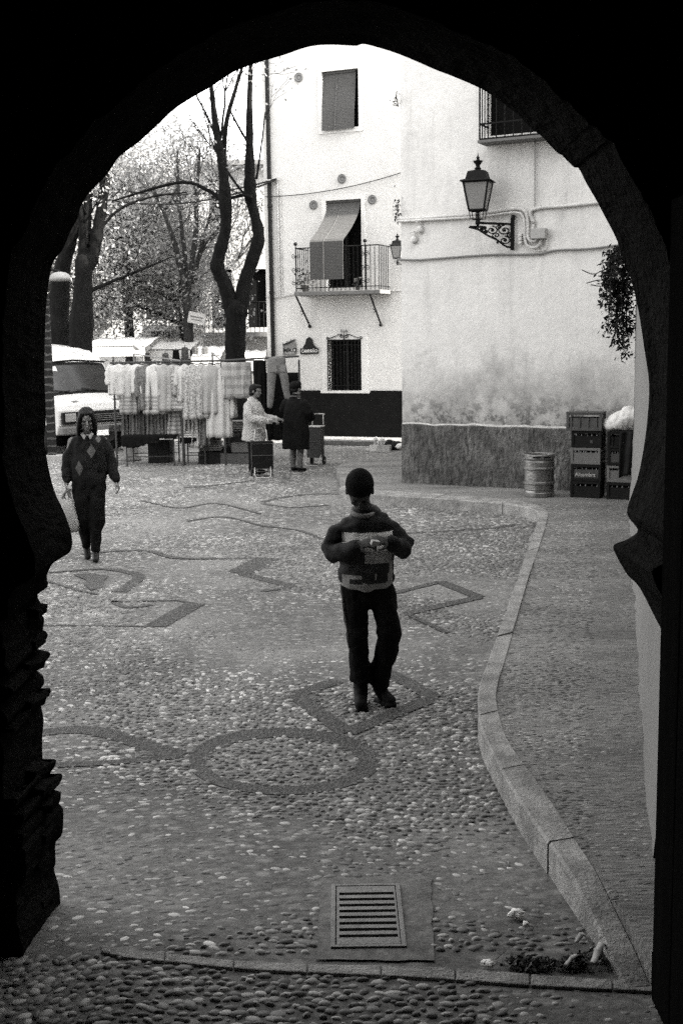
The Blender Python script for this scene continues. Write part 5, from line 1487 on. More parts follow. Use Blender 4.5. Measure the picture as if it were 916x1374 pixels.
# --- person in the pale quilted coat, seen from the side ---------------------
pc = at_z(341, 638)
pc_ = thing('person', 'short haired person in a pale quilted coat facing right behind a shopping trolley', 'person', (pc.x, pc.y + .25, 0), R(68))
h3 = Vector((0, -.05, 1.42)); H3 = Rx(R(10))
mb = MB(); head(mb, h3, H3, .98)
ch(mb, [(0, .02, 1.22, .065), (0, .0, 1.3, .058), (0, -.01, 1.36, .055)]); ch(mb, [(0, .01, .8, .16, .12), (0, 0, 1.0, .15, .12), (0, .01, 1.18, .16, .11), (0, .02, 1.24, .1, .08)])
ra = Vector((-.12, -.42, .92)); rb_ = Vector((.15, -.4, .94))
ch(mb, [(-.18, .02, 1.17, .05), (-.22, -.02, 1.0, .045), (-.17, -.25, .94, .035), tuple(ra) + (.026,)]); ch(mb, [(.18, .02, 1.17, .05), (.22, -.04, 1.0, .045), (.19, -.25, .95, .035), tuple(rb_) + (.026,)])
hand(mb, ra, (.1, -1, -.1), (.2, .1, -1), 1, .95, 1.0); hand(mb, rb_, (-.1, -1, -.1), (-.2, .1, -1), -1, .95, 1.0)
for k in (-1, 1): ch(mb, [(k * .08, .01, .78, .09), (k * .08, 0, .45, .06), (k * .08, .02, .09, .04), (k * .08, -.08, .05, .035)])
fuse(mb, 'body', M_skin, pc_, .007, 1)
mb = MB(); mb.ball(h3 + H3 @ Vector((0, .035, .03)), (.092, .095, .095), 18, H3); mb.ball(h3 + H3 @ Vector((0, .05, -.04)), (.08, .07, .07), 16, H3); mb.ball(h3 + H3 @ Vector((0, -.03, .09)), (.07, .06, .03), 12, H3)
fuse(mb, 'hair', M_hair, pc_, .008, 2, lambda q: .006 * noise.noise(q * 30))
m_q, nb = newmat('pale_quilted_cloth', .8, .2); p = nb.xyz()
q1 = nb.m_('SINE', nb.m_('MULTIPLY', nb.m_('ADD', p[2], nb.m_('MULTIPLY', nb.m_('ADD', p[0], p[1]), .9)), 62)); q2 = nb.m_('SINE', nb.m_('MULTIPLY', nb.m_('SUBTRACT', p[2], nb.m_('MULTIPLY', nb.m_('ADD', p[0], p[1]), .9)), 62))
qq = nb.m_('MULTIPLY', nb.m_('ABSOLUTE', q1), nb.m_('ABSOLUTE', q2)); qq = nb.m_('POWER', qq, .4)
nb.color(nb.m_('MULTIPLY', .36, nb.m_('ADD', .7, nb.m_('MULTIPLY', qq, .3)))); nb.bump(qq, .8, .015)
mb = MB()
ch(mb, [(0, .02, .58, .21, .2), (0, .01, .7, .21, .2), (0, .0, .9, .2, .18), (0, .0, 1.08, .2, .165), (0, .015, 1.2, .17, .12), (0, .02, 1.27, .085, .08)], n=22, flat=(1, 0))
for k, q in ((-1, ra), (1, rb_)): ch(mb, [(k * .16, .02, 1.17, .085), (k * .22, -.01, 1.04, .085), (k * .225, -.08, .96, .078), (k * .19, -.24, .94, .065), (q.x, q.y + .05, q.z, .05)])
fuse(mb, 'coat', m_q, pc_, .011, 3, folds(.018, 8)); 
mb = MB()
for k in (-1, 1): ch(mb, [(k * .085, .01, .65, .09), (k * .085, .0, .4, .075), (k * .082, .02, .12, .06)])
fuse(mb, 'trousers', M_dtrous, pc_, .011, 2, folds(.008, 8))
for k in (-1, 1):
    mb = MB(); ch(mb, [(k * .08, .03, .08, .045), (k * .08, -.04, .05, .045, .04), (k * .08, -.13, .035, .042, .03)], side=(1, 0, 0)); fuse(mb, 'shoe', M_shoe, pc_, .009, 2)

# --- person in the long dark coat, back turned ------------------------------
pd = at_z(399, 633)
pd_ = thing('person', 'person in a long dark coat and dark beret standing with back turned', 'person', (pd.x, pd.y, 0), R(150))
h4 = Vector((0, -.03, 1.44)); H4 = Rz(R(-18)) @ Rx(R(10))
mb = MB(); head(mb, h4, H4, .98)
ch(mb, [(0, .02, 1.24, .065), (0, .0, 1.32, .058), (0, -.01, 1.38, .055)]); ch(mb, [(0, .01, .8, .17, .13), (0, 0, 1.0, .16, .13), (0, .01, 1.2, .17, .11), (0, .02, 1.26, .1, .08)])
la = Vector((-.1, -.25, .95)); lb_ = Vector((.14, -.2, 1.27))
ch(mb, [(-.19, .02, 1.19, .05), (-.24, -.03, 1.0, .045), tuple(la) + (.026,)]); ch(mb, [(.19, .02, 1.19, .05), (.27, -.06, 1.03, .045), tuple(lb_) + (.026,)])
hand(mb, la, (.6, -.8, 0), (.2, .5, -.6), 1, .95, .8); hand(mb, lb_, (-.35, .0, .9), (-.2, .9, -.1), -1, .95, .9)
for k in (-1, 1): ch(mb, [(k * .08, .01, .78, .09), (k * .075, 0, .4, .06), (k * .07, .03, .22, .058), (k * .07, .02, .09, .042), (k * .07, -.06, .05, .035)])
fuse(mb, 'body', mat('stockinged_skin', .12, .6, .1), pd_, .0075, 1)
mb = MB(); mb.ball(h4 + H4 @ Vector((0, .045, .06)), (.11, .115, .07), 20, H4 @ Rx(R(-25))); mb.ball(h4 + H4 @ Vector((0, .03, .03)), (.094, .1, .06), 18, H4)
fuse(mb, 'beret', mat('dark_wool', .006, .95, .4, 25, .4), pd_, .008, 3)
mb = MB(); mb.ball(h4 + H4 @ Vector((0, .05, -.02)), (.08, .06, .06), 14, H4); fuse(mb, 'hair', M_hair, pd_, .008, 2)
mb = MB()
ch(mb, [(0, .03, .4, .25, .2), (0, .02, .6, .245, .2), (0, .02, .85, .23, .19), (0, .01, 1.08, .225, .17), (0, .015, 1.2, .2, .13), (0, .02, 1.28, .09, .085)], n=24, flat=(1, 0))
ch(mb, [(-.18, .02, 1.18, .09), (-.25, -.01, 1.04, .088), (-.24, -.08, .95, .08), (-.15, -.2, .95, .065)]); ch(mb, [(.18, .02, 1.18, .09), (.265, -.02, 1.06, .088), (.28, -.07, 1.03, .08), (.2, -.17, 1.17, .065), (.165, -.19, 1.21, .055)])
fuse(mb, 'coat', mat('dark_coat', .0055, .85, .25, 8, .3, 100), pd_, .012, 3, folds(.014, 6))
mb = MB(); mb.tube([(.085 * math.cos(a), .02 + .08 * math.sin(a), 1.305 + .012 * math.sin(a)) for a in [2 * PI * k / 20 for k in range(20)]], .014, 6, closed=True); mb.build('collar', MATS['grey_piping'], pd_, smooth=True)
for k in (-1, 1):
    mb = MB(); ch(mb, [(k * .07, .03, .055, .042), (k * .07, -.04, .045, .042, .036), (k * .07, -.13, .033, .038, .028)], side=(1, 0, 0)); fuse(mb, 'shoe', M_shoe, pd_, .009, 2)

# --- shopping trolleys --------------------------------------------------------
M_tro = mat('trolley_cloth', .008, .75, .3, 8); M_chrome = mat('bright_tube', .35, .3, metal=.6)
def trolley(px, py, h_, w_, rz, label, m_cloth, lid):
    p = at_z(px, py); t = thing('shopping_trolley', label, 'trolley', p, rz, 'shopping trolleys')
    MB().box((0, 0, .14 + (h_ - .16) / 2), (w_, .22, h_ - .16)).build('bag', m_cloth, t, bevel=.02)
    mb = MB()
    for k in (-1, 1):
        mb.tube([(k * w_ / 2, -.112, .15), (k * w_ / 2, -.112, h_ - .02)], .006, 5)
    for z_ in (.15, .15 + (h_ - .17) * .52, h_ - .03): mb.tube([(-w_ / 2, -.114, z_), (w_ / 2, -.114, z_)], .0055, 5)
    mb.build('piping', MATS['grey_piping'], t)
    MB().box((0, .0, h_ - .01), (w_ + .02, .24, .022)).build('flap', lid, t, bevel=.006)
    mb = MB()
    for k in (-1, 1): mb.tube(resample([Vector((k * .11, .11, .08)), Vector((k * .11, .13, h_)), Vector((k * .09, .16, h_ + .18)), Vector((k * .08, .26, h_ + .2))], 14), .009, 6)
    mb.tube([(-.08, .26, h_ + .2), (.08, .26, h_ + .2)], .012, 6); mb.tube([(-.16, .1, .08), (.16, .1, .08)], .007, 6)
    mb.build('handle_frame', M_chrome, t, smooth=True)
    for k in (-1, 1):
        ax = Matrix.Rotation(PI / 2, 3, 'Y')
        w = MB().lathe([(.02, -.014), (.075, -.014), (.08, -.008), (.08, .008), (.075, .014), (.02, .014)], (k * (w_ / 2 - .01), .1, .08), 18, axis=ax).build('wheel', mat('rubber', .02, .8), t, smooth=False)
        MB().lathe([(.005, -.017), (.045, -.016), (.045, .016), (.005, .017)], (k * (w_ / 2 - .01), .1, .08), 14, axis=ax).build('hub', MATS['grey_piping'], w)
    mb = MB(); L_ = resample([Vector((-.13, -.08, .2)), Vector((-.135, -.16, .12)), Vector((-.12, -.2, .02)), Vector((0, -.21, .008)), Vector((.12, -.2, .02)), Vector((.135, -.16, .12)), Vector((.13, -.08, .2))], 24); mb.tube(L_, .009, 6)
    mb.build('front_stand', M_chrome, t, smooth=True)
    return t
trolley(352, 640, .60, .36, R(8), 'dark shopping trolley with grey piping in front of the pale coat', M_tro, M_tro)
trolley(424, 624, .72, .26, R(-20), 'tall narrow shopping trolley with a white top right of the dark coat', mat('brown_trolley_cloth', .03, .8, .3, 10), M_s1)
# ------------------------------------------------------------------ van
M_vw = mat('van_white_paint', .42, .45, .05, 3, spec=.5); M_vb = mat('van_black_plastic', .008, .6); M_glass = mat('van_glass', .014, .2, .3, 4, spec=.22)
vc = at_z(84, 613)
van = thing('van', 'white delivery van with a sloping windscreen parked at the left behind the walking woman', 'van', (vc.x, vc.y, 0), R(45))
# local: front-left corner at origin, front along +x (1.9 m), body runs along +y
VW, VL = 1.9, 4.7
prof = [(.10, .42, .0), (.0, .62, .0), (.0, .92, .0), (.05, 1.02, .0), (.5, 1.17, .02), (1.02, 1.84, .10), (1.12, 1.96, .13), (1.5, 2.14, .2), (2.3, 2.22, .24), (VL - .1, 2.22, .24), (VL, 2.1, .2), (VL, .45, .0)]
def vpt(x, y, z):
    return (x, y, z)
n = len(prof); mb = MB(); vs = []
K = 9
for (y, z, ins) in prof:
    for k in range(K):
        t = k / (K - 1); xx = ins + (VW - 2 * ins) * t
        crown = .05 * (1 - (2 * t - 1) ** 2) if z > 1.0 else 0
        fwd = .07 * (2 * t - 1) ** 2 if y < 1.2 else 0
        vs.append((xx, y + fwd, z + crown))
fs = [(i * K + k, i * K + k + 1, (i + 1) * K + k + 1, (i + 1) * K + k) for i in range(n - 1) for k in range(K - 1)]
# sides: fan to a mid line so that the tumblehome stays smooth
for kk in (0, K - 1): fs.append(tuple(i * K + kk for i in range(n)))
fs.append(tuple([(n - 1) * K + k for k in range(K)] + [K - 1 - k for k in range(K)]))
mb.add(vs, fs); body = mb.build('body', M_vw, van, bevel=.03)
def vsurf(t, s, off=.012):
    """point on the windscreen: s 0 bottom .. 1 top, t 0 left .. 1 right"""
    y0, z0, i0 = prof[4]; y1, z1, i1 = prof[5]
    y = y0 + (y1 - y0) * s; z = z0 + (z1 - z0) * s; ins = i0 + (i1 - i0) * s
    xx = ins + (VW - 2 * ins) * t; return Vector((xx, y + .07 * (2 * t - 1) ** 2 - off * .8, z + .05 * (1 - (2 * t - 1) ** 2) + off * .6))
def vgrid(t0, t1, s0, s1, off, nt_=8, ns_=2):
    P = [[vsurf(t0 + (t1 - t0) * i / nt_, s0 + (s1 - s0) * j / ns_, off) for i in range(nt_ + 1)] for j in range(ns_ + 1)]
    v = [q for r in P for q in r]; return v, [(j * (nt_ + 1) + i, j * (nt_ + 1) + i + 1, (j + 1) * (nt_ + 1) + i + 1, (j + 1) * (nt_ + 1) + i) for j in range(ns_) for i in range(nt_)]
o = MB().add(*vgrid(.03, .97, .02, .98, .01)).build('windscreen_seal', M_vb, van, smooth=True, fix=False)
o = MB().add(*vgrid(.07, .93, .08, .93, .02)).build('windscreen', M_glass, van, smooth=True, fix=False)
mb = MB()
for t in (.33, .68): mb.tube([vsurf(t, .04, .045), vsurf(t - .22, .16, .04)], .008, 5); mb.tube([vsurf(t - .02, .1, .04), vsurf(t - .3, .1, .045)], .006, 5)
mb.build('wipers', M_vb, van)
MB().add(*vgrid(.18, .25, .72, .86, .03, 2, 1)).build('windscreen_sticker', MATS['sign_white'], van, fix=False)
# left side (towards the viewer): cab door window, wheel arch, mirror
mb = MB(); mb.prism([(-.004 + .03, .72, 1.22), (.015, 1.62, 1.22), (.14, 1.62, 1.9), (.12, 1.12, 1.9)], (-.03, 0, 0)); mb.build('side_window', M_glass, van)
mb = MB(); mb.box((.945, -.01, .77), (1.82, .1, .24)); mb.build('grille_panel', M_vb, van, bevel=.02)
mb = MB()
for z in (.70, .74, .78, .82): mb.box((1.05, -.07, z), (.8, .02, .014))
mb.build('grille', mat('grey_plastic', .09, .6), van)
for x in (.2, 1.7):
    MB().box((x, -.06, .78), (.25, .03, .17)).build('headlight', mat('headlight_glass', .22, .1, spec=.8), van, bevel=.02)
mb = MB(); mb.box((.95, -.06, .52), (1.96, .16, .17)); mb.build('bumper', MATS['grey_plastic'], van, bevel=.03)
mb = MB()
for k in range(5): mb.box((1.35, -.145, .46 + k * .028), (.6, .012, .01))
mb.build('air_slots', M_vb, van)
MB().box((.78, -.145, .44), (.5, .01, .11)).build('number_plate', M_paper, van)
for x in (.55, 1.35): MB().box((x, .16, 1.085), (.3, .09, .012), Rx(R(18))).build('bonnet_vent', MATS['grey_plastic'], van)
ax = Matrix.Rotation(PI / 2, 3, 'Y')
for (x, y) in ((.06, .85), (.06, 3.7), (VW - .06, .85), (VW - .06, 3.7)):
    w = MB().lathe([(.1, -.09), (.3, -.1), (.33, -.07), (.33, .07), (.3, .1), (.1, .09)], (x, y, .33), 28, axis=ax).build('wheel', MATS['rubber'], van, smooth=False)
    MB().lathe([(.02, -.105), (.18, -.1), (.18, .1), (.02, .105)], (x, y, .33), 20, axis=ax).build('rim', MATS['grey_plastic'], w)
for (y) in (.85, 3.7):
    mb = MB(); A = [( -.012, y + .46 * math.cos(a), .33 + .46 * math.sin(a)) for a in [PI * k / 16 for k in range(17)]]
    mb.prism(A, (.02, 0, 0)); mb.build('wheel_arch', M_vb, van)
    mb = MB(); mb.tube([(-.015, y + .47 * math.cos(a), .33 + .47 * math.sin(a)) for a in [PI * k / 20 for k in range(21)]], .028, 6); mb.build('arch_trim', M_vw, van, smooth=True)
for s, x in ((-1, -.12), (1, VW + .1)):
    mb = MB(); mb.box((x, .72, 1.3), (.14, .05, .26)); mb.tube([(x, .74, 1.22), (x - s * .14, .8, 1.2)], .015, 5); mb.build('mirror', M_vb, van, bevel=.01)
mb = MB(); mb.box((-.006, .68, .85), (.01, .012, 1.0)); mb.box((-.006, 1.7, .85), (.01, .012, 1.0)); mb.build('door_gap', M_vb, van)
mb = MB(); mb.tube([(.13, .99, 1.865), (.13 + (VW - .26) * .5, .93, 1.915), (VW - .13, .99, 1.865)], .02, 6); mb.build('roof_gutter', M_vb, van)

# ------------------------------------------------------------------ clothes stall
YS = 21.8
M_pole = mat('painted_pole', .03, .5, .3, 10); M_pole2 = mat('pale_pole', .14, .5, .2)
stall = thing('clothes_stall', 'long market clothes rail of poles carrying rows of garments', 'market stall', (at_y(270, 600, YS).x, YS, 0))
mb = MB()
def W3(px, py, y): return at_y(px, py, y)
rail = [W3(148, 487, YS + .35), W3(242, 485, YS + .1), W3(297, 484, YS), W3(345, 481, YS - .2), W3(401, 478, YS - .3)]
mb.tube(rail, .018, 6); mb.build('rail', M_pole, stall, world=True)
rail2 = [W3(160, 546, YS + .5), W3(242, 543, YS + .3), W3(300, 542, YS + .2)]
MB().tube(rail2, .014, 6).build('rail', M_pole, stall, world=True)
for (x, y) in ((242, YS + .1), (297, YS), (401, YS - .3), (152, YS + .6)):
    q = at_y(x, 484, y); top = q.z + .02; lean = .0
    MB().tube([(q.x + (.03 if x == 297 else 0), y, 0), (q.x, y, top)], .02 if x != 401 else .018, 6).build('post', M_pole, stall, world=True)
for (x, y) in ((180, YS + 1.6), (285, YS + 1.5)):
    q = at_y(x, 480, y); MB().tube([(q.x, y, 0), (q.x, y, 2.05)], .018, 6).build('post', M_pole2, stall, world=True)
for (x0, x1) in ((242, 180), (297, 285)):
    MB().tube([W3(x0, 484, YS + .05), Vector((at_y(x1, 480, YS + 1.55).x, YS + 1.55, 2.05))], .014, 5).build('cross_tube', M_pole2, stall, world=True)

def garment_mat(name, g, style, jr):
    m, nb = newmat(name, .9, .1); p = nb.xyz(); x, y, z = p
    base = nb.m_('MULTIPLY', g, nb.m_('ADD', .85, nb.m_('MULTIPLY', nb.noise(22, 4), .3)))
    if style == 'bands':
        s = nb.m_('GREATER_THAN', nb.m_('SINE', nb.m_('MULTIPLY', z, jr.uniform(70, 110))), .3); base = nb.m_('MULTIPLY', base, nb.m_('SUBTRACT', 1., nb.m_('MULTIPLY', s, .45)))
    if style == 'plaid':
        a = nb.m_('GREATER_THAN', nb.m_('SINE', nb.m_('MULTIPLY', z, 38)), .2); b = nb.m_('GREATER_THAN', nb.m_('SINE', nb.m_('MULTIPLY', x, 36)), .1)
        base = nb.m_('MULTIPLY', base, nb.m_('SUBTRACT', 1.05, nb.m_('MULTIPLY', nb.m_('ADD', a, b), .24)))
    if style == 'print':
        s = nb.rng_(nb.noise(34, 3), .45, .55); base = nb.m_('MULTIPLY', base, nb.m_('SUBTRACT', 1., nb.m_('MULTIPLY', s, .5)))
    if style == 'lower':
        s = nb.m_('LESS_THAN', z, .34); t = nb.m_('GREATER_THAN', nb.m_('SINE', nb.m_('MULTIPLY', z, 90)), .0); base = nb.m_('MULTIPLY', base, nb.m_('SUBTRACT', 1., nb.m_('MULTIPLY', s, nb.m_('ADD', .22, nb.m_('MULTIPLY', t, .25)))))
    nb.color(base); nb.bump(nb.noise(60, 4), .4, .01); return m
jr = random.Random(41)
GMs = {}
for st_, gs in (('plain', (.52, .36, .2)), ('bands', (.5, .34)), ('plaid', (.42, .22)), ('print', (.5, .3, .17)), ('lower', (.55, .42))):
    for g_ in gs: GMs[(st_, g_)] = garment_mat('cloth_%s_%d' % (st_, int(g_ * 100)), g_ * (.78 if g_ > .3 else .5), st_, jr)
def garment(name, label, cat, px, py0, py1, wpx, y, m, kind='shirt', group=None, seed=0, hook=True):
    a = at_y(px, py0, y); b = at_y(px, py1, y); sc_ = (at_y(px + 10, py0, y).x - a.x) / 10
    w_ = wpx * sc_ / 2; H_ = a.z - b.z
    t = thing(name, label, cat, (a.x, y, b.z), jr.uniform(-.12, .12), group)
    mb = MB(); nn = 30; rows = 16; vs = []
    for i in range(rows + 1):
        q = i / rows; z = H_ * (1 - q)
        if kind == 'shirt':
            f = .22 + .78 * min(1, (q / .13)) ** .5 if q < .13 else 1.0 + .1 * (q - .13); dep = .035 + .06 * min(1, q * 4)
        elif kind == 'skirt': f = .62 + .38 * q; dep = .03 + .05 * q
        else: f = 1.0; dep = .035
        for k in range(nn):
            an = 2 * PI * k / nn; c_ = math.cos(an); s_ = math.sin(an)
            rip = .034 * math.sin(k * 1.9 + seed + q * 1.5) * min(1, q * 1.6) + .02 * noise.noise(Vector((c_ * 3, q * 4, seed)))
            vs.append((w_ * f * (abs(c_) ** .8) * (1 if c_ > 0 else -1) + rip * .4, (dep + rip) * s_, z + (.012 * math.sin(k * 2.2 + seed) if i == rows else 0) - (.03 * (abs(c_)) ** 2 if i == 0 and kind == 'shirt' else 0)))
    fs = [tuple(range(nn)), tuple(rows * nn + k for k in range(nn - 1, -1, -1))]
    for i in range(rows):
        for k in range(nn): l = (k + 1) % nn; fs.append((i * nn + l, i * nn + k, (i + 1) * nn + k, (i + 1) * nn + l))
    mb.add(vs, fs); mb.build('cloth', m, t, smooth=True)
    if kind == 'shirt':
        for s in (-1, 1):
            L_ = H_ * jr.uniform(.5, .68); mb = MB()
            P_ = [Vector((s * w_ * .75, 0, H_ * .93)), Vector((s * w_ * 1.02, -.01, H_ * .8)), Vector((s * w_ * 1.12, -.02, H_ * .93 - L_ * .6)), Vector((s * w_ * 1.1, -.03, H_ * .93 - L_))]
            P_ = resample(P_, 10); mb.tube(P_, [(.05 + .012 * math.sin(i * 2 + seed), .035) for i in range(10)], 10); mb.build('sleeve', m, t, smooth=True)
    if hook:
        mb = MB(); mb.tube([(0, 0, H_ - .01), (0, 0, H_ + .045), (.015, 0, H_ + .06), (.025, 0, H_ + .045)], .006, 5); mb.tube([(-w_ * .5, 0, H_ - .02), (0, 0, H_ + .01), (w_ * .5, 0, H_ - .02)], .01, 5); mb.build('hanger', M_pole, t)
    return t
up = [(160, 531, 18, ('plain', .52), 'plain pale shirt, the leftmost on the upper rail beside the van windscreen'), (172, 550, 17, ('lower', .42), 'pale topped shirt with a grey banded hem, third on the upper rail'), (184, 528, 22, ('plain', .52), 'bright plain jacket spread wide left of the middle of the upper rail'),
      (196, 552, 15, ('print', .3), 'grey printed blouse right of the bright wide jacket'), (207, 550, 20, ('lower', .55), 'pale blouse with a striped hem beside the grey printed blouse'), (220, 546, 15, ('plain', .36), 'plain mid grey shirt left of the broadly striped shirt'), (233, 551, 27, ('bands', .5), 'broad pale shirt with horizontal stripes beside the left post'),
      (248, 538, 15, ('plain', .52), 'narrow pale shirt just right of the left post'), (258, 560, 18, ('print', .5), 'long pale printed blouse second right of the left post'), (270, 556, 19, ('print', .5), 'long pale printed blouse third right of the left post'), (282, 548, 18, ('plain', .36), 'light grey plain shirt left of the long white smock'), (292, 582, 21, ('plain', .52), 'long white smock hanging at the right post')]
for k, (px, yb, w_, mk, lb) in enumerate(up):
    garment('hanging_shirt', lb, 'shirt', px, 488, yb + jr.uniform(-3, 8), w_ * jr.uniform(1.25, 1.6), YS + .32 - .3 * (px - 144) / 150 + jr.uniform(-.04, .04), GMs[mk], 'shirt', 'garments on the clothes rail', k * 1.7)
lowr = [(169, 586, 11, ('print', .17), 'dark printed skirt at the left end of the lower rail'), (179, 588, 13, ('plain', .2), 'dark plain skirt second on the lower rail'), (190, 584, 14, ('print', .17), 'dark printed skirt with a loose hem, third on the lower rail'), (202, 590, 14, ('plain', .2), 'dark plain long skirt, fourth on the lower rail'), (214, 586, 13, ('print', .3), 'grey printed skirt left of the striped jumper'), (224, 583, 8, ('plain', .2), 'narrow dark skirt left of the striped jumper'),
        (234, 584, 20, ('bands', .34), 'grey striped jumper on the lower rail beside the left post'), (250, 582, 14, ('plain', .36), 'light grey dress right of the left post on the lower rail'), (262, 600, 16, ('print', .5), 'long pale printed dress reaching over the folding table'), (274, 596, 16, ('print', .3), 'grey printed dress on the lower rail near the right post'), (287, 580, 15, ('print', .5), 'pale printed dress beside the right post on the lower rail')]
for k, (px, yb, w_, mk, lb) in enumerate(lowr):
    garment('hanging_skirt', lb, 'skirt' if px < 230 else 'dress', px, 544, yb + jr.uniform(-2, 6), w_ * 1.25, YS + .5 - .3 * (px - 160) / 150 + jr.uniform(-.03, .03), GMs[mk], 'skirt', 'garments on the lower rail', k * 2.3)
# plaid blanket bunch between post and dark cloth
garment('hanging_blanket', 'large plaid blanket hung between the right post and the dark cloth', 'blanket', 317, 486, 534, 40, YS - .05, GMs[('plaid', .42)], 'cloth', None, 5, False)
garment('hanging_shirt', 'pale plaid shirt hanging under the left part of the plaid blanket', 'shirt', 310, 500, 560, 14, YS + .1, GMs[('plaid', .42)], 'skirt', None, 8, False)
garment('hanging_cloth', 'black cloth hanging left of the pale jeans', 'cloth', 348, 484, 566, 17, YS - .15, mat('black_cloth', .005, .95, .3, 6), 'cloth', None, 2, False)
garment('hanging_cloth', 'wide black cloth hanging behind the jeans down to the ground', 'cloth', 378, 500, 590, 46, YS + .35, MATS['black_cloth'], 'cloth', None, 3, False)
# jeans
a = at_y(371, 480, YS - .3); sc_ = (at_y(381, 480, YS - .3).x - a.x) / 10
jn = thing('hanging_jeans', 'pale jeans hanging alone from the rail with legs apart', 'jeans', (a.x, YS - .3, at_y(371, 548, YS - .3).z))
Hj = a.z - jn.location.z
def J(px, py): return Vector(((px - 371) * sc_, 0, (548 - py) * sc_))
mb = MB()
ch(mb, [tuple(J(371, 482)) + (12.3 * sc_, .05), tuple(J(371, 488)) + (12.5 * sc_, .06), tuple(J(371, 497)) + (13 * sc_, .07)], n=20)
ch(mb, [tuple(J(365, 493)) + (6.6 * sc_, .06), tuple(J(363, 515)) + (5.6 * sc_, .055), tuple(J(361, 545)) + (4.0 * sc_, .04)], n=16); ch(mb, [tuple(J(378, 493)) + (6.4 * sc_, .06), tuple(J(382, 515)) + (5.4 * sc_, .055), tuple(J(385, 536)) + (4.0 * sc_, .04)], n=16)
fuse(mb, 'denim', mat('pale_denim', .12, .9, .25, 9, .3, 150), jn, .012, 2, folds(.008, 8))
MB().box(J(366, 494) + Vector((0, -.075, 0)), (.14, .006, .13)).build('pocket', mat('denim_seam', .15, .9), jn); MB().box(J(379, 494) + Vector((0, -.075, 0)), (.1, .006, .13)).build('pocket', MATS['denim_seam'], jn)
# tables
def table(px0, px1, pyt, y, dpt, h_cloth, label, m_cloth, legs=True, rz=0):
    a = at_y(px0, pyt, y); b = at_y(px1, pyt, y); L_ = b.x - a.x; t = thing('stall_table', label, 'table', ((a.x + b.x) / 2, y + dpt / 2, 0), rz); h = a.z
    MB().box((0, 0, h - .015), (L_, dpt, .03)).build('table_top', M_pole, t)
    for sx in (-1, 1):
        for sy in (-1, 1): MB().tube([(sx * (L_ / 2 - .05), sy * (dpt / 2 - .05), 0), (sx * (L_ / 2 - .05), sy * (dpt / 2 - .05), h - .03)], .014, 6).build('leg', M_pole, t)
    mb = MB()
    for sy in (-1, 1): mb.tube([(-L_ / 2 + .05, sy * (dpt / 2 - .05), .18), (L_ / 2 - .05, sy * (dpt / 2 - .05), .18)], .01, 5)
    mb.build('brace', M_pole, t)
    mb = MB(); nu, nv = 40, 10; vs = []
    for j in range(nv + 1):
        for i in range(nu + 1):
            u = i / nu; v = j / nv; x = -L_ / 2 - .02 + (L_ + .04) * u; sagf = h_cloth * (.6 + .4 * math.sin(u * PI * 1.6 + .6)) + .01 * math.sin(i * 1.7)
            if v < .4: vs.append((x, dpt / 2 - (dpt + .02) * v / .4, h + .012 + .01 * noise.noise(Vector((x * 5, v * 6, 1)))))
            else: q = (v - .4) / .6; vs.append((x, -dpt / 2 - .02 - .015 * math.sin(i * 1.1) * q, h + .012 - sagf * q))
    mb.add(vs, [(j * (nu + 1) + i, j * (nu + 1) + i + 1, (j + 1) * (nu + 1) + i + 1, (j + 1) * (nu + 1) + i) for j in range(nv) for i in range(nu)])
    o = mb.build('cloth', m_cloth, t, smooth=True, fix=False); o.modifiers.new('s', 'SOLIDIFY').thickness = .006
    return t
table(165, 236, 586, YS + .1, .8, .22, 'long stall table under a sagging black cloth behind the walking woman', MATS['black_cloth'])
table(243, 278, 589, YS + .25, .6, .1, 'small folding table with a black cloth between the two front posts', MATS['black_cloth'])
table(300, 344, 580, YS + 1.0, .7, .12, 'low stall table with folded goods behind the pale coat', mat('grey_cloth', .07, .9, .2))
# folded piles and boxes on and under the tables
jr = random.Random(8)
for k, (px, py, y, w_, d_, n_, g_, lb) in enumerate(((256, 588, YS + .4, .34, .3, 3, M_s4, 'small pile of white folded cloth on the small folding table'), (283, 600, YS + .55, .42, .35, 9, None, 'tall pile of folded striped cloths between the right post and the small table'), (320, 580, YS + 1.1, .36, .3, 5, None, 'pile of folded shirts on the low table behind the pale coat'), (306, 580, YS + 1.1, .25, .28, 4, None, 'smaller pile of folded shirts left on the low table'))):
    top = at_y(px, py, y).z; base_z = 0 if k == 1 else top + .02; t = thing('cloth_pile', lb, 'cloth pile', (at_y(px, py, y).x, y, base_z if k != 1 else .25)); mb = MB()
    for i in range(n_): mb.box((jr.uniform(-.01, .01), 0, .02 + i * .042), (w_ + jr.uniform(-.03, .03), d_, .036), Rz(jr.uniform(-.06, .06)))
    mb.build('folded_cloths', g_ or mat('folded_mixed', .13, .9, .3, 10, island=.5), t, bevel=.012)
    if k == 1:
        MB().box((0, 0, -.13), (.44, .36, .22)).build('trestle', M_c1, t)
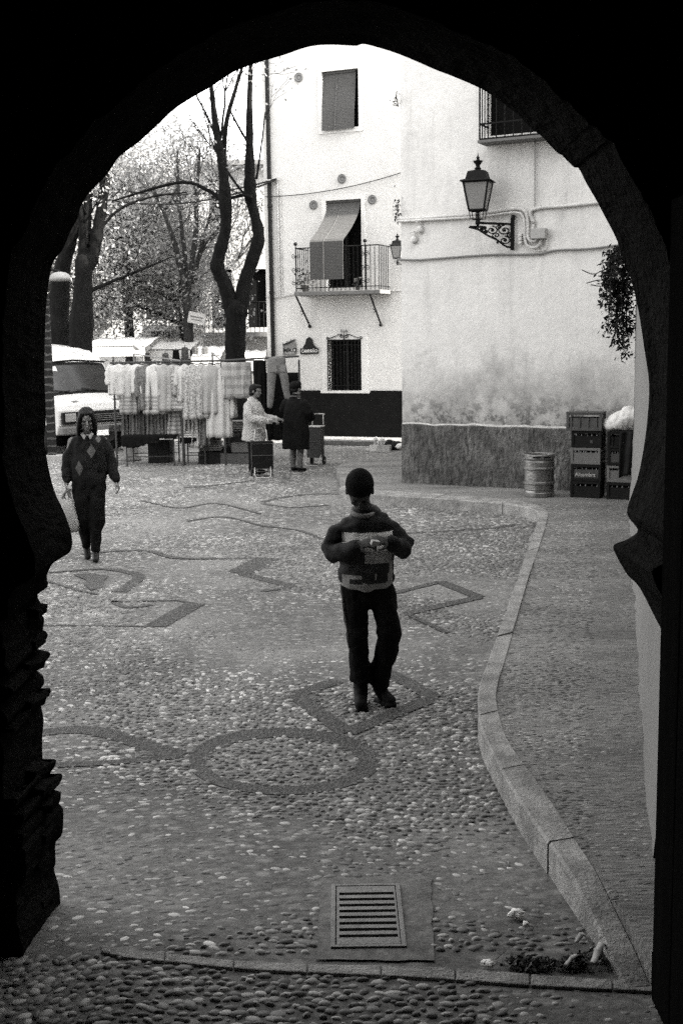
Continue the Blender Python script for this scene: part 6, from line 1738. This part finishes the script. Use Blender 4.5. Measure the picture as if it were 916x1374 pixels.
for (px, py, y, s, lb, m_) in ((216, 606, YS + .9, (.4, .3, .42), 'dark box standing under the long stall table', M_c1), (322, 612, YS + .5, (.62, .4, .2), 'low dark crate on the ground under the low table', M_c2), (330, 595, YS + .7, (.5, .3, .16), 'grey tray of goods stacked over the dark crate', M_c3), (300, 609, YS + .8, (.3, .3, .28), 'small dark box on the ground near the right post', M_c1)):
    p = at_y(px, py, y); t = thing('goods_box', lb, 'box', (p.x, y, 0 if 'tray' not in lb else .2), jr.uniform(-.2, .2)); mb = MB()
    mb.box((0, 0, .01), (s[0], s[1], .02))
    for k in (-1, 1): mb.box((k * s[0] / 2, 0, s[2] / 2), (.02, s[1], s[2])); mb.box((0, k * s[1] / 2, s[2] / 2), (s[0] - .02, .02, s[2]))
    mb.build('sides', m_, t); MB().box((0, 0, s[2] * .6), (s[0] - .05, s[1] - .05, s[2] * .3)).build('goods', mat('mixed_goods', .2, .8, .7, 30), t)
# squat stone post left of the stall
p = at_z(176, 618, 0); t = MB().lathe([(.2, 0), (.2, .05), (.13, .1), (.125, .35), (.14, .42), (.11, .5), (.02, .53)], (0, 0, 0), 20).build('stone_bollard', mat('worn_stone', .13, .9, .3, 9, .5, 40), smooth=True, origin=(0, 0, 0)); t.location = p; tag(t, 'squat worn stone bollard under the left end of the clothes rail', 'bollard')

# striped pillar and street lamp at the left ---------------------------------
m_st, nb = newmat('banded_pillar', .9, .15); p = nb.xyz()
s = nb.m_('GREATER_THAN', nb.m_('SINE', nb.m_('ADD', nb.m_('MULTIPLY', p[2], 42), nb.m_('MULTIPLY', nb.noise(6, 3), 5))), .75)
nb.color(nb.m_('ADD', .012, nb.m_('MULTIPLY', s, nb.m_('MULTIPLY', nb.noise(3, 3), .1)))); nb.bump(nb.noise(20, 5), .6)
pp_ = at_z(71, 617); pil = thing('street_lamp', 'slim banded lamp pillar with a shallow pale hood at the far left', 'street lamp', pp_)
MB().box((-.0, 0, 1.65), (.15, .15, 3.1)).build('pillar', m_st, pil, bevel=.01)
MB().box((.05, -.02, .05), (.34, .3, .1)).build('base', mat('pale_base', .25, .9, .2), pil, bevel=.01)
hz_ = at_y(80, 371, pp_.y).z; hx = at_y(81, 371, pp_.y).x - pp_.x
MB().lathe([(.2, -.08), (.205, -.03), (.18, .03), (.12, .07), (.03, .09)], (hx, 0, hz_), 24).build('hood', mat('pale_enamel', .2, .5), pil, smooth=True)
MB().tube(resample([Vector((0, 0, 3.1)), Vector((-.02, 0, hz_ - .2)), Vector((.02, 0, hz_ + .12)), Vector((hx, 0, hz_ + .1))], 14), .022, 6).build('arm', M_ironb, pil, smooth=True)
MB().ball((-.02, 0, hz_ - .16), .075, 12).build('fitting', M_ironb, pil, smooth=True)
# ------------------------------------------------------------------ trees
M_bark = mat('dark_bark', .006, .95, .5, 14, 1, 34, sz=.4)
M_bark2 = mat('grey_bark', .03, .95, .5, 14, 1, 34, sz=.4)
def leafmat(name, g):
    m, nb = newmat(name, .7, .3); ge = nb.N.new('ShaderNodeNewGeometry'); v = nb.rng_(ge.outputs['Random Per Island'], 0, 1, g * .6, g * 1.15); nb.color(v)
    tr = nb.N.new('ShaderNodeBsdfTranslucent'); cc = nb.N.new('ShaderNodeCombineColor')
    for i in range(3): nb.L.new(v, cc.inputs[i])
    nb.L.new(cc.outputs[0], tr.inputs[0]); mx = nb.N.new('ShaderNodeMixShader'); mx.inputs[0].default_value = .4
    nb.L.new(nb.b.outputs[0], mx.inputs[1]); nb.L.new(tr.outputs[0], mx.inputs[2]); nb.L.new(mx.outputs[0], nb.N['Material Output'].inputs[0]); return m
M_leaf = leafmat('spring_leaves', .34)
def leaves_np(name, P, size, parent, m_):
    n = len(P); P = np.asarray(P)
    a = rng.normal(0, 1, (n, 3)); a /= np.linalg.norm(a, axis=1)[:, None]; b = rng.normal(0, 1, (n, 3)); b -= a * (a * b).sum(1)[:, None]; b /= np.linalg.norm(b, axis=1)[:, None]
    s = (size * rng.uniform(.55, 1.25, n))[:, None]
    V = np.stack([P - a * s, P + b * s * .5, P + a * s, P - b * s * .5], 1).reshape(-1, 3)
    me = bpy.data.meshes.new(name); me.vertices.add(len(V)); me.vertices.foreach_set('co', V.astype(np.float32).ravel())
    me.loops.add(4 * n); me.loops.foreach_set('vertex_index', np.arange(4 * n, dtype=np.int32)); me.polygons.add(n); me.polygons.foreach_set('loop_start', (np.arange(n) * 4).astype(np.int32)); me.update(calc_edges=True)
    me.materials.append(m_); me.transform(WM[parent.name].inverted()); o = bpy.data.objects.new(name, me); COL.objects.link(o); o.parent = parent; WM[o.name] = WM[parent.name]; return o
def knob(P, r0, r1, jr, amp=.12):
    n = len(P); return [max(.006, (r0 + (r1 - r0) * (i / (n - 1))) * (1 + jr.uniform(-amp, amp))) for i in range(n)]
def twigs(mb, start, dirn, L_, r, depth, jr, tips, spread=.5):
    k = 6; P = [start]; d = dirn.normalized()
    for i in range(k): d = (d + Vector((jr.gauss(0, .12), jr.gauss(0, .12), jr.gauss(.03, .1)))).normalized(); P.append(P[-1] + d * L_ / k)
    mb.tube(P, [max(.004, r * (1 - .6 * i / k)) for i in range(k + 1)], 5)
    if depth == 0: tips.extend(P[2:]); return
    for i in range(jr.choice((2, 3))):
        q = P[jr.randint(2, k)]; dd = (d + Vector((jr.gauss(0, spread), jr.gauss(0, spread), jr.gauss(.1, spread * .8)))).normalized(); twigs(mb, q, dd, L_ * jr.uniform(.55, .8), r * .5, depth - 1, jr, tips, spread)
def px_tree(label, D, trunk, limbs, bark, seed, twn=3, leafn=0, leafs=.07, base_py=None):
    jr = random.Random(seed); p0 = at_y(trunk[0][0], trunk[0][1], D); t = thing('tree', label, 'tree', (p0.x, D, 0))
    mb = MB(); P = [Vector((p0.x, D, 0))] + [at_y(x, y, D) for x, y, r in trunk]; s1 = D / 1600
    rr = [trunk[0][2] * s1 * 1.25] + [r * s1 for x, y, r in trunk]; P2 = resample(P, 24)
    zs = [p.z for p in P]; R2 = [float(np.interp(p.z, zs, rr)) * (1 + jr.uniform(-.09, .09)) for p in P2]
    tp_ = P2[-1]; rt_ = R2[-1]
    P2 += [tp_ + Vector((0, 0, rt_ * k)) for k in (.4, .75, .95)]; R2 += [rt_ * k for k in (.92, .65, .25)]
    mb.tube(P2, R2, 12); mb.build('trunk', bark, t, world=True, smooth=True)
    tips = []
    for lim in limbs:
        mb = MB(); dz = lim[0][3] if len(lim[0]) > 3 else 0; n_ = len(lim)
        P = [at_y(q[0], q[1], D + dz * i / (n_ - 1)) for i, q in enumerate(lim)]; P2 = resample(P, n_ * 6); rr = [q[2] * s1 for q in lim]
        R2 = [float(np.interp(i / (len(P2) - 1), np.linspace(0, 1, n_), rr)) * (1 + jr.uniform(-.1, .1)) for i in range(len(P2))]
        mb.tube(P2, R2, 8)
        for k in range(twn):
            i = jr.randint(len(P2) // 3, len(P2) - 2); dd = (P2[i + 1] - P2[i]).normalized(); twigs(mb, P2[i], dd + Vector((jr.gauss(0, .7), jr.gauss(0, .7), jr.gauss(.2, .3))), jr.uniform(.8, 1.6), R2[i] * .35, 2, jr, tips)
        mb.build('limb', bark, t, world=True, smooth=True)
    if leafn and tips:
        idx = rng.integers(0, len(tips), leafn); P = np.array([tuple(q) for q in tips])[idx] + rng.normal(0, .16, (leafn, 3)); leaves_np('foliage', P, leafs, t, M_leaf)
    return t
D1 = 27.
px_tree('thick dark double trunked tree standing behind the van at the left', D1, [(80, 470, 16), (80, 430, 14), (80, 395, 13)], [[(80, 400, 15, -.6), (84, 360, 11), (96, 320, 8), (104, 285, 6), (108, 240, 4)], [(82, 400, 10, .5), (86, 350, 8), (88, 310, 6), (84, 270, 5)]], M_bark, 1, 2)
px_tree('thick dark tree with a fork of three limbs behind the van roof', D1 - .6, [(109, 480, 16), (110, 430, 15), (112, 385, 13), (113, 350, 12)], [[(112, 362, 11, .3), (124, 345, 9), (133, 300, 7), (139, 262, 6.5), (142, 215, 6), (144, 170, 4)], [(112, 352, 9, .5), (115, 315, 7), (119, 260, 5.5), (122, 210, 4)], [(111, 352, 7, -.4), (111, 310, 5), (107, 280, 4), (102, 240, 3)], [(117, 392, 3.5, .5), (150, 378, 2), (190, 362, 1.3), (230, 345, .8)], [(120, 330, 3, .4), (155, 285, 2), (200, 265, 1.6), (250, 258, 1)]], M_bark, 2, 2, 500, .05)
px_tree('dark knotty tree forking in a V beside the white house', 25.5, [(316, 486, 14), (316, 450, 13), (317, 415, 15)], [[(312, 420, 11, -.4), (303, 385, 9), (292, 360, 9), (294, 342, 7), (303, 305, 8), (302, 265, 6), (299, 225, 5.5), (291, 180, 4), (284, 120, 2.5), (280, 70, 1.5)], [(322, 420, 11, .4), (328, 380, 9), (338, 350, 8.5), (347, 318, 7), (342, 290, 8), (336, 262, 5), (335, 200, 4.5), (335, 130, 3.5), (338, 60, 2)], [(299, 240, 4.5, -.3), (303, 170, 3.5), (316, 120, 2.8), (326, 85, 2), (332, 40, 1)], [(296, 200, 2.2, .2), (280, 160, 1.5), (262, 125, .9)], [(335, 195, 2, -.3), (320, 170, 1.4), (305, 140, .9)], [(300, 272, 3, .3), (280, 256, 2.2), (240, 245, 1.8), (150, 270, 1)], [(337, 265, 3, .2), (325, 262, 2), (304, 268, 2)], [(344, 240, 1.8, .2), (350, 200, 1.2), (356, 150, .7)]], M_bark, 3, 2, 500, .05)
px_tree('slimmer tree with spreading pale limbs beyond the stall', 33, [(254, 470, 6.5), (253, 440, 6), (251, 410, 6), (250, 392, 5)], [[(250, 395, 3.6, -.5), (243, 360, 4), (234, 325, 3), (222, 290, 2.4), (205, 250, 1.5)], [(251, 395, 3, .4), (249, 350, 3), (243, 300, 2.6), (240, 260, 2), (238, 200, 1.2)], [(252, 395, 3.4, .3), (258, 350, 3.6), (263, 310, 3.2), (264, 270, 2.4), (268, 200, 1.4)], [(252, 392, 3, -.4), (262, 360, 3), (273, 320, 2.2), (283, 285, 1.6)], [(258, 380, 3, -.4), (270, 340, 2), (285, 315, 1.6), (297, 300, 1)]], M_bark2, 4, 3, 2500, .045)
# leafy crowns of the trees further back
def crown_tree(label, x, y, h, rad, n, seed, m_=None, size=.055, dens=60):
    jr = random.Random(seed); t = thing('leafy_tree', label, 'tree', (x, y, 0), 0, 'leafy trees beyond the stalls'); mb = MB(); tips = []
    P = [Vector((x, y, 0)), Vector((x + jr.gauss(0, .2), y, h * .2)), Vector((x + jr.gauss(0, .3), y, h * .42))]; mb.tube(resample(P, 10), [.2 - .011 * i for i in range(10)], 9); mb.build('trunk', M_bark2, t, world=True, smooth=True)
    mb = MB()
    for k in range(7):
        a = 2 * PI * k / 7 + jr.uniform(-.3, .3); twigs(mb, P[-1] - Vector((0, 0, jr.uniform(0, h * .12))), Vector((math.cos(a) * .8, math.sin(a) * .8, jr.uniform(.5, 1.6))), h * .34, .075, 2, jr, tips, .6)
    mb.build('branches', M_bark2, t, world=True, smooth=True)
    cl = []
    for k in range(dens):
        v = Vector((jr.gauss(0, 1), jr.gauss(0, 1), jr.gauss(0, 1))).normalized() * (jr.random() ** .4); cl.append((x + v.x * rad, y + v.y * rad, h * .62 + v.z * h * .36))
    for q in tips[::9]: cl.append(tuple(q))
    cl = np.array(cl); n = int(n * 1.5); idx = rng.integers(0, len(cl), n); sz = rng.uniform(.25, .75, len(cl)); off = rng.normal(0, 1, (n, 3)) * sz[idx][:, None]; off[:, 2] *= .8
    leaves_np('foliage', cl[idx] + off, size, t, m_ or M_leaf); return t
for k, (x, y, h, r_, n, lb) in enumerate(((-12.6, 33, 9.5, 2.8, 22000, 'leafy tree farthest left behind the van'), (-9.4, 37, 11.5, 3.0, 26000, 'tall leafy tree rising over the far market awnings'), (-6.3, 36, 10.5, 2.4, 18000, 'leafy tree between the slim tree and the V shaped trunk'), (-11.5, 42, 13.5, 3.4, 26000, 'tallest leafy tree at the back left'), (-4.4, 41, 9.5, 2.0, 9000, 'small leafy tree behind the V shaped trunk'), (-8.0, 30.8, 7.2, 2.1, 16000, 'low leafy tree nearest behind the far white awnings'), (-7.2, 34, 8.2, 2.6, 20000, 'round bushy tree just left of the slim pale limbed tree'), (-4.6, 35.5, 6.6, 1.7, 12000, 'low bushy tree right behind the V shaped trunk'), (-10.6, 35, 7.5, 2.3, 18000, 'low bushy tree in front of the far balconies'))):
    crown_tree(lb, x, y, h, r_, n, 50 + k)

# ------------------------------------------------------------------ far building with balconies
YF = 47.
WB = Wall((-4.2, YF + 1, 0), (1, -.04, 0)); M_far = mat('pale_far_wall', .38, .9, .1, 2)
far_h = thing('apartment_building', 'pale apartment building with balconies behind the trees', 'building', WB.pt(-12, 0))
def fpx(x0, y0, x1, y1): return rectpx(WB, x0, y0, x1, y1)
ub = []; 
for k in range(9):
    u = -21 + k * 2.5; ub.append((u, u + 1.1, 3.15, 5.3)); ub.append((u, u + 1.1, 6.3, 8.3))
ub += [fpx(205, 436, 224, 452), fpx(224, 444, 247, 454), fpx(154, 460, 186, 465)]
low = [h for h in ub[-3:]]; holes = ub[:-3]
mb = MB(); facade(mb, WB, -24, 3.2, 0, 8.8, holes, .25); mb.add([WB.pt(3.2, 0), WB.pt(3.2, 0, -8), WB.pt(3.2, 8.8, -8), WB.pt(3.2, 8.8)], [(0, 1, 2, 3)]); mb.build('wall', M_far, far_h, world=True, fix=False)
mb = MB(); mb.pbox(WB, -24.3, 3.5, 8.8, 9.0, -8.3, .4); mb.build('roof', MATS['roof_tiles'], far_h, world=True)
for h in holes:
    mb = MB(); mb.pbox(WB, h[0], h[1], h[2], h[3], -.24, -.2); w_ = mb.build('window', M_darkin, far_h, world=True); mb = MB(); mb.pbox(WB, h[0] - .08, h[0], h[2], h[3] + .08, .002, .03); mb.pbox(WB, h[1], h[1] + .08, h[2], h[3] + .08, .002, .03); mb.build('frame', M_s2, w_, world=True)
for h in low:
    mb = MB(); mb.pbox(WB, h[0], h[1], h[2], h[3], .003, .3); mb.build('wall_panel', M_s3, far_h, world=True)
zf_ = WB.px(200, 427)[1]
for (z, u0, u1) in ((zf_, -19.5, -4.8), (6.1, -18, -1.5), (2.9, -3.4, 2.6)):
    mb = MB(); mb.pbox(WB, u0, u1, z - .22, z, .003, 1.1); b_ = mb.build('balcony', M_s2, far_h, world=True); mb = MB(); mb.tube([WB.pt(u0, z + 1.05, 1.05), WB.pt(u1, z + 1.05, 1.05)], .03, 5); mb.tube([WB.pt(u0, z + .1, 1.05), WB.pt(u1, z + .1, 1.05)], .02, 5)
    n_ = int((u1 - u0) / .17)
    for k in range(n_ + 1): u = u0 + (u1 - u0) * k / n_; mb.tube([WB.pt(u, z, 1.05), WB.pt(u, z + 1.05, 1.05)], .014, 4)
    mb.build('railing', M_ironb, b_, world=True)
# neighbouring far house on the right, just left of the white house
WB2 = Wall((-5.2, 40, 0), (1, 0, 0)); nh = thing('distant_house', 'narrow pale house glimpsed between the V shaped trunk and the white house', 'house', (-3.2, 40, 0))
mb = MB(); hs = [(1.0, 1.7, 2.7, 4.6), (2.2, 2.9, 2.7, 4.6), (1.0, 1.7, 5.6, 7.2)]; facade(mb, WB2, .7, 4.5, 0, 7.9, hs, .2); mb.add([WB2.pt(.7, 0), WB2.pt(.7, 0, -5), WB2.pt(.7, 7.9, -5), WB2.pt(.7, 7.9)], [(3, 2, 1, 0)]); mb.build('wall', M_far, nh, world=True, fix=False)
for h in hs: mb = MB(); mb.pbox(WB2, h[0], h[1], h[2], h[3], -.2, -.16); mb.build('window', M_darkin, nh, world=True)
mb = MB(); mb.pbox(WB2, .6, 4.6, 7.9, 8.05, -5, .3); mb.build('roof', MATS['roof_tiles'], nh, world=True)
mb = MB(); mb.pbox(WB2, .7, 4.4, 2.4, 2.55, .003, .8)
b_ = mb.build('balcony', M_s2, nh, world=True); mb = MB(); mb.tube([WB2.pt(.7, 3.5, .78), WB2.pt(4.4, 3.5, .78)], .025, 5)
for k in range(26): mb.tube([WB2.pt(.7 + k * .148, 2.55, .78), WB2.pt(.7 + k * .148, 3.5, .78)], .012, 4)
mb.build('railing', M_ironb, b_, world=True)

# ------------------------------------------------------------------ far market stalls under pale awnings
M_awn = mat('white_canvas', .55, .8, .05, 4)
def awning(px0, px1, py, y, dpt, label, sag_=.08):
    a = at_y(px0, py, y); b = at_y(px1, py, y); L_ = b.x - a.x; h = a.z; t = thing('market_awning', label, 'awning', ((a.x + b.x) / 2, y, 0), 0, 'white awnings of the far stalls')
    mb = MB(); nu, nv = 24, 6; vs = []
    for j in range(nv + 1):
        for i in range(nu + 1):
            u = i / nu; v = j / nv; vs.append((-L_ / 2 + L_ * u, -dpt / 2 + dpt * v, h + .25 * v - sag_ * .35 * abs(math.sin(u * PI * 2)) + .02 * noise.noise(Vector((u * 9, v * 4, y)))))
    mb.add(vs, [(j * (nu + 1) + i, j * (nu + 1) + i + 1, (j + 1) * (nu + 1) + i + 1, (j + 1) * (nu + 1) + i) for j in range(nv) for i in range(nu)])
    o = mb.build('canvas', M_awn, t, smooth=True, fix=False); o.modifiers.new('s', 'SOLIDIFY').thickness = .012
    mb = MB(); mb.prism([(-L_ / 2, -dpt / 2 - .01, h), (L_ / 2, -dpt / 2 - .01, h), (L_ / 2, -dpt / 2 - .01, h - .22), (-L_ / 2, -dpt / 2 - .01, h - .22)], (0, -.01, 0)); mb.build('valance', M_awn, t)
    for k in range(3): MB().tube([(-L_ / 2 + .05 + (L_ - .1) * k / 2, -dpt / 2 + .03, 0), (-L_ / 2 + .05 + (L_ - .1) * k / 2, -dpt / 2 + .03, h)], .022, 6).build('post', M_pole2, t)
    MB().tube([(-L_ / 2, -dpt / 2, h + .01), (L_ / 2, -dpt / 2, h + .01)], .02, 5).build('front_tube', M_pole, t)
    MB().box((0, .1, .8), (L_ * .9, .8, .06)).build('counter', MATS['pale_base'], t)
    return t
awning(122, 205, 466, 30, 2.4, 'long white awning of the far stall directly over the van side of the rail'); awning(208, 262, 470, 32, 2.2, 'white awning in the middle, under the slim tree'); awning(262, 300, 478, 29, 1.6, 'small low white awning left of the V shaped tree'); awning(326, 356, 484, 28, 1.4, 'narrow low awning right of the V shaped tree by the white house')
jr = random.Random(99)
cl_ = ('dark coat hanging under the far awning above the %s garments', )
for k, (px, py0, py1, y, g_, lb) in enumerate(((197, 474, 498, 29.6, 'black_cloth', 'dark coat hanging under the far awning left of the rest'), (236, 470, 500, 30.5, 'black_cloth', 'dark coat hanging at the end of the middle far awning'), (248, 466, 500, 30.5, 'cloth_print_17', 'patterned dark dress hanging under the middle far awning'), (262, 465, 500, 28.6, 'cloth_print_17', 'patterned dark dress hanging under the small low awning'), (275, 466, 500, 28.6, 'grey_cloth', 'grey coat hanging under the small low awning'), (222, 474, 500, 30.5, 'grey_cloth', 'grey coat hanging under the middle far awning'))):
    garment('hanging_coat', lb, 'coat', px, py0, py1 + 8, 13, y, bpy.data.materials[g_], 'skirt', None, k)
MB_ = None
for (px, py, y, g_, lb) in ((184, 470, 28.5, M_s4, 'pale round balloon like lamp above the far awning'),):
    p = at_y(px, py, y); o = MB().ball((0, 0, 0), .11, 14).build('round_lamp', g_, smooth=True, origin=(0, 0, -.11)); o.location = (p.x, y, p.z); tag(o, 'pale round globe hanging in front of the long far awning', 'globe')
# small tilted notice on the slim tree
q = at_y(264, 427, 32.6); sgn = thing('notice_board', 'small tilted white notice fixed to the slim tree trunk', 'notice', q)
MB().box((0, 0, 0), (.46, .03, .3), Ry(R(12))).build('board', M_s4, sgn, bevel=.004)
MB().box((0, -.018, .03), (.34, .006, .03), Ry(R(12))).build('dark_line', M_s2, sgn); MB().box((0, -.018, -.05), (.3, .006, .02), Ry(R(12))).build('dark_line', M_s2, sgn)
